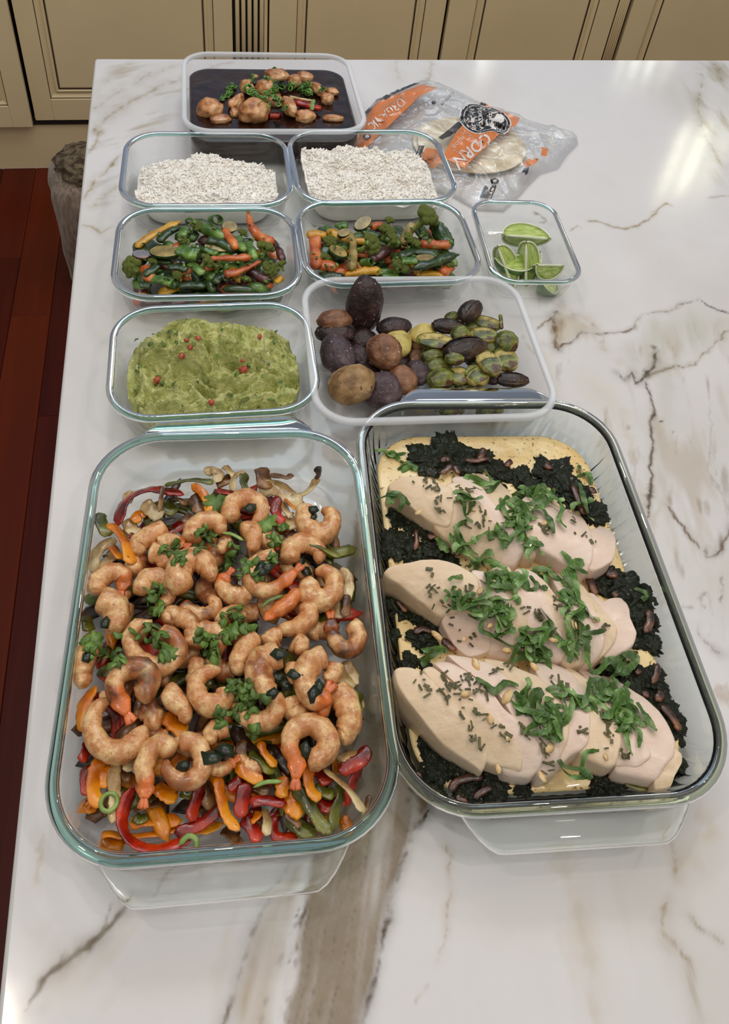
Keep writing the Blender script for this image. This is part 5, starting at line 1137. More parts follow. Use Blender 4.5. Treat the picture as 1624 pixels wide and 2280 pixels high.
for k, (q, s_) in enumerate(zip([(425, 670), (1048, 595), (600, 495), (560, 265), (720, 365), (635, 380), (662, 432), (1165, 355), (815, 830), (1040, 530)], (1.5, 1.5, 1.2, 1, .9, .8, 1, .9, 1.1, .7))):
    lab = ['large dark tomato piece at the left of the guacamole', 'largest red tomato piece at the right of the guacamole', 'tomato piece at the centre of the guacamole', 'tomato piece near the back of the guacamole', 'pale tomato bit behind the central fold', 'small tomato bit left of the back fold', 'tomato bit just above the centre of the guacamole', 'pink tomato bit at the back right edge of the guacamole', 'tomato bit at the front rim of the guacamole', 'small tomato bit above the largest one'][k]
    drop(TM[k % 3], 'tomato_piece', *GC([q])[0], topG, T + .04, lab, 'tomato', 'tomato bits in the guacamole', s_ * .8, None, .3, rc)
for _ in range(46):
    q = (rc.uniform(220, 1380), rc.uniform(300, 860))
    drop(rc.choice(CM[:5]), 'chopped_cilantro', *GC([q])[0], topG, None, 'dark fleck of chopped cilantro mixed into the guacamole', 'herb', 'cilantro flecks in the guacamole', rc.uniform(.4, .85), tilt=.6, r_=rc)

# ------------------------------------------------------------------ rice
def rice_mat():
    k = NT('cooked_white_rice'); k.base(k.ramp(k.noise(60, 3), [(.3, L4((250, 245, 236))), (.7, L4((255, 253, 249)))]))
    return k.set(Roughness=.5)
M_RICE = rice_mat()
_gr = []
for z_, r_ in ((-1, .25), (-.5, .9), (.4, 1), (1, .3)): _gr.append([(r_ * cos(a), r_ * sin(a), z_) for a in np.arange(5) * 2 * pi / 5])
GV, GF = loft([np.array(g) for g in _gr])
def rice(key, hf, lab, seed, n=4600):
    cx, cy, L, Wd, yaw = FIT[key]; r_ = np.random.RandomState(seed); ins = .0165
    parts_V = []; parts_F = []; off = 0
    rg = [rrect_even(L - 2 * (ins + .012), Wd - 2 * (ins + .012), .03, 120, .0052)]
    for k in range(40):
        q = 1 - k / 40 * .98; P = rrect_even((L - 2 * ins) * q, (Wd - 2 * ins) * q, .03 * q, 120, 0); P[:, 2] = np.maximum(hf(P[:, 0], P[:, 1]) - .0004, .006); rg.append(P)
    bv, bf = loft(rg, True, True)
    u = r_.uniform(-L / 2 + ins + .004, L / 2 - ins - .004, n); v = r_.uniform(-Wd / 2 + ins + .004, Wd / 2 - ins - .004, n)
    z = hf(u, v) + r_.uniform(-.0012, .0018, n); keep = z > .010; u, v, z = u[keep], v[keep], z[keep]; n = len(u)
    ax = np.c_[r_.normal(0, 1, n), r_.normal(0, 1, n), r_.normal(0, .55, n)]; ax /= np.linalg.norm(ax, axis=1)[:, None]
    b = np.cross(ax, [0, 0, 1.0]) + 1e-6; b /= np.linalg.norm(b, axis=1)[:, None]; c = np.cross(ax, b)
    ln = r_.uniform(.0028, .0040, n)[:, None]; rd = r_.uniform(.0010, .00135, n)[:, None]
    V = np.stack([np.c_[u, v, z] + b * rd * g[0] + c * rd * g[1] + ax * ln * g[2] for g in GV], 1)   # n x 20 x 3
    m = len(GV); quads = [f for f in GF if len(f) == 4]
    Fq = (np.arange(n)[:, None, None] * m + np.array(quads)[None]).reshape(-1, 4)
    bq = np.array([f for f in bf if len(f) == 4]); allV = np.vstack([bv, V.reshape(-1, 3)]); allF = np.vstack([bq, Fq + len(bv)])
    o = obj('cooked_rice', allV, allF, M_RICE); o.location = (cx, cy, T); o.rotation_euler.z = yaw
    tag(o, lab, 'rice', None, 'stuff')
def hr1(u, v):
    P = np.c_[u, v, u * 0]; cl = fbm(P, 70, 3, 70) * 1.3
    back = .045 + .016 * np.clip(1 - (np.abs(u - .005) / .075), 0, 1) + .006 * fbm(P * [1, 0, 0], 60, 2, 71)
    return .037 - .002 * (v / .07) + .007 * cl + .006 * np.exp(-((u - .0) / .05) ** 2) - .036 * np.clip((v - back + .018) / .026, 0, 1.2) - .01 * np.clip((np.abs(u) - .070) / .016, 0, 1) * (v > -.03)
def hr2(u, v):
    P = np.c_[u, v, u * 0]; cl = fbm(P, 65, 3, 74) * 1.3
    return .038 + .008 * cl + .010 * np.exp(-((u + .03) / .03) ** 2 - ((v - .03) / .03) ** 2) - .03 * np.clip((v - .052) / .022, 0, 1.2) - .010 * np.clip((u - .062) / .02, 0, 1)
rice('rice1', hr1, 'fluffy white rice in the left rice container', 1); rice('rice2', hr2, 'fluffy white rice piled in the container near the bag', 2)

# ------------------------------------------------------------------ stir-fried vegetables
M_CAR = food('cooked_carrot', [(.3, (164, 72, 24)), (.6, (208, 112, 50)), (.85, (226, 146, 84))], 50, .3, .15, 220, coat=.2, spots=(230, .68, (60, 44, 20)))
M_YEL = food('yellow_carrot', [(.3, (178, 124, 20)), (.6, (216, 166, 48)), (.85, (226, 190, 100))], 50, .3, .15, 220, coat=.2, spots=(230, .68, (70, 48, 20)))
M_PUR = food('purple_carrot', [(.3, (48, 22, 24)), (.7, (92, 46, 44))], 50, .3, .2, 220, coat=.2)
M_PEA = food('snap_pea_pod', [(.3, (54, 84, 24)), (.6, (92, 130, 48)), (.85, (140, 170, 84))], 45, .28, .15, 200, coat=.25, spots=(200, .69, (20, 30, 14)))
M_DRK = food('dark_green_pod', [(.3, (26, 46, 18)), (.7, (58, 84, 38))], 45, .28, .15, 200, coat=.25)
M_ZF = food('zucchini_flesh', [(.3, (116, 100, 44)), (.6, (158, 134, 66)), (.85, (182, 166, 96))], 60, .3, .2, 220, coat=.2, spots=(150, .67, (84, 58, 26)))
M_ZS = food('zucchini_skin', [(.3, (18, 44, 20)), (.7, (44, 78, 36))], 60, .3, .15, 220, coat=.2)
M_FLO = food('broccoli_florets', [(.3, (88, 108, 30)), (.5, (144, 162, 62)), (.75, (196, 206, 112))], 110, .6, .9, 700, .003)
M_STM = food('broccoli_stem', [(.3, (110, 136, 52)), (.7, (164, 184, 98))], 60, .4, .2, 220)
def onto(f, q, z): return W(*f([q])[0], z)
def vstick(f, pts, w, z, mat, nm, lab, cat, grp, th=.75, tp=None, dz=0, seed=0, scale=None, power=2.2):
    pts = f(pts); m = np.mean(pts, 0); s = scl(m[0], m[1], z) * (w if scale is None else w / scale * 1.0)
    P = np.array([W(a, b, z + dz * k / max(1, len(pts) - 1)) for k, (a, b) in enumerate(pts)]); o3 = P.mean(0)
    V, F = sweep(P - o3, s, s * th, max(10, 5 * len(pts)), 10, taper=tp or tround(.08, .1), power=max(power, 2.8), wob=.14, seed=seed)
    V = V + (fbm(V + o3, 130, 3, seed) * s * .35)[:, None] * (V * 0 + np.array([.6, .6, 1]))
    o = obj(nm, V, F, mat); o.location = o3; return tag(o, lab, cat, grp)
def tcar(t): return (1 - .55 * t) * tround(.12, .08)(t)
def disc(f, q, rx, ry, z, rot, tilt, nm, lab, cat, grp, scale, rim=M_ZS, face=M_ZF, thick=.004, half=False):
    """zucchini slice: skin band and flesh face as parts"""
    p = onto(f, q, z); s = scl(*f([q])[0], z) / scale; a, b = rx * s, ry * s
    N_ = 28; an = np.linspace(0, pi if half else 2 * pi, N_, endpoint=half)
    o = empty(nm, p); o.rotation_euler = (tilt[0], tilt[1], rot)
    E = np.c_[a * np.cos(an), b * np.sin(an), an * 0]
    rgs = [E * k + (0, 0, z_) for k, z_ in ((.0001, -thick / 2), (.96, -thick / 2), (1, -thick * .3), (1, thick * .3), (.955, thick / 2))]
    V, F = loft(rgs, False, False); obj('skin', V, F, rim, o)
    V, F = loft([E * k + (0, 0, z_) for k, z_ in ((.955, thick / 2), (.6, thick * .56), (.3, thick * .5), (.001, thick * .56))], False, True); obj('flesh', V, F, face, o)
    return tag(o, lab, cat, grp)
def bro_meshes(seed):
    r_ = random.Random(seed); fl = []
    n = 16; pts = []
    for i in range(n):
        a = i * 2.4; q = math.sqrt((i + .5) / n); pts.append((q * cos(a) * .72, q * sin(a) * .72, .35 * math.sqrt(max(0, 1 - q * q)) + .25))
    for i, p in enumerate(pts):
        V, F = ico(3); d = 1 + .16 * vnoise(V, 5, i + seed) + .13 * np.abs(vnoise(V, 11, i + 5)); fl.append((V * d[:, None] * .27 * r_.uniform(.8, 1.15) + p, F))
    st = [sweep([(0, 0, -.85), (0, 0, -.3), (.05, 0, .1)], .26, .24, 7, 9, up=(1, 0, 0), taper=lambda t: .8 + .25 * t)]
    for a in np.arange(5) * 1.26: st.append(sweep([(0, 0, -.3), (.25 * cos(a), .25 * sin(a), -.02), (.5 * cos(a), .5 * sin(a), .35)], .12, .12, 6, 7, up=(sin(a), -cos(a), .1)))
    return mesh_data('florets', *join(fl), M_FLO), mesh_data('stem', *join(st), M_STM)
BRO = [bro_meshes(s) for s in range(2)]
def broc(f, q, r, z, rot, lab, scale, grp, k=0):
    p = onto(f, q, z); s = scl(*f([q])[0], z) / scale * r
    o = empty('broccoli_floret', p); o.scale = (s, s, s); o.rotation_euler = rot
    new('florets', BRO[k % 2][0], o); new('stem', BRO[k % 2][1], o); return tag(o, lab, 'broccoli', grp)
def ringpod(f, q, r, z, rot, lab, scale, grp):
    p = onto(f, q, z); s = scl(*f([q])[0], z) / scale
    rr2 = r * s; V, F = loft([np.array([((rr2 + .0012 * cos(b)) * cos(a), (rr2 + .0012 * cos(b)) * .8 * sin(a), .007 * math.copysign(abs(sin(b)) ** .4, sin(b))) for b in np.linspace(0, 2 * pi, 10, endpoint=False)]) for a in np.linspace(0, 2 * pi, 20, endpoint=False)], loop=True)
    o = obj('scallion_tube', V, F, M_PEA); o.location = p; o.rotation_euler = rot; return tag(o, lab, 'scallion', grp)
g1, g2 = 'vegetables in the left stir-fry container', 'vegetables in the right stir-fry container'
k1 = 3.248
def C1(p_, w, *a, **k): return vstick(V1, p_, w * .74 + 9, *a, scale=k1, **k)
C1([(270, 945), (330, 895), (450, 820), (600, 750)], 27, .044, M_YEL, 'carrot_stick', 'long yellow carrot stick at the back left of the left stir-fry', 'carrot', g1, th=.5, seed=1)
C1([(1080, 670), (1105, 790), (1180, 880), (1250, 950)], 58, .046, M_CAR, 'carrot_piece', 'biggest orange carrot piece at the back right, left stir-fry', 'carrot', g1, tp=lambda t: (.25 + .9 * t) * tround(.1, .1)(t), dz=-.008, seed=2)
C1([(905, 815), (955, 890), (1000, 960)], 30, .050, M_CAR, 'carrot_stick', 'short orange carrot stick slanting in the middle, left stir-fry', 'carrot', g1, seed=3)
C1([(1110, 1015), (950, 1025), (795, 1025)], 38, .050, M_CAR, 'carrot_piece', 'horizontal tapered carrot in the centre of the left stir-fry', 'carrot', g1, tp=tcar, seed=4)
C1([(900, 1150), (1000, 1125), (1180, 1045)], 42, .047, M_CAR, 'carrot_piece', 'tapered carrot below the horizontal one, left stir-fry', 'carrot', g1, tp=tcar, seed=5)
C1([(1265, 885), (1300, 960), (1335, 1045)], 30, .040, M_PUR, 'carrot_piece', 'dark purple carrot piece upright at the right wall, left stir-fry', 'carrot', g1, tp=lambda t: (.4 + .7 * t) * tround()(t), seed=6)
C1([(1075, 1105), (1150, 1150), (1235, 1195)], 38, .040, M_PUR, 'carrot_piece', 'dark purple carrot piece at the front right, left stir-fry', 'carrot', g1, seed=7)
C1([(1270, 1200), (1330, 1160)], 28, .034, M_YEL, 'carrot_stick', 'yellow carrot end in the front right corner, left stir-fry', 'carrot', g1, seed=8)
C1([(740, 800), (830, 835), (925, 885)], 42, .047, M_PEA, 'bean_pod', 'thick green pod crossing behind the carrots, left stir-fry', 'pea pod', g1, seed=9)
C1([(770, 900), (880, 920), (985, 970)], 40, .046, M_DRK, 'bean_pod', 'dark green pod in the middle of the left stir-fry', 'pea pod', g1, seed=10)
C1([(570, 960), (650, 985), (720, 1000)], 62, .050, M_PEA, 'bean_pod', 'wide bright green pod piece cut square, left stir-fry', 'pea pod', g1, th=.35, power=4, tp=lambda t: 1, seed=11)
C1([(395, 1170), (460, 1185), (530, 1205)], 44, .044, M_PEA, 'bean_pod', 'bright green cut pod at the front left, left stir-fry', 'pea pod', g1, th=.4, power=4, tp=lambda t: 1, seed=12)
C1([(495, 1100), (570, 1085), (650, 1105)], 32, .044, M_DRK, 'bean_pod', 'flat dark pod above the front left cut pod', 'pea pod', g1, th=.4, seed=13)
C1([(655, 1055), (710, 1100), (760, 1140)], 34, .044, M_PEA, 'bean_pod', 'green pod beside the central broccoli, left stir-fry', 'pea pod', g1, th=.4, seed=14)
C1([(1000, 865), (1020, 920), (1055, 975)], 36, .048, M_PEA, 'bean_pod', 'upright green pod left of the broccoli, left stir-fry', 'pea pod', g1, th=.5, seed=15)
C1([(1075, 905), (1100, 960), (1135, 1030)], 34, .048, M_PEA, 'bean_pod', 'open-ended green pod touching the right broccoli', 'pea pod', g1, th=.5, seed=16)
C1([(760, 955), (810, 975), (865, 990)], 24, .050, M_PEA, 'bean_pod', 'small green pod above the horizontal carrot', 'pea pod', g1, th=.5, seed=17)
C1([(590, 870), (620, 830), (650, 800)], 38, .046, M_PEA, 'bean_pod', 'green pod standing behind the brown zucchini slice', 'pea pod', g1, th=.5, seed=18)
C1([(430, 905), (500, 840), (600, 790)], 34, .042, M_DRK, 'bean_pod', 'long dark pod beneath the yellow carrot stick', 'pea pod', g1, th=.5, seed=19)
C1([(620, 750), (720, 760), (820, 785)], 26, .040, M_DRK, 'bean_pod', 'dark pod along the back edge, left stir-fry', 'pea pod', g1, th=.5, seed=20)
C1([(320, 1150), (380, 1110), (430, 1070)], 34, .042, M_DRK, 'bean_pod', 'dark leaf-like pod right of the left broccoli', 'pea pod', g1, th=.4, seed=21)
C1([(290, 1220), (340, 1215), (380, 1225)], 30, .036, M_DRK, 'bean_pod', 'dark pod in the front left corner, left stir-fry', 'pea pod', g1, th=.5, seed=22)
C1([(570, 1225), (670, 1215), (780, 1225)], 28, .036, M_DRK, 'bean_pod', 'dark pod along the front rim, left stir-fry', 'pea pod', g1, th=.5, seed=23)
C1([(840, 1210), (880, 1150), (950, 1180)], 36, .042, M_DRK, 'bean_pod', 'folded dark pod below the tapered carrots', 'pea pod', g1, th=.4, seed=24)
disc(V1, (480, 980), 115, 62, .048, -.15, (.1, -.05), 'zucchini_slice', 'browned oval zucchini slice at the left of the left stir-fry', 'zucchini', g1, k1)
disc(V1, (945, 800), 60, 48, .048, .3, (.35, .1), 'zucchini_slice', 'small grey-brown zucchini slice at the back, left stir-fry', 'zucchini', g1, k1)
disc(V1, (870, 950), 110, 42, .044, -.2, (.2, 0), 'zucchini_slice', 'long zucchini slice beneath the carrots, left stir-fry', 'zucchini', g1, k1)
disc(V1, (310, 1000), 70, 45, .042, .2, (.2, .2), 'mushroom_slice', 'ridged brown mushroom slice above the left broccoli', 'mushroom', g1, k1, rim=M_MUSH, face=M_MUSH)
ringpod(V1, (845, 745), 42, .052, (.9, .5, .2), 'open green scallion tube at the back centre, left stir-fry', k1, g1)
for q, r, z, ro, lab, k in (((268, 1090), 100, .034, (.5, -.9, 0), 'largest broccoli floret at the left wall, left stir-fry', 0), ((700, 800), 62, .044, (.5, .1, 1), 'dark broccoli floret at the back centre, left stir-fry', 1), ((600, 905), 48, .048, (.3, -.3, 2), 'small broccoli floret above the zucchini slice', 0),
                            ((770, 1060), 72, .046, (.2, .9, .5), 'pale broccoli floret cut open in the centre, left stir-fry', 1), ((860, 1095), 42, .046, (.5, .4, 2), 'tiny broccoli floret under the horizontal carrot', 0), ((1195, 965), 76, .046, (.3, .5, 1.5), 'upper broccoli floret at the right, left stir-fry', 1), ((1235, 1110), 74, .042, (.5, .1, .3), 'lower broccoli floret at the right, left stir-fry', 0),
                            ((1325, 1080), 46, .040, (.3, .6, 2.6), 'small broccoli floret in the right corner, left stir-fry', 1), ((1035, 845), 40, .046, (.3, .2, .7), 'dark broccoli tip behind the big carrot', 0), ((385, 1060), 44, .040, (.4, .1, 1.9), 'dark broccoli tip right of the biggest floret', 1), ((570, 1155), 44, .040, (.3, -.2, .2), 'dark broccoli floret at the front, left stir-fry', 0), ((1060, 1190), 46, .038, (.4, 0, 2.2), 'broccoli floret at the front right rim, left stir-fry', 1)):
    broc(V1, q, r, z, ro, lab, k1, g1, k)
C1([(240, 1335), (370, 1345), (500, 1320)], 38, .014, M_CAR, 'carrot_piece', 'orange carrot seen through the front glass, left stir-fry', 'carrot', g1, seed=30)
C1([(730, 1330), (820, 1335), (910, 1310)], 34, .014, M_YEL, 'carrot_stick', 'yellow carrot seen through the front glass, left stir-fry', 'carrot', g1, seed=31)
C1([(480, 1350), (600, 1320), (720, 1320)], 30, .014, M_DRK, 'bean_pod', 'dark pod seen through the front glass, left stir-fry', 'pea pod', g1, seed=32)
C1([(1180, 1330), (1260, 1310), (1320, 1330)], 40, .014, M_DRK, 'bean_pod', 'dark pod in the corner behind the front glass, left stir-fry', 'pea pod', g1, seed=33)
k2 = 2.388
def C2(p_, w, *a, **k): return vstick(V2, p_, w * .74 + 6, *a, scale=k2, **k)
C2([(105, 640), (155, 625), (212, 635)], 26, .044, M_YEL, 'carrot_piece', 'yellow carrot piece in the back left corner, right stir-fry', 'carrot', g2, seed=40)
C2([(145, 640), (150, 720), (158, 805)], 36, .046, M_CAR, 'carrot_piece', 'upright orange carrot at the left wall, right stir-fry', 'carrot', g2, seed=41)
C2([(340, 610), (352, 710), (342, 820)], 27, .052, M_ZF, 'parsnip_piece', 'pale tan parsnip stick standing upright, right stir-fry', 'parsnip', g2, tp=lambda t: (.6 + .5 * t) * tround(.1, .08)(t), seed=42)
C2([(610, 680), (640, 620), (672, 575)], 28, .052, M_ZF, 'parsnip_piece', 'tan parsnip piece with a brown tip, right stir-fry', 'parsnip', g2, seed=43)
C2([(705, 680), (790, 680), (872, 682)], 32, .050, M_CAR, 'carrot_piece', 'thick horizontal orange carrot at the right, right stir-fry', 'carrot', g2, tp=tround(.05, .1), seed=44)
C2([(305, 845), (400, 825), (505, 815)], 27, .048, M_YEL, 'carrot_stick', 'yellow carrot lying along the front, right stir-fry', 'carrot', g2, tp=lambda t: (.8 + .3 * t) * tround(.08, .12)(t), seed=45)
C2([(820, 840), (870, 790)], 32, .040, M_CAR, 'carrot_piece', 'orange carrot end in the front right corner, right stir-fry', 'carrot', g2, seed=46)
C2([(440, 590), (480, 575), (515, 580)], 22, .044, M_CAR, 'carrot_piece', 'pinkish carrot piece at the back, right stir-fry', 'carrot', g2, seed=47)
C2([(165, 800), (215, 790), (265, 815)], 34, .042, M_CAR, 'carrot_piece', 'reddish carrot in the left front, flecked with herbs', 'carrot', g2, seed=48)
C2([(240, 870), (300, 868)], 10, .038, M_CAR, 'carrot_stick', 'sliver of orange carrot at the front rim, right stir-fry', 'carrot', g2, seed=49)
C2([(440, 770), (490, 740), (545, 700)], 30, .046, M_PUR, 'carrot_piece', 'purple-brown carrot slice in the centre, right stir-fry', 'carrot', g2, seed=50)
C2([(590, 750), (690, 715), (810, 735)], 30, .048, M_DRK, 'bean_pod', 'curved dark pod under the thick carrot, right stir-fry', 'pea pod', g2, th=.5, seed=51)
C2([(660, 810), (780, 775), (860, 745), (918, 735)], 30, .050, M_DRK, 'bean_pod', 'snap pea pod with a pointed tip at the right', 'pea pod', g2, th=.6, tp=lambda t: tround(.15, .3, .8)(t), seed=52)
C2([(610, 770), (650, 765), (690, 762)], 25, .054, M_PEA, 'bean_pod', 'small bright green cut pod in the middle right', 'pea pod', g2, th=.5, power=4, tp=lambda t: 1, seed=53)
C2([(785, 570), (820, 620), (860, 700)], 46, .042, M_DRK, 'zucchini_piece', 'dark green zucchini wedge against the right wall', 'zucchini', g2, seed=54)
C2([(262, 590), (290, 578), (325, 580)], 26, .044, M_PEA, 'bean_pod', 'bright green pod end at the back left, right stir-fry', 'pea pod', g2, th=.5, seed=55)
C2([(180, 850), (240, 845), (300, 855)], 26, .038, M_DRK, 'bean_pod', 'dark pod along the front left, right stir-fry', 'pea pod', g2, th=.5, seed=56)
C2([(500, 840), (550, 850), (600, 845)], 24, .040, M_PEA, 'bean_pod', 'green pod at the front rim beside the yellow carrot', 'pea pod', g2, th=.5, seed=57)
C2([(700, 845), (770, 835), (840, 845)], 16, .038, M_YEL, 'carrot_stick', 'thin yellow carrot at the front rim, right stir-fry', 'carrot', g2, seed=58)
C2([(180, 740), (210, 700), (240, 660)], 26, .044, M_DRK, 'bean_pod', 'leafy dark pod beside the upright carrot, right stir-fry', 'pea pod', g2, th=.4, seed=59)
C2([(390, 610), (450, 620), (500, 640)], 24, .046, M_DRK, 'bean_pod', 'flat dark pod behind the central broccoli', 'pea pod', g2, th=.4, seed=60)
C2([(690, 600), (720, 640), (750, 640)], 20, .044, M_DRK, 'bean_pod', 'small dark pod above the thick carrot', 'pea pod', g2, th=.4, seed=61)
disc(V2, (400, 570), 62, 34, .050, .75, (.2, -.1), 'zucchini_slice', 'slanted zucchini slice at the back left, right stir-fry', 'zucchini', g2, k2)
disc(V2, (300, 620), 40, 24, .046, .6, (.3, 0), 'zucchini_slice', 'zucchini slice tucked below the slanted one', 'zucchini', g2, k2)
disc(V2, (270, 720), 44, 66, .048, .3, (-.1, .2), 'zucchini_slice', 'round zucchini slice left of the parsnip stick', 'zucchini', g2, k2)
disc(V2, (735, 755), 62, 22, .050, -.1, (.4, 0), 'zucchini_slice', 'flat half zucchini slice under the thick carrot', 'zucchini', g2, k2)
ringpod(V2, (425, 775), 24, .052, (.9, .6, .5), 'open green scallion tube at the front centre, right stir-fry', k2, g2)
for q, r, z, ro, lab, k in (((430, 690), 74, .050, (.4, .7, .2), 'big broccoli floret in the centre, right stir-fry', 0), ((525, 620), 54, .052, (.3, .2, 1), 'broccoli floret behind the central one, right stir-fry', 1), ((725, 550), 82, .052, (.5, -.3, 2), 'tallest broccoli floret at the back right, right stir-fry', 0), ((560, 665), 46, .052, (.4, .4, .6), 'broccoli floret right of the central one', 1),
                            ((635, 650), 38, .054, (.2, .6, 0), 'pale small broccoli floret beside the tan parsnip', 0), ((590, 812), 62, .044, (.4, .2, 1.4), 'dark broccoli floret at the front, right stir-fry', 1), ((228, 670), 42, .046, (.3, -.2, .4), 'broccoli tip behind the upright carrot', 0), ((540, 560), 32, .046, (.2, 0, 2), 'leafy broccoli tip at the back edge', 1), ((200, 760), 40, .040, (.3, .3, 1.1), 'dark broccoli tip at the left wall', 0), ((860, 800), 30, .042, (.3, .3, 2.1), 'broccoli crumb floret near the right wall', 1), ((680, 690), 42, .046, (.4, .1, 2.5), 'dark floret between the pods, right stir-fry', 0)):
    broc(V2, q, r, z, ro, lab, k2, g2, k)
rv = random.Random(21)
for key, gr_, nm2 in (('veg1', g1, 'left'), ('veg2', g2, 'right')):
    cx, cy, L, Wd, yaw = FIT[key]
    for _ in range(125):
        u, v = rv.uniform(-.078, .078), rv.uniform(-.055, .042); a = rv.uniform(0, pi); ln = rv.uniform(.010, .020)
        m_, n_, lb, ct = rv.choice([(M_DRK, 'bean_pod', 'dark green pod', 'pea pod')] * 4 + [(M_PEA, 'bean_pod', 'green pod', 'pea pod')] * 3 + [(M_CAR, 'carrot_piece', 'orange carrot piece', 'carrot'), (M_YEL, 'carrot_piece', 'yellow carrot piece', 'carrot'), (M_PUR, 'carrot_piece', 'purple carrot piece', 'carrot')])
        if abs(u) > .062: a = pi / 2 + rv.uniform(-.4, .4)
        if v < -.04: a = rv.uniform(-.3, .3); u *= .8
        P = np.array([(-ln * cos(a), -ln * sin(a), 0), (0, 0, rv.uniform(0, .003)), (ln * cos(a), ln * sin(a), 0)])
        V, F = sweep(P, rv.uniform(.0045, .0085), .004, 8, 8, taper=tround(.2, .2)); o = obj(n_, V, F, m_); o.location = (cx + u * cos(yaw) - v * sin(yaw), cy + u * sin(yaw) + v * cos(yaw), T + rv.uniform(.010, .039))
        tag(o, '%s buried low in the %s stir-fry' % (lb, nm2), ct, '%ss buried in the %s stir-fry' % (lb, nm2))

# ------------------------------------------------------------------ potato tub
PM = {'purple': food('purple_potato_skin', [(.3, (46, 30, 34)), (.6, (84, 66, 72)), (.8, (120, 104, 108))], 34, .5, .8, 110, .004, spots=(300, .66, (226, 220, 214))),
      'dark': food('dark_potato_skin', [(.3, (30, 18, 18)), (.6, (58, 38, 38)), (.8, (84, 60, 58))], 34, .42, .9, 80, .005, spots=(300, .67, (220, 214, 208))),
      'brown': food('brown_potato_skin', [(.3, (96, 58, 36)), (.6, (148, 104, 74)), (.8, (176, 138, 104))], 40, .5, .8, 110, .004, spots=(280, .66, (222, 214, 204))),
      'tan': food('tan_potato_skin', [(.3, (112, 82, 46)), (.55, (162, 128, 84)), (.8, (186, 158, 116))], 40, .5, .8, 110, .004, spots=(80, .63, (96, 66, 38))),
      'yellow': food('potato_flesh', [(.3, (178, 154, 74)), (.6, (214, 196, 112))], 60, .45, .3, 200, spots=(180, .68, (84, 60, 28)))}
def spud(q, rx, ry, rot, z, kind, lab, i, cut=None, nm='potato', cat='potato', grp='roasted potatoes in the plastic tub', fz=.9, sub=4, amp=.13, fine=.035):
    p = onto(PO, q, z); s = scl(*PO([q])[0], z) / 2.707
    V, F = blob(sub, (1, 1, 1), amp, 1.4, i, fine)
    V = V * np.array([rx * s, ry * s * 1.08, min(rx, ry) * s * fz]); V = xf(V, (0, 0, 0), (0, 0, rot))
    o = obj(nm, V, F, PM[kind]); o.location = p; return tag(o, lab, cat, grp)
def spud_up(q, rx, ry, z, kind, lab, i):
    p = onto(PO, q, z); s = scl(*PO([q])[0], z) / 2.707
    V, F = blob(4, (1, 1, 1), .12, 1.4, i, .035); V = V * np.array([rx * s, rx * s * .95, ry * s * 1.12]); V = xf(V, (0, 0, 0), (-.25, .04, 0))
    o = obj('potato', V, F, PM[kind]); o.location = p; tag(o, lab, 'potato', 'roasted potatoes in the plastic tub')
spud_up((413, 215), 110, 172, .050, 'dark', 'dark purple potato standing upright above the tub rim', 1)
spud((235, 305), 112, 66, .1, .040, 'brown', 'light brown potato in the back left corner of the tub', 2)
spud((235, 385), 125, 66, -.15, .031, 'dark', 'dark split potato under the light brown one', 3)
spud((252, 515), 104, 142, .15, .037, 'purple', 'large salted purple-grey potato at the left wall', 4)
spud((400, 430), 84, 76, .2, .026, 'dark', 'shadowed dark potato in the middle of the pile', 5)
spud((380, 520), 60, 80, .2, .028, 'purple', 'small purple potato squeezed beside the large salted one', 6)
spud((590, 345), 106, 60, .1, .038, 'dark', 'halved dark purple potato at the back', 7)
spud((612, 450), 84, 108, -.2, .036, 'yellow', 'yellow cut potato half flecked with herbs', 8, fz=.6)
spud((530, 500), 106, 116, .1, .046, 'brown', 'round brown potato with salt crystals, centre of the pile', 9)
spud((510, 725), 130, 112, .1, .034, 'purple', 'purple-grey potato at the front of the tub', 10)
spud((635, 665), 94, 90, 0, .036, 'brown', 'reddish brown potato right of the front purple one', 11)
spud((728, 625), 78, 80, .3, .034, 'purple', 'round purple potato beside the sprouts', 12)
spud((335, 695), 152, 118, .45, .050, 'tan', 'knobbly tan potato with brown spots at the front left', 13)
spud((765, 385), 92, 62, .5, .034, 'yellow', 'yellow potato half with thyme at the back, beside the sprouts', 14, fz=.6)
spud((755, 440), 85, 56, .4, .026, 'brown', 'brown potato skin side under the yellow half', 15)
spud((720, 530), 56, 50, .4, .024, 'brown', 'brown potato glimpsed behind the round purple one', 16)
spud((760, 790), 90, 60, 0, .024, 'tan', 'tan potato seen through the glass handle', 17)
spud((420, 640), 90, 80, 0, .024, 'dark', 'dark potato deep under the tan one', 18)
spud((600, 560), 80, 80, 0, .022, 'dark', 'dark potato deep under the round brown one', 19)
M_SPR = food('roasted_sprout', [(.3, (56, 60, 20)), (.5, (104, 112, 40)), (.75, (156, 158, 78))], 60, .35, .5, 140, .003, coat=.2, spots=(38, .56, (84, 50, 24)))
M_SPC = food('charred_sprout', [(.3, (24, 14, 12)), (.6, (58, 34, 24)), (.8, (96, 70, 36))], 60, .4, .7, 140, .003, coat=.2)
M_SPF = food('sprout_cut_face', [(.25, (110, 88, 38)), (.5, (176, 160, 84)), (.8, (208, 190, 120))], 90, .4, .6, 150, .003, spots=(80, .60, (120, 74, 34)))
PM.update(sprout=M_SPR, char=M_SPC, face=M_SPF)
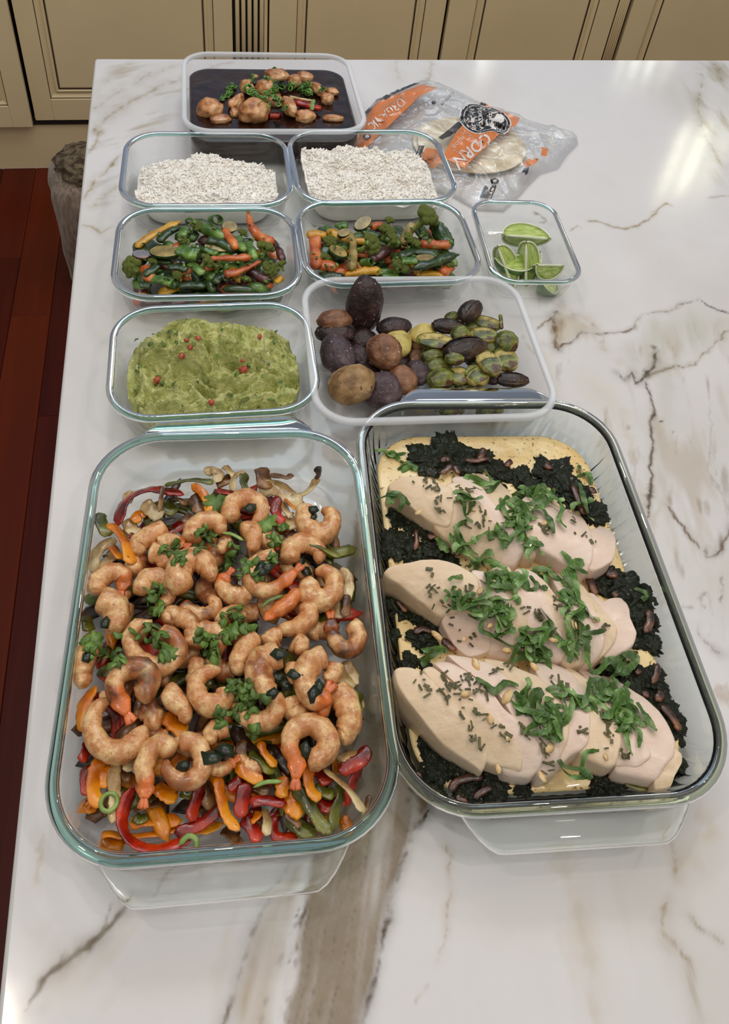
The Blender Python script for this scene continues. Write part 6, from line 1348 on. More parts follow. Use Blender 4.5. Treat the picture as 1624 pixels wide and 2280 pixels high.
def sprout(q, rx, ry, rot, z, kind, lab, i, half=False):
    p = onto(PO, q, z); s = scl(*PO([q])[0], z) / 2.707
    r_ = random.Random(i); e = empty('brussels_sprout', p); tag(e, lab, 'brussels sprout', 'roasted brussels sprouts in the tub')
    V, F = blob(3, (1, 1, 1), .24, 1.5, i, .05); sc3 = np.array([rx * s, ry * s * 1.05, min(rx, ry) * s * .85]) * 1.16
    V = V * sc3
    if half: V[:, 2] = np.minimum(V[:, 2], sc3[2] * .25)
    V = xf(V, (0, 0, 0), (0, 0, rot)); obj('core', V, F, PM[kind], e)
    # outer leaves: three shells hugging the core
    for j in range(3):
        a0 = j * 2.1 + r_.uniform(-.3, .3); rows = []
        for t in np.linspace(.12, .92, 6):
            th = t * pi * .8 + .2
            rows.append(np.array([(math.cos(th) * 1.05, math.sin(th) * 1.06 * cos(a0 + b), math.sin(th) * 1.06 * sin(a0 + b)) for b in np.linspace(-.75, .75, 7) * (1 - .5 * abs(t - .5))]))
        V1_ = np.vstack(rows) * sc3; V2_ = V1_ * .95; nn = 7
        if half: 
            V1_[:, 2] = np.minimum(V1_[:, 2], sc3[2] * .27); V2_[:, 2] = np.minimum(V2_[:, 2], sc3[2] * .24)
        F_ = grid_faces(6, 7, False); V_ = np.vstack([V1_, V2_]); F2 = F_ + [tuple(42 + k for k in f[::-1]) for f in F_]
        ed = [r * 7 for r in range(6)] + [35 + c for c in range(1, 7)] + [r * 7 + 6 for r in range(4, -1, -1)] + [c for c in range(5, 0, -1)]
        for a, b in zip(ed, ed[1:] + ed[:1]): F2.append((a, 42 + a, 42 + b, b))
        obj('leaf', xf(V_, (0, 0, 0), (0, 0, rot)), F2, PM[kind if kind != 'face' else 'sprout'], e)
    if half:
        n_ = 20; an = np.arange(n_) * 2 * pi / n_; E = np.c_[np.cos(an) * sc3[0] * .93, np.sin(an) * sc3[1] * .93, an * 0 + sc3[2] * .26]
        obj('cut_face', *(lambda vf: (xf(vf[0], (0, 0, 0), (0, 0, rot)), vf[1]))(loft([E * (1, 1, .9), E, E * (.75, .75, 1.03), E * (.5, .5, 1.0), E * (.25, .25, 1.03), E * (.01, .01, 1.02)], True, True)), M_SPF, e)
SPR = [((1048, 252), 84, 50, .75, .052, 'char', 'long charred sprout sticking up at the back', 0), ((842, 432), 96, 50, -.25, .046, 'sprout', 'yellow-green sprout half beside the yellow potato', 1), ((918, 342), 88, 42, -.2, .044, 'char', 'nearly black sprout at the back left of the sprouts', 0), ((1140, 320), 88, 40, -.4, .042, 'sprout', 'pale green flattened sprout at the back right', 1),
       ((1135, 395), 72, 48, -.2, .044, 'face', 'brown-edged sprout below the pale green one', 1), ((990, 392), 50, 48, 0, .046, 'sprout', 'small round green sprout in the middle', 0), ((1015, 480), 122, 66, .15, .050, 'char', 'largest burnt black sprout in the centre', 0), ((955, 535), 50, 38, 0, .050, 'sprout', 'small olive sprout in front of the burnt one', 0),
       ((1265, 440), 62, 66, -.3, .044, 'sprout', 'dark green sprout at the right end', 0), ((1162, 562), 58, 82, .2, .050, 'face', 'upright sprout half with golden cut face', 1), ((1262, 542), 62, 70, 0, .042, 'face', 'wide sprout half at the right edge with blackened rim', 1), ((825, 520), 66, 46, 0, .036, 'sprout', 'loose pale sprout leaf ball next to the purple potato', 0),
       ((850, 585), 76, 48, .1, .034, 'sprout', 'brownish sprout behind the front dark green one', 0), ((878, 660), 82, 54, .2, .038, 'sprout', 'dark green shiny sprout at the front', 0), ((985, 640), 50, 52, -.5, .042, 'face', 'small striped sprout half at the front', 1), ((1092, 640), 66, 60, .6, .044, 'face', 'sprout with fanned brown leaves at the front', 1),
       ((1300, 665), 86, 40, -.15, .036, 'char', 'charred sprout in the front right corner', 0), ((942, 288), 44, 30, .3, .040, 'sprout', 'little sprout piece at the very back', 0), ((1060, 345), 44, 30, 0, .038, 'sprout', 'yellow sprout piece under the sticking-up one', 0), ((1180, 640), 46, 50, 0, .034, 'char', 'dark sprout between the upright half and the corner', 0),
       ((1010, 700), 50, 34, 0, .030, 'sprout', 'sprout low at the front wall', 0), ((1100, 560), 60, 50, 0, .034, 'sprout', 'sprout hidden behind the fanned one', 0), ((900, 480), 60, 50, 0, .032, 'char', 'dark sprout hidden under the burnt one', 0), ((1180, 470), 60, 40, 0, .036, 'sprout', 'sprout hidden behind the upright half', 0), ((930, 830), 70, 40, 0, .018, 'sprout', 'sprout near the tub base seen through glass', 0), ((1160, 840), 80, 44, 0, .018, 'sprout', 'sprout at the base right of the tub seen through glass', 0)]
for i, (q, rx, ry, rot, z, kd, lab, h) in enumerate(SPR): sprout(q, rx, ry, rot, z, kd, lab, i, bool(h))
vstick(PO, [(1240, 360), (1235, 310), (1228, 270)], 12, .046, M_SPR, 'sprout_leaf', 'single curled sprout leaf pointing up at the right', 'brussels sprout', None, scale=2.707, dz=.006)

# ------------------------------------------------------------------ lime wedges
def rind_mat():
    k = NT('lime_rind'); k.base(k.ramp(k.noise(60, 3), [(.35, L4((50, 96, 26))), (.65, L4((104, 144, 50)))])); k.bump(k.vor(500), .25, .0006); return k.set(Roughness=.32, Coat_Weight=.2)
def flesh_mat():
    k = NT('lime_flesh'); v = k.noise(1, 3, .5, k.mapping((90, 320, 320)))
    k.base(k.ramp(v, [(.35, L4((150, 176, 78))), (.65, L4((196, 212, 128)))])); k.bump(v, .3, .001); return k.set(Roughness=.25, Coat_Weight=.3, Subsurface_Weight=.15)
M_RND, M_FLS = rind_mat(), flesh_mat(); M_FLS.node_tree.nodes['Principled BSDF'].inputs['Subsurface Scale'].default_value = .004
M_PITH = food('lime_pith', [(.3, (214, 220, 186)), (.7, (234, 238, 214))], 80, .5, .1, 200)
def wedge_meshes(al=.62, a_=.0285, r_=.0235):
    """lune of an ellipsoid, long axis x, rind downwards, edge up"""
    def P(t, b, k=1.0): x = a_ * cos(t) * k; rr = r_ * sin(t) * k; return (x, rr * sin(b), -rr * cos(b))
    ts = np.linspace(.02, pi - .02, 22); bs = np.linspace(-al, al, 12)
    R1 = [np.array([P(t, b) for b in bs] + [P(t, b, .97) for b in bs[::-1]]) for t in ts]
    rind = loft(R1, True, True)
    fl = [];
    for sg in (-1, 1):
        rows = []
        for t in ts:
            e = .06 * r_
            rows.append(np.array([(P(t, sg * al, k)[0], P(t, sg * al, k)[1] - sg * .0002, P(t, sg * al, k)[2]) for k in (.965, .75, .5, .25, .08)] ))
        rows = np.array(rows)
        fl.append(rows)
    sec = [np.vstack([fl[0][i], fl[1][i][::-1]]) for i in range(len(ts))]
    flesh = loft([s * np.array([.955, 1, 1]) for s in sec], True, True)
    pith = join([sweep([(-a_ * .9, 0, -.0004), (0, 0, .0006), (a_ * .9, 0, -.0004)], .0016, .0014, 10, 8, taper=tround())] +
                [sweep([P(t, sg * al, .97) for t in np.linspace(.05, pi - .05, 14)], .0011, .0009, 24, 6) for sg in (-1, 1)])
    return mesh_data('rind', *rind, M_RND), mesh_data('flesh', *flesh, M_FLS), mesh_data('pith', *pith, M_PITH)
WM = wedge_meshes()
def lime(q, z, rot, lab, s_=1.0):
    p = onto(V2, q, z); e = empty('lime_wedge', p); e.rotation_euler = rot; e.scale = (s_,) * 3
    for n_, m_ in zip(('rind', 'flesh', 'pith'), WM): new(n_, m_, e)
    tag(e, lab, 'lime wedge', 'lime wedges in the small container')
lime((1275, 640), .034, (1.05, .06, -.10), 'lime wedge lying at the back, cut face towards the front', 1.12)
lime((1215, 740), .026, (-.75, .1, .15), 'lime wedge rind up in the middle, mostly hidden', 1.05)
lime((1160, 800), .024, (1.0, .9, -.9), 'lime wedge at the left, tilted with white edge to the right', 1.0)
lime((1270, 790), .026, (.7, 1.15, -1.35), 'upright lime wedge in the centre pointing to the back', 1.05)
lime((1400, 790), .030, (.3, .25, .25), 'lime wedge at the right front with a bright white top', .82)
lime((1350, 750), .020, (.8, .2, 1.2), 'small lime wedge peeking out between the centre and right ones', .7)
lime((1390, 870), .014, (-.4, .5, .6), 'lime wedge at the bottom seen through the front glass', .8)

# ------------------------------------------------------------------ soup tub
k = NT('dark_broth'); k.base(k.ramp(k.noise(40, 4), [(.35, L4((22, 9, 8))), (.7, L4((50, 22, 14)))])); k.bump(k.noise(70, 4, .6), .35, .003); M_BRO = k.set(Roughness=.12, Coat_Weight=.4)
pool('dark_soup', 'soup', .041, .0075, .03, M_BRO, 'glossy dark brown soup filling the far plastic tub', 'soup', .0012, 'stuff')
M_STEW = food('stewed_chicken', [(.3, (140, 78, 36)), (.5, (198, 138, 84)), (.75, (226, 184, 136))], 45, .3, .4, 160, .002, coat=.3)
for i, (q, rx, ry, z, rot, lab) in enumerate([((255, 535), 112, 88, .047, -.5, 'browned chicken chunk at the left of the soup'), ((620, 560), 130, 100, .051, 0, 'largest pale chicken chunk at the front of the soup'), ((345, 625), 84, 40, .044, .2, 'flat chicken piece at the front left of the soup'), ((920, 520), 60, 105, .050, .1, 'upright chicken piece in the centre front of the soup'),
        ((1050, 600), 86, 52, .046, .1, 'chicken piece at the front, right of centre, in the soup'), ((1290, 615), 84, 32, .044, -.1, 'chicken piece near the front right corner of the soup'), ((725, 355), 88, 66, .052, -.4, 'knobbly chicken chunk in the middle of the soup'), ((565, 355), 60, 66, .050, .2, 'reddish chicken chunk left of the knobbly one'),
        ((815, 255), 104, 54, .056, .1, 'pale chicken chunk at the top of the heap'), ((965, 300), 56, 56, .050, 0, 'chicken chunk right of the top one'), ((1055, 270), 66, 46, .052, -.3, 'rounded chicken chunk at the back right of the heap'), ((1160, 370), 46, 80, .048, .4, 'long chicken piece at the right of the heap'),
        ((1240, 455), 52, 52, .046, .3, 'square browned chicken piece at the right'), ((1285, 390), 56, 32, .046, -.4, 'pinkish chicken piece at the far right of the heap'), ((480, 480), 56, 84, .046, -.5, 'reddish chicken piece above the largest chunk'), ((635, 265), 32, 20, .048, 0, 'tiny chicken bit at the back of the soup'), ((460, 570), 40, 50, .043, 0, 'dark onion-coated piece left of the largest chunk'), ((780, 470), 110, 70, .043, 0, 'chicken chunk under the scallion heap')]):
    p = onto(SO, q, z); s = scl(*SO([q])[0], z) / 3.777; V, F = blob(4, (1, 1, 1), .36, 1.15, i + 60, .05); V = np.sign(V) * np.abs(V) ** .88
    V = xf(V * np.array([rx * s, ry * s * 1.2, min(rx, ry) * s * .9]), (0, 0, 0), (0, 0, rot)); o = obj('chicken_chunk', V, F, M_STEW); o.location = p; tag(o, lab, 'chicken', 'chicken chunks in the soup')
vstick(SO, [(965, 480), (1080, 505), (1190, 545)], 34, .048, PEP['red'], 'pepper_strip', 'bright red pepper strip in the soup tub', 'pepper strip', None, th=.6, scale=3.777)
vstick(SO, [(740, 600), (800, 590), (850, 600)], 34, .043, PEP['red'], 'pepper_strip', 'dark red pepper piece beside the largest soup chunk', 'pepper strip', None, th=.6, scale=3.777, seed=3)
vstick(SO, [(920, 430), (1020, 455), (1130, 470)], 12, .052, PEP['onion'], 'onion_strip', 'thin onion strip above the red pepper in the soup', 'onion strip', None, scale=3.777)
vstick(SO, [(1115, 550), (1118, 500), (1130, 455)], 18, .054, M_SCAL, 'scallion_strip', 'pale green scallion strip over the red pepper', 'scallion', None, th=.25, scale=3.777)
topS = topper([o for o in sc.objects if o.name.startswith('chicken_chunk')], .003)
RS = mesh_data('scallion_ring', *loft([np.array([((.0032 + .0009 * cos(b)) * cos(a), (.0028 + .0009 * cos(b)) * sin(a), .0012 * sin(b)) for b in np.linspace(0, 2 * pi, 6, endpoint=False)]) for a in np.linspace(0, 2 * pi, 12, endpoint=False)], loop=True), M_SCAL)
M_SC2 = herb_mat('green_scallion', [(.3, (56, 102, 30)), (.7, (108, 154, 60))], .35); RS.materials[0] = M_SC2
RC = mesh_data('scallion_curl', *sweep([(-.005, -.002, 0), (-.002, .003, .002), (.003, .003, .002), (.006, -.002, 0)], .0018, .0006, 8, 6, taper=tround()), M_SC2)
for x_, y_, sp, n_ in ((430, 400, 40, 14), (455, 345, 26, 8), (620, 410, 40, 10), (600, 320, 34, 8), (700, 430, 50, 14), (790, 390, 40, 12), (820, 470, 40, 12), (830, 345, 36, 8), (1040, 360, 50, 20), (1080, 400, 30, 8), (1210, 370, 22, 5), (790, 215, 22, 5), (740, 510, 16, 2), (890, 530, 20, 3), (930, 340, 30, 6), (370, 440, 30, 5), (720, 290, 20, 3)):
    for _ in range(n_):
        q = (x_ + rc.gauss(0, sp * .6), y_ + rc.gauss(0, sp * .5))
        drop(rc.choice([RS, RC]), 'scallion_slice', *SO([q])[0], topS, T + .0425, 'bright green chopped scallion sprinkled over the soup', 'scallion', 'chopped scallion on the soup', rc.uniform(.7, 1.2), tilt=.8, r_=rc)

topV = topper([o for o in sc.objects if o.type == 'MESH' and o.name.split('.')[0] in ('carrot_piece', 'carrot_stick', 'bean_pod', 'parsnip_piece', 'florets', 'flesh', 'zucchini_piece') and o.name.split('.')[0] != 'flesh'], .003)
for f, bx_, side in ((V1, (260, 720, 1330, 1200), 'left'), (V2, (130, 570, 880, 850), 'right')):
    for _ in range(64):
        q = (rc.uniform(bx_[0], bx_[2]), rc.uniform(bx_[1], bx_[3]))
        drop(rc.choice(CM), 'chopped_herb', *f([q])[0], topV, None, 'fleck of chopped herb sprinkled on the %s stir-fry' % side, 'herb', 'chopped herbs on the %s stir-fry' % side, rc.uniform(.5, .9), tilt=.8, r_=rc)
# ------------------------------------------------------------------ crinkled plastic tortilla bag
BAG = [(783, 345), (800, 305), (814, 270), (818, 248), (838, 225), (885, 203), (935, 183), (1000, 195), (1050, 218), (1080, 236), (1155, 262), (1220, 282), (1285, 302), (1288, 322), (1265, 345), (1245, 375), (1205, 387), (1180, 412), (1150, 447), (1122, 472), (1060, 468), (1012, 440), (975, 428), (930, 440), (880, 420), (820, 400), (790, 380)]
bagW = np.array([W(a, b, .003)[:2] for a, b in BAG]); bc = bagW.mean(0)
def bag_h(XY):
    P = np.c_[XY, np.zeros(len(XY))]; d, _ = seg_dist(XY, np.vstack([bagW, bagW[:1]])); ins = inpoly(XY, bagW)
    puff = .016 * np.clip(d / .05, 0, 1) ** .7
    w = np.c_[fbm(P, 14, 2, 80), fbm(P, 14, 2, 81), P[:, 2]] * .05
    rid = 1 - np.abs(vnoise(P + w, 26, 82)) * 2.4; rid2 = 1 - np.abs(vnoise(P + w * 1.5, 55, 83)) * 2.4
    return np.where(ins, .0035 + puff + (.0060 * np.clip(rid, 0, 1) ** 2 + .0018 * np.clip(rid2, 0, 1) ** 2) * np.clip(d / .012, .15, 1), .0035)
def film_mat(nm, col=None, fac=.05, spec=.5, rough=.06):
    k = NT(nm); t = k.n.new('ShaderNodeBsdfTransparent'); m = k.n.new('ShaderNodeMixShader')
    if col is None:
        k.n.remove(k.b); g = k.n.new('ShaderNodeBsdfGlossy'); g.inputs['Roughness'].default_value = rough
        f = k.n.new('ShaderNodeLayerWeight'); f.inputs[0].default_value = .32
        mm = k.n.new('ShaderNodeMapRange'); mm.inputs['To Min'].default_value = fac; mm.inputs['To Max'].default_value = .5; k.l.new(f.outputs['Facing'], mm.inputs[0])
        k.l.new(mm.outputs[0], m.inputs[0]); k.l.new(t.outputs[0], m.inputs[1]); k.l.new(g.outputs[0], m.inputs[2])
        b = k.n.new('ShaderNodeBump'); b.inputs['Strength'].default_value = .7; b.inputs['Distance'].default_value = .003; k.l.new(k.noise(55, 4, .6, None, 1.5), b.inputs['Height']); k.l.new(b.outputs[0], g.inputs['Normal'])
    else:
        k.base(L4(col)); k.set(Roughness=.2, Coat_Weight=.4); m.inputs[0].default_value = .9
        k.l.new(t.outputs[0], m.inputs[1]); k.l.new(k.b.outputs[0], m.inputs[2])
    k.l.new(m.outputs[0], k.out.inputs[0]); return k.m
M_FILM = film_mat('crinkled_clear_film'); M_ORA = film_mat('orange_print', (222, 128, 62)); M_BLK = film_mat('black_print', (24, 24, 28)); M_WHP = film_mat('white_print', (232, 226, 224))
def bag():
    rows = []; m = 220
    Q = np.vstack([bagW, bagW[:1]]); s = np.r_[0, np.cumsum(np.linalg.norm(np.diff(Q, axis=0), axis=1))]; u = np.linspace(0, s[-1], m, endpoint=False)
    E = np.c_[np.interp(u, s, Q[:, 0]), np.interp(u, s, Q[:, 1])]
    rg = [np.c_[bc + (E - bc) * q, np.full(m, T + .0008)] for q in (.4, .8, .995)]
    for q in np.linspace(1, .012, 80): X = bc + (E - bc) * q; rg.append(np.c_[X, T + bag_h(X)])
    V, F = loft(rg, True, True); o3 = np.array([*bc, T]); o = obj('tortilla_bag', V - o3, F, M_FILM); o.location = o3
    tag(o, 'crinkled clear plastic tortilla bag with orange and black print', 'bag'); return o, o3
bag_o, bag3 = bag()
def on_bag(pts, lift=.0012):
    X = np.array([W(a, b, .014)[:2] for a, b in pts])
    for _ in range(3):
        h = bag_h(X); X = np.array([W(a, b, hh)[:2] for (a, b), hh in zip(pts, h)])
    return np.c_[X, T + bag_h(X) + lift] - bag3
def print_poly(name, poly, mat, lift=.0012, lab=None, n=40):
    """printed area: filled polygon laid on the film as a fine grid clipped to the outline"""
    P = np.array(poly, float); mn, mx = P.min(0), P.max(0); st = max(mx - mn) / n
    xs_ = np.arange(mn[0], mx[0] + st, st); ys_ = np.arange(mn[1], mx[1] + st, st); bm = bmesh.new()
    vs = [bm.verts.new((a, b, 0)) for a, b in poly]; bm.faces.new(vs)
    for a in xs_[1:-1]: bmesh.ops.bisect_plane(bm, geom=bm.verts[:] + bm.edges[:] + bm.faces[:], plane_co=(a, 0, 0), plane_no=(1, 0, 0))
    for b in ys_[1:-1]: bmesh.ops.bisect_plane(bm, geom=bm.verts[:] + bm.edges[:] + bm.faces[:], plane_co=(0, b, 0), plane_no=(0, 1, 0))
    bm.verts.index_update(); V = on_bag([v.co[:2] for v in bm.verts], lift); F = [[v.index for v in f.verts] for f in bm.faces]; bm.free()
    o = obj(name, V, F, mat, bag_o)
    if lab: o['label'] = lab
    return o
print_poly('print_band', [(816, 262), (840, 229), (900, 204), (938, 190), (975, 197), (940, 213), (925, 225), (880, 268), (840, 308), (806, 340), (785, 344), (796, 312)], M_ORA, lab='orange band with the word ORGANIC')
print_poly('print_stripe', [(812, 252), (838, 223), (885, 202), (930, 184), (934, 187), (888, 207), (842, 228), (817, 256)], M_BLK, .0014, lab='thin black edge stripe')
print_poly('print_band', [(1081, 234), (1158, 264), (1150, 280), (1110, 302), (1070, 340), (1036, 372), (985, 352), (1000, 322), (1014, 300), (1040, 268)], M_ORA, lab='wide orange band under the black emblem')
print_poly('print_stripe', [(1073, 229), (1083, 235), (1038, 272), (1012, 300), (984, 313), (976, 308), (1002, 288), (1030, 264)], M_BLK, .0014, lab='black stripe beside the orange band')
print_poly('print_patch', [(934, 326), (946, 326), (937, 350), (925, 348)], M_BLK, .0014); print_poly('print_patch', [(948, 330), (972, 334), (985, 362), (958, 366), (938, 352)], M_ORA)
print_poly('print_patch', [(1168, 362), (1182, 352), (1200, 356), (1190, 368), (1170, 374)], M_ORA); print_poly('print_patch', [(1206, 328), (1222, 334), (1218, 350), (1206, 344)], M_ORA)
print_poly('print_patch', [(1166, 376), (1178, 374), (1176, 386), (1162, 386)], M_BLK)
def ell(cx, cy, rx, ry, rot=0, n=28): return [(cx + rx * cos(a) * cos(rot) - ry * sin(a) * sin(rot), cy + rx * cos(a) * sin(rot) + ry * sin(a) * cos(rot)) for a in np.arange(n) * 2 * pi / n]
def emblem(g):   # rounded two-lobed badge outline
    c = [(1028, 262), (1032, 246), (1046, 236), (1062, 236), (1078, 241), (1096, 244), (1114, 252), (1128, 264), (1134, 276), (1130, 290), (1120, 298), (1108, 298), (1098, 292), (1084, 294), (1066, 298), (1048, 292), (1034, 280)]
    m = np.mean(c, 0); return [tuple(m + (np.array(p) - m) * g) for p in dense(c, 44)]
print_poly('emblem', emblem(1.10), M_WHP, .0016, 'pale outline of the badge'); print_poly('emblem', emblem(1.04), M_BLK, .0019, 'black badge'); print_poly('emblem', emblem(.93), M_WHP, .0022); print_poly('emblem', emblem(.89), M_BLK, .0025)
print_poly('chef_figure', ell(1112, 268, 11, 9, .4), M_WHP, .0028, 'pale chef hat in the badge', 8); print_poly('chef_figure', [(1086, 270), (1100, 264), (1112, 280), (1104, 290), (1090, 282), (1078, 284)], M_WHP, .0028, 'pale chef figure in the badge', 8); print_poly('chef_figure', ell(1108, 282, 5, 4, .4), M_BLK, .0031, None, 6)
def text(body, org, dx, size, mat, lift, nm='lettering', sx=1.0, bold=0.0):
    """lettering laid on the film: org = start of the baseline, dx = its direction in the picture"""
    cu = bpy.data.curves.new('t', 'FONT'); cu.body = body; cu.size = 1.0; cu.offset = bold; cu.resolution_u = 3; cu.space_character = 1.02
    ob = bpy.data.objects.new('t', cu); sc.collection.objects.link(ob); dg = bpy.context.evaluated_depsgraph_get(); me = ob.evaluated_get(dg).to_mesh()
    V = [v.co[:] for v in me.vertices]; F = [list(p.vertices) for p in me.polygons]; bpy.data.objects.remove(ob)
    d = np.array(dx, float); d /= np.linalg.norm(d); up = np.array([d[1], -d[0]])
    P = [np.array(org) + d * v[0] * size * sx + up * v[1] * size for v in V]
    return obj(nm, on_bag(P, lift), F, mat, bag_o, False)
text('ORGANIC', (893, 219), (-74, 60), 27, M_WHP, .0018, sx=.78, bold=.012)
text('YELLOW', (1030, 303), (-26, 24), 12, M_WHP, .0018, sx=.75); text('CORN', (1082, 296), (-78, 62), 36, M_WHP, .0018, sx=.9, bold=.02)
text('LA TORTILLA', (1084, 240), (10, 60), 11, M_WHP, .0029, sx=.78, bold=.02); text('LA', (1072, 241), (10, 60), 9, M_WHP, .0029); text('TORTILLA', (1062, 243), (8, 60), 13, M_WHP, .0029, sx=.85, bold=.02); text('FACTORY', (1046, 246), (6, 60), 13, M_WHP, .0029, sx=.85, bold=.02)
text('REFRIGERATED', (935, 329), (-8, 22), 4.5, M_WHP, .0018, sx=.6); text('TORTILLAS', (1008, 204), (-22, 24), 8, M_BLK, .0016)
print_poly('badge', [(1080, 412), (1106, 416), (1094, 446), (1068, 442)], M_BLK, .0016, 'black certification badge with the words NON GMO', 8); print_poly('badge', [(1088, 416), (1102, 418), (1094, 436), (1088, 430)], M_WHP, .0019, None, 6); print_poly('badge', [(1093, 418), (1096, 418), (1098, 430), (1090, 428)], M_BLK, .0022, None, 6)
text('NON', (1090, 437), (-8, 20), 7, M_WHP, .0020, sx=.8); text('GMO', (1084, 418), (-8, 20), 8, M_WHP, .0020, sx=.9)
print_poly('badge', ell(1101, 406, 10, 7), M_BLK, .0016, 'round black seal', 8); print_poly('badge', ell(1102, 405, 5, 2.4, -.4), M_WHP, .0019, None, 6)
print_poly('badge', ell(817, 307, 9, 7), M_BLK, .0018, 'round dark seal at the left end of the bag', 8); print_poly('badge', ell(818, 306, 5, 3), M_WHP, .0021, None, 6)
print_poly('badge', ell(966, 231, 5, 4), M_BLK, .0016, None, 6); print_poly('badge', ell(966, 231, 3.2, 2.4), M_FILM, .0018, None, 6)
M_TOR = food('corn_tortilla', [(.3, (196, 180, 148)), (.6, (222, 210, 184)), (.8, (236, 228, 208))], 30, .6, .3, 120, .002)
tc = W(1040, 322, .004)
for k in range(2):
    n = 60; an = np.arange(n) * 2 * pi / n
    def rt(q, z): X = np.c_[np.cos(an) * .082 * q, np.sin(an) * .078 * q]; return np.c_[X, z + .0012 * fbm(np.c_[X, an * 0], 30, 2, 90 + k)]
    V, F = loft([rt(.98, .0), rt(1, .001), rt(.98, .002), rt(.6, .0026), rt(.2, .002), rt(.01, .002)]); o = obj('tortilla', V, F, M_TOR); o.location = (tc[0] + .006 * k, tc[1] - .004 * k, T + .0026 + .0036 * k)
    tag(o, ('upper' if k else 'lower') + ' round corn tortilla inside the clear bag', 'tortilla', 'tortillas in the bag')

# ------------------------------------------------------------------ dog behind the island
def fur_mat():
    k = NT('dog_fur'); st = k.mapping((160, 160, 30)); n = k.noise(1, 4, .6, st)
    k.base(k.ramp(n, [(.3, L4((112, 96, 82))), (.7, L4((168, 150, 134)))])); k.bump(n, .6, .004); return k.set(Roughness=.9, Sheen_Weight=.3)
M_FUR = fur_mat(); M_CURL = food('curly_dark_fur', [(.35, (70, 56, 40)), (.65, (128, 112, 88))], 60, .9, 1.0, 130, .01); M_PAD = NT('dark_claws'); M_PAD.base(L4((30, 26, 28))); M_PAD = M_PAD.set(Roughness=.4)
def skin(name, pts, edges, mat, parent, root=0, lv=2):
    me = bpy.data.meshes.new(name); me.from_pydata([p[:3] for p in pts], edges, []); me.update(); o = link(bpy.data.objects.new(name, me), parent)
    m = o.modifiers.new('s', 'SKIN'); m.use_smooth_shade = True
    for i, p in enumerate(pts): me.skin_vertices[0].data[i].radius = (p[3], p[4] if len(p) > 4 else p[3])
    me.skin_vertices[0].data[root].use_root = True
    o.modifiers.new('u', 'SUBSURF').levels = lv; o.modifiers['u'].render_levels = lv
    me.materials.append(mat); return o
dog = empty('dog', (-.10, 1.93, 0)); tag(dog, 'light taupe dog standing behind the island, one hind leg in view', 'dog')
def taper_r(rs): return lambda t: float(np.interp(t, np.linspace(0, 1, len(rs)), rs))
def limb(pts, rs, n=18): return sweep(pts, 1.0, 1.0, n, 14, up=(0, 1, .01), taper=taper_r(rs))
def limb2(pts, rs):
    P = cr(pts, 14); return join([(ico(2)[0] * r_ + p, ico(2)[1]) for p, r_ in zip(P, np.interp(np.linspace(0, 1, 14), np.linspace(0, 1, len(rs)), rs))])
BP = [limb2([(-.20, 0, .305), (-.10, 0, .31), (.05, 0, .30), (.18, 0, .30), (.26, 0, .33)], [.074, .084, .078, .092, .07]), limb2([(.25, 0, .34), (.30, 0, .40), (.335, 0, .44)], [.062, .05, .056]), limb2([(.335, 0, .44), (.40, 0, .43), (.44, 0, .422)], [.056, .032, .022]),
      limb2([(-.195, -.035, .28), (-.205, -.05, .215), (-.222, -.058, .16), (-.238, -.062, .115)], [.072, .056, .036, .022]), limb2([(-.238, -.062, .115), (-.236, -.062, .06), (-.232, -.062, .024), (-.205, -.062, .018)], [.021, .018, .020, .017]),
      limb2([(-.175, .035, .28), (-.175, .05, .20), (-.195, .055, .115), (-.19, .055, .03), (-.165, .055, .018)], [.070, .048, .022, .019, .018]),
      limb2([(.18, -.045, .27), (.175, -.05, .14), (.178, -.05, .03), (.2, -.05, .016)], [.052, .026, .019, .017]), limb2([(.18, .045, .27), (.175, .05, .14), (.178, .05, .03), (.2, .05, .016)], [.052, .026, .019, .017])]
bd = obj('body', *join(BP), M_FUR, dog)
m_ = bd.modifiers.new('r', 'REMESH'); m_.mode = 'VOXEL'; m_.voxel_size = .0065; m_.use_smooth_shade = True
m_ = bd.modifiers.new('s', 'SMOOTH'); m_.iterations = 5; m_.factor = .7
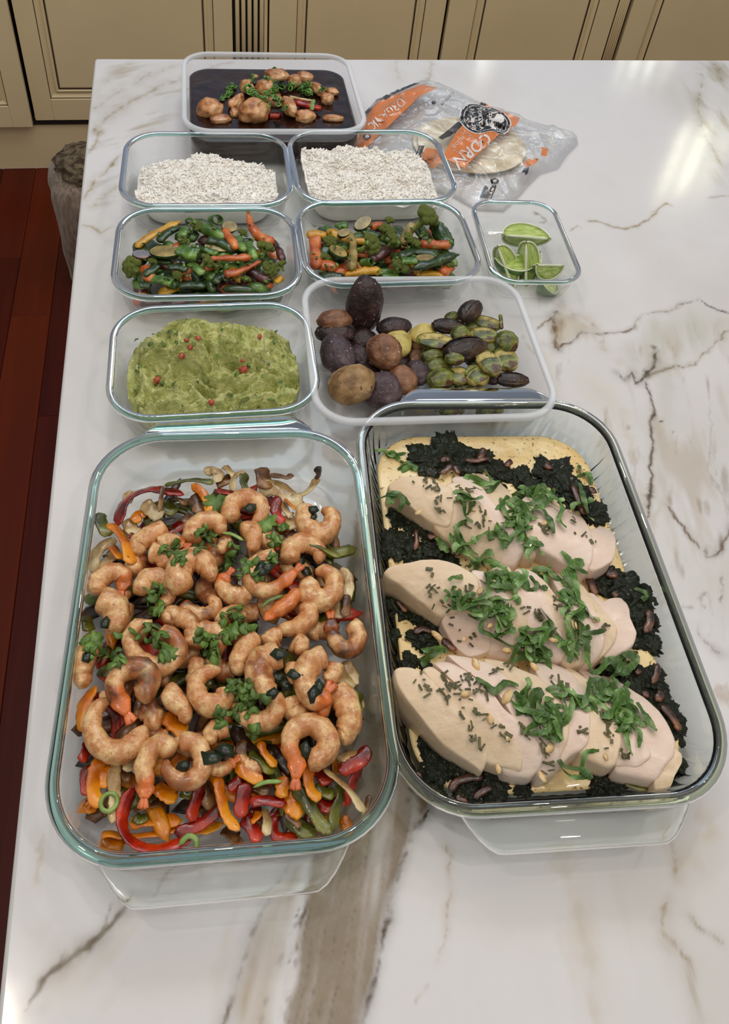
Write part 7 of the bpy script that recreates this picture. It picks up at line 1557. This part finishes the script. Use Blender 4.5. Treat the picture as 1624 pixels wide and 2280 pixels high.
V, F = blob(4, (.09, .085, .035), .22, 3, 5, .07); t_ = obj('curly_coat', V + np.array([-.16, -.0, .352]), F, M_CURL, dog); t_['label'] = 'darker curly fur over the rump'
for sgn in (-1, 1):
    V, F = blob(2, (.012, .022, .034), .1, 2, 3); obj('ear', V + np.array([.325, sgn * .05, .455]), F, M_CURL, dog)
    V, F = blob(2, (.007, .007, .007), 0, 2, 3); obj('eye', V + np.array([.385, sgn * .026, .455]), F, M_PAD, dog)
V, F = blob(2, (.011, .012, .009), 0, 2, 3); obj('nose', V + np.array([.452, 0, .424]), F, M_PAD, dog)
for j in range(3):
    V, F = sweep([(-.198, -.074 + .012 * j, .016), (-.186, -.074 + .012 * j, .010), (-.180, -.074 + .012 * j, .003)], .0035, .0045, 6, 6, taper=lambda t: 1 - .6 * t); obj('claw', V, F, M_PAD, dog)

# ------------------------------------------------------------------ labels that would still be shared by a few things: tell them apart by place
def settle():
    by = {}
    for o in sc.objects:
        if o.parent is None and o.get('category') and o.get('label'): by.setdefault(o['label'], []).append(o)
    for lab, L_ in by.items():
        if not 2 <= len(L_) <= 4: continue
        xy = []
        for o in L_:
            c = np.array(o.location); d = R @ (c - np.array([0, 0, T + CAM_H])); xy.append((PPX + F_PX * d[0] / d[2], PPY + F_PX * d[1] / d[2]))
        spanx = max(a for a, b in xy) - min(a for a, b in xy); spany = max(b for a, b in xy) - min(b for a, b in xy)
        if spanx >= spany: order = sorted(range(len(L_)), key=lambda i: xy[i][0]); nm = {2: ['left one of two', 'right one of two'], 3: ['leftmost of three', 'middle of three', 'rightmost of three'], 4: ['leftmost of four', 'second from left of four', 'third from left of four', 'rightmost of four']}[len(L_)]
        else: order = sorted(range(len(L_)), key=lambda i: xy[i][1]); nm = {2: ['farther one of two', 'nearer one of two'], 3: ['farthest of three', 'middle of three', 'nearest of three'], 4: ['farthest of four', 'second farthest of four', 'second nearest of four', 'nearest of four']}[len(L_)]
        for k, i in enumerate(order): L_[i]['label'] = lab + ', ' + nm[k]
settle()
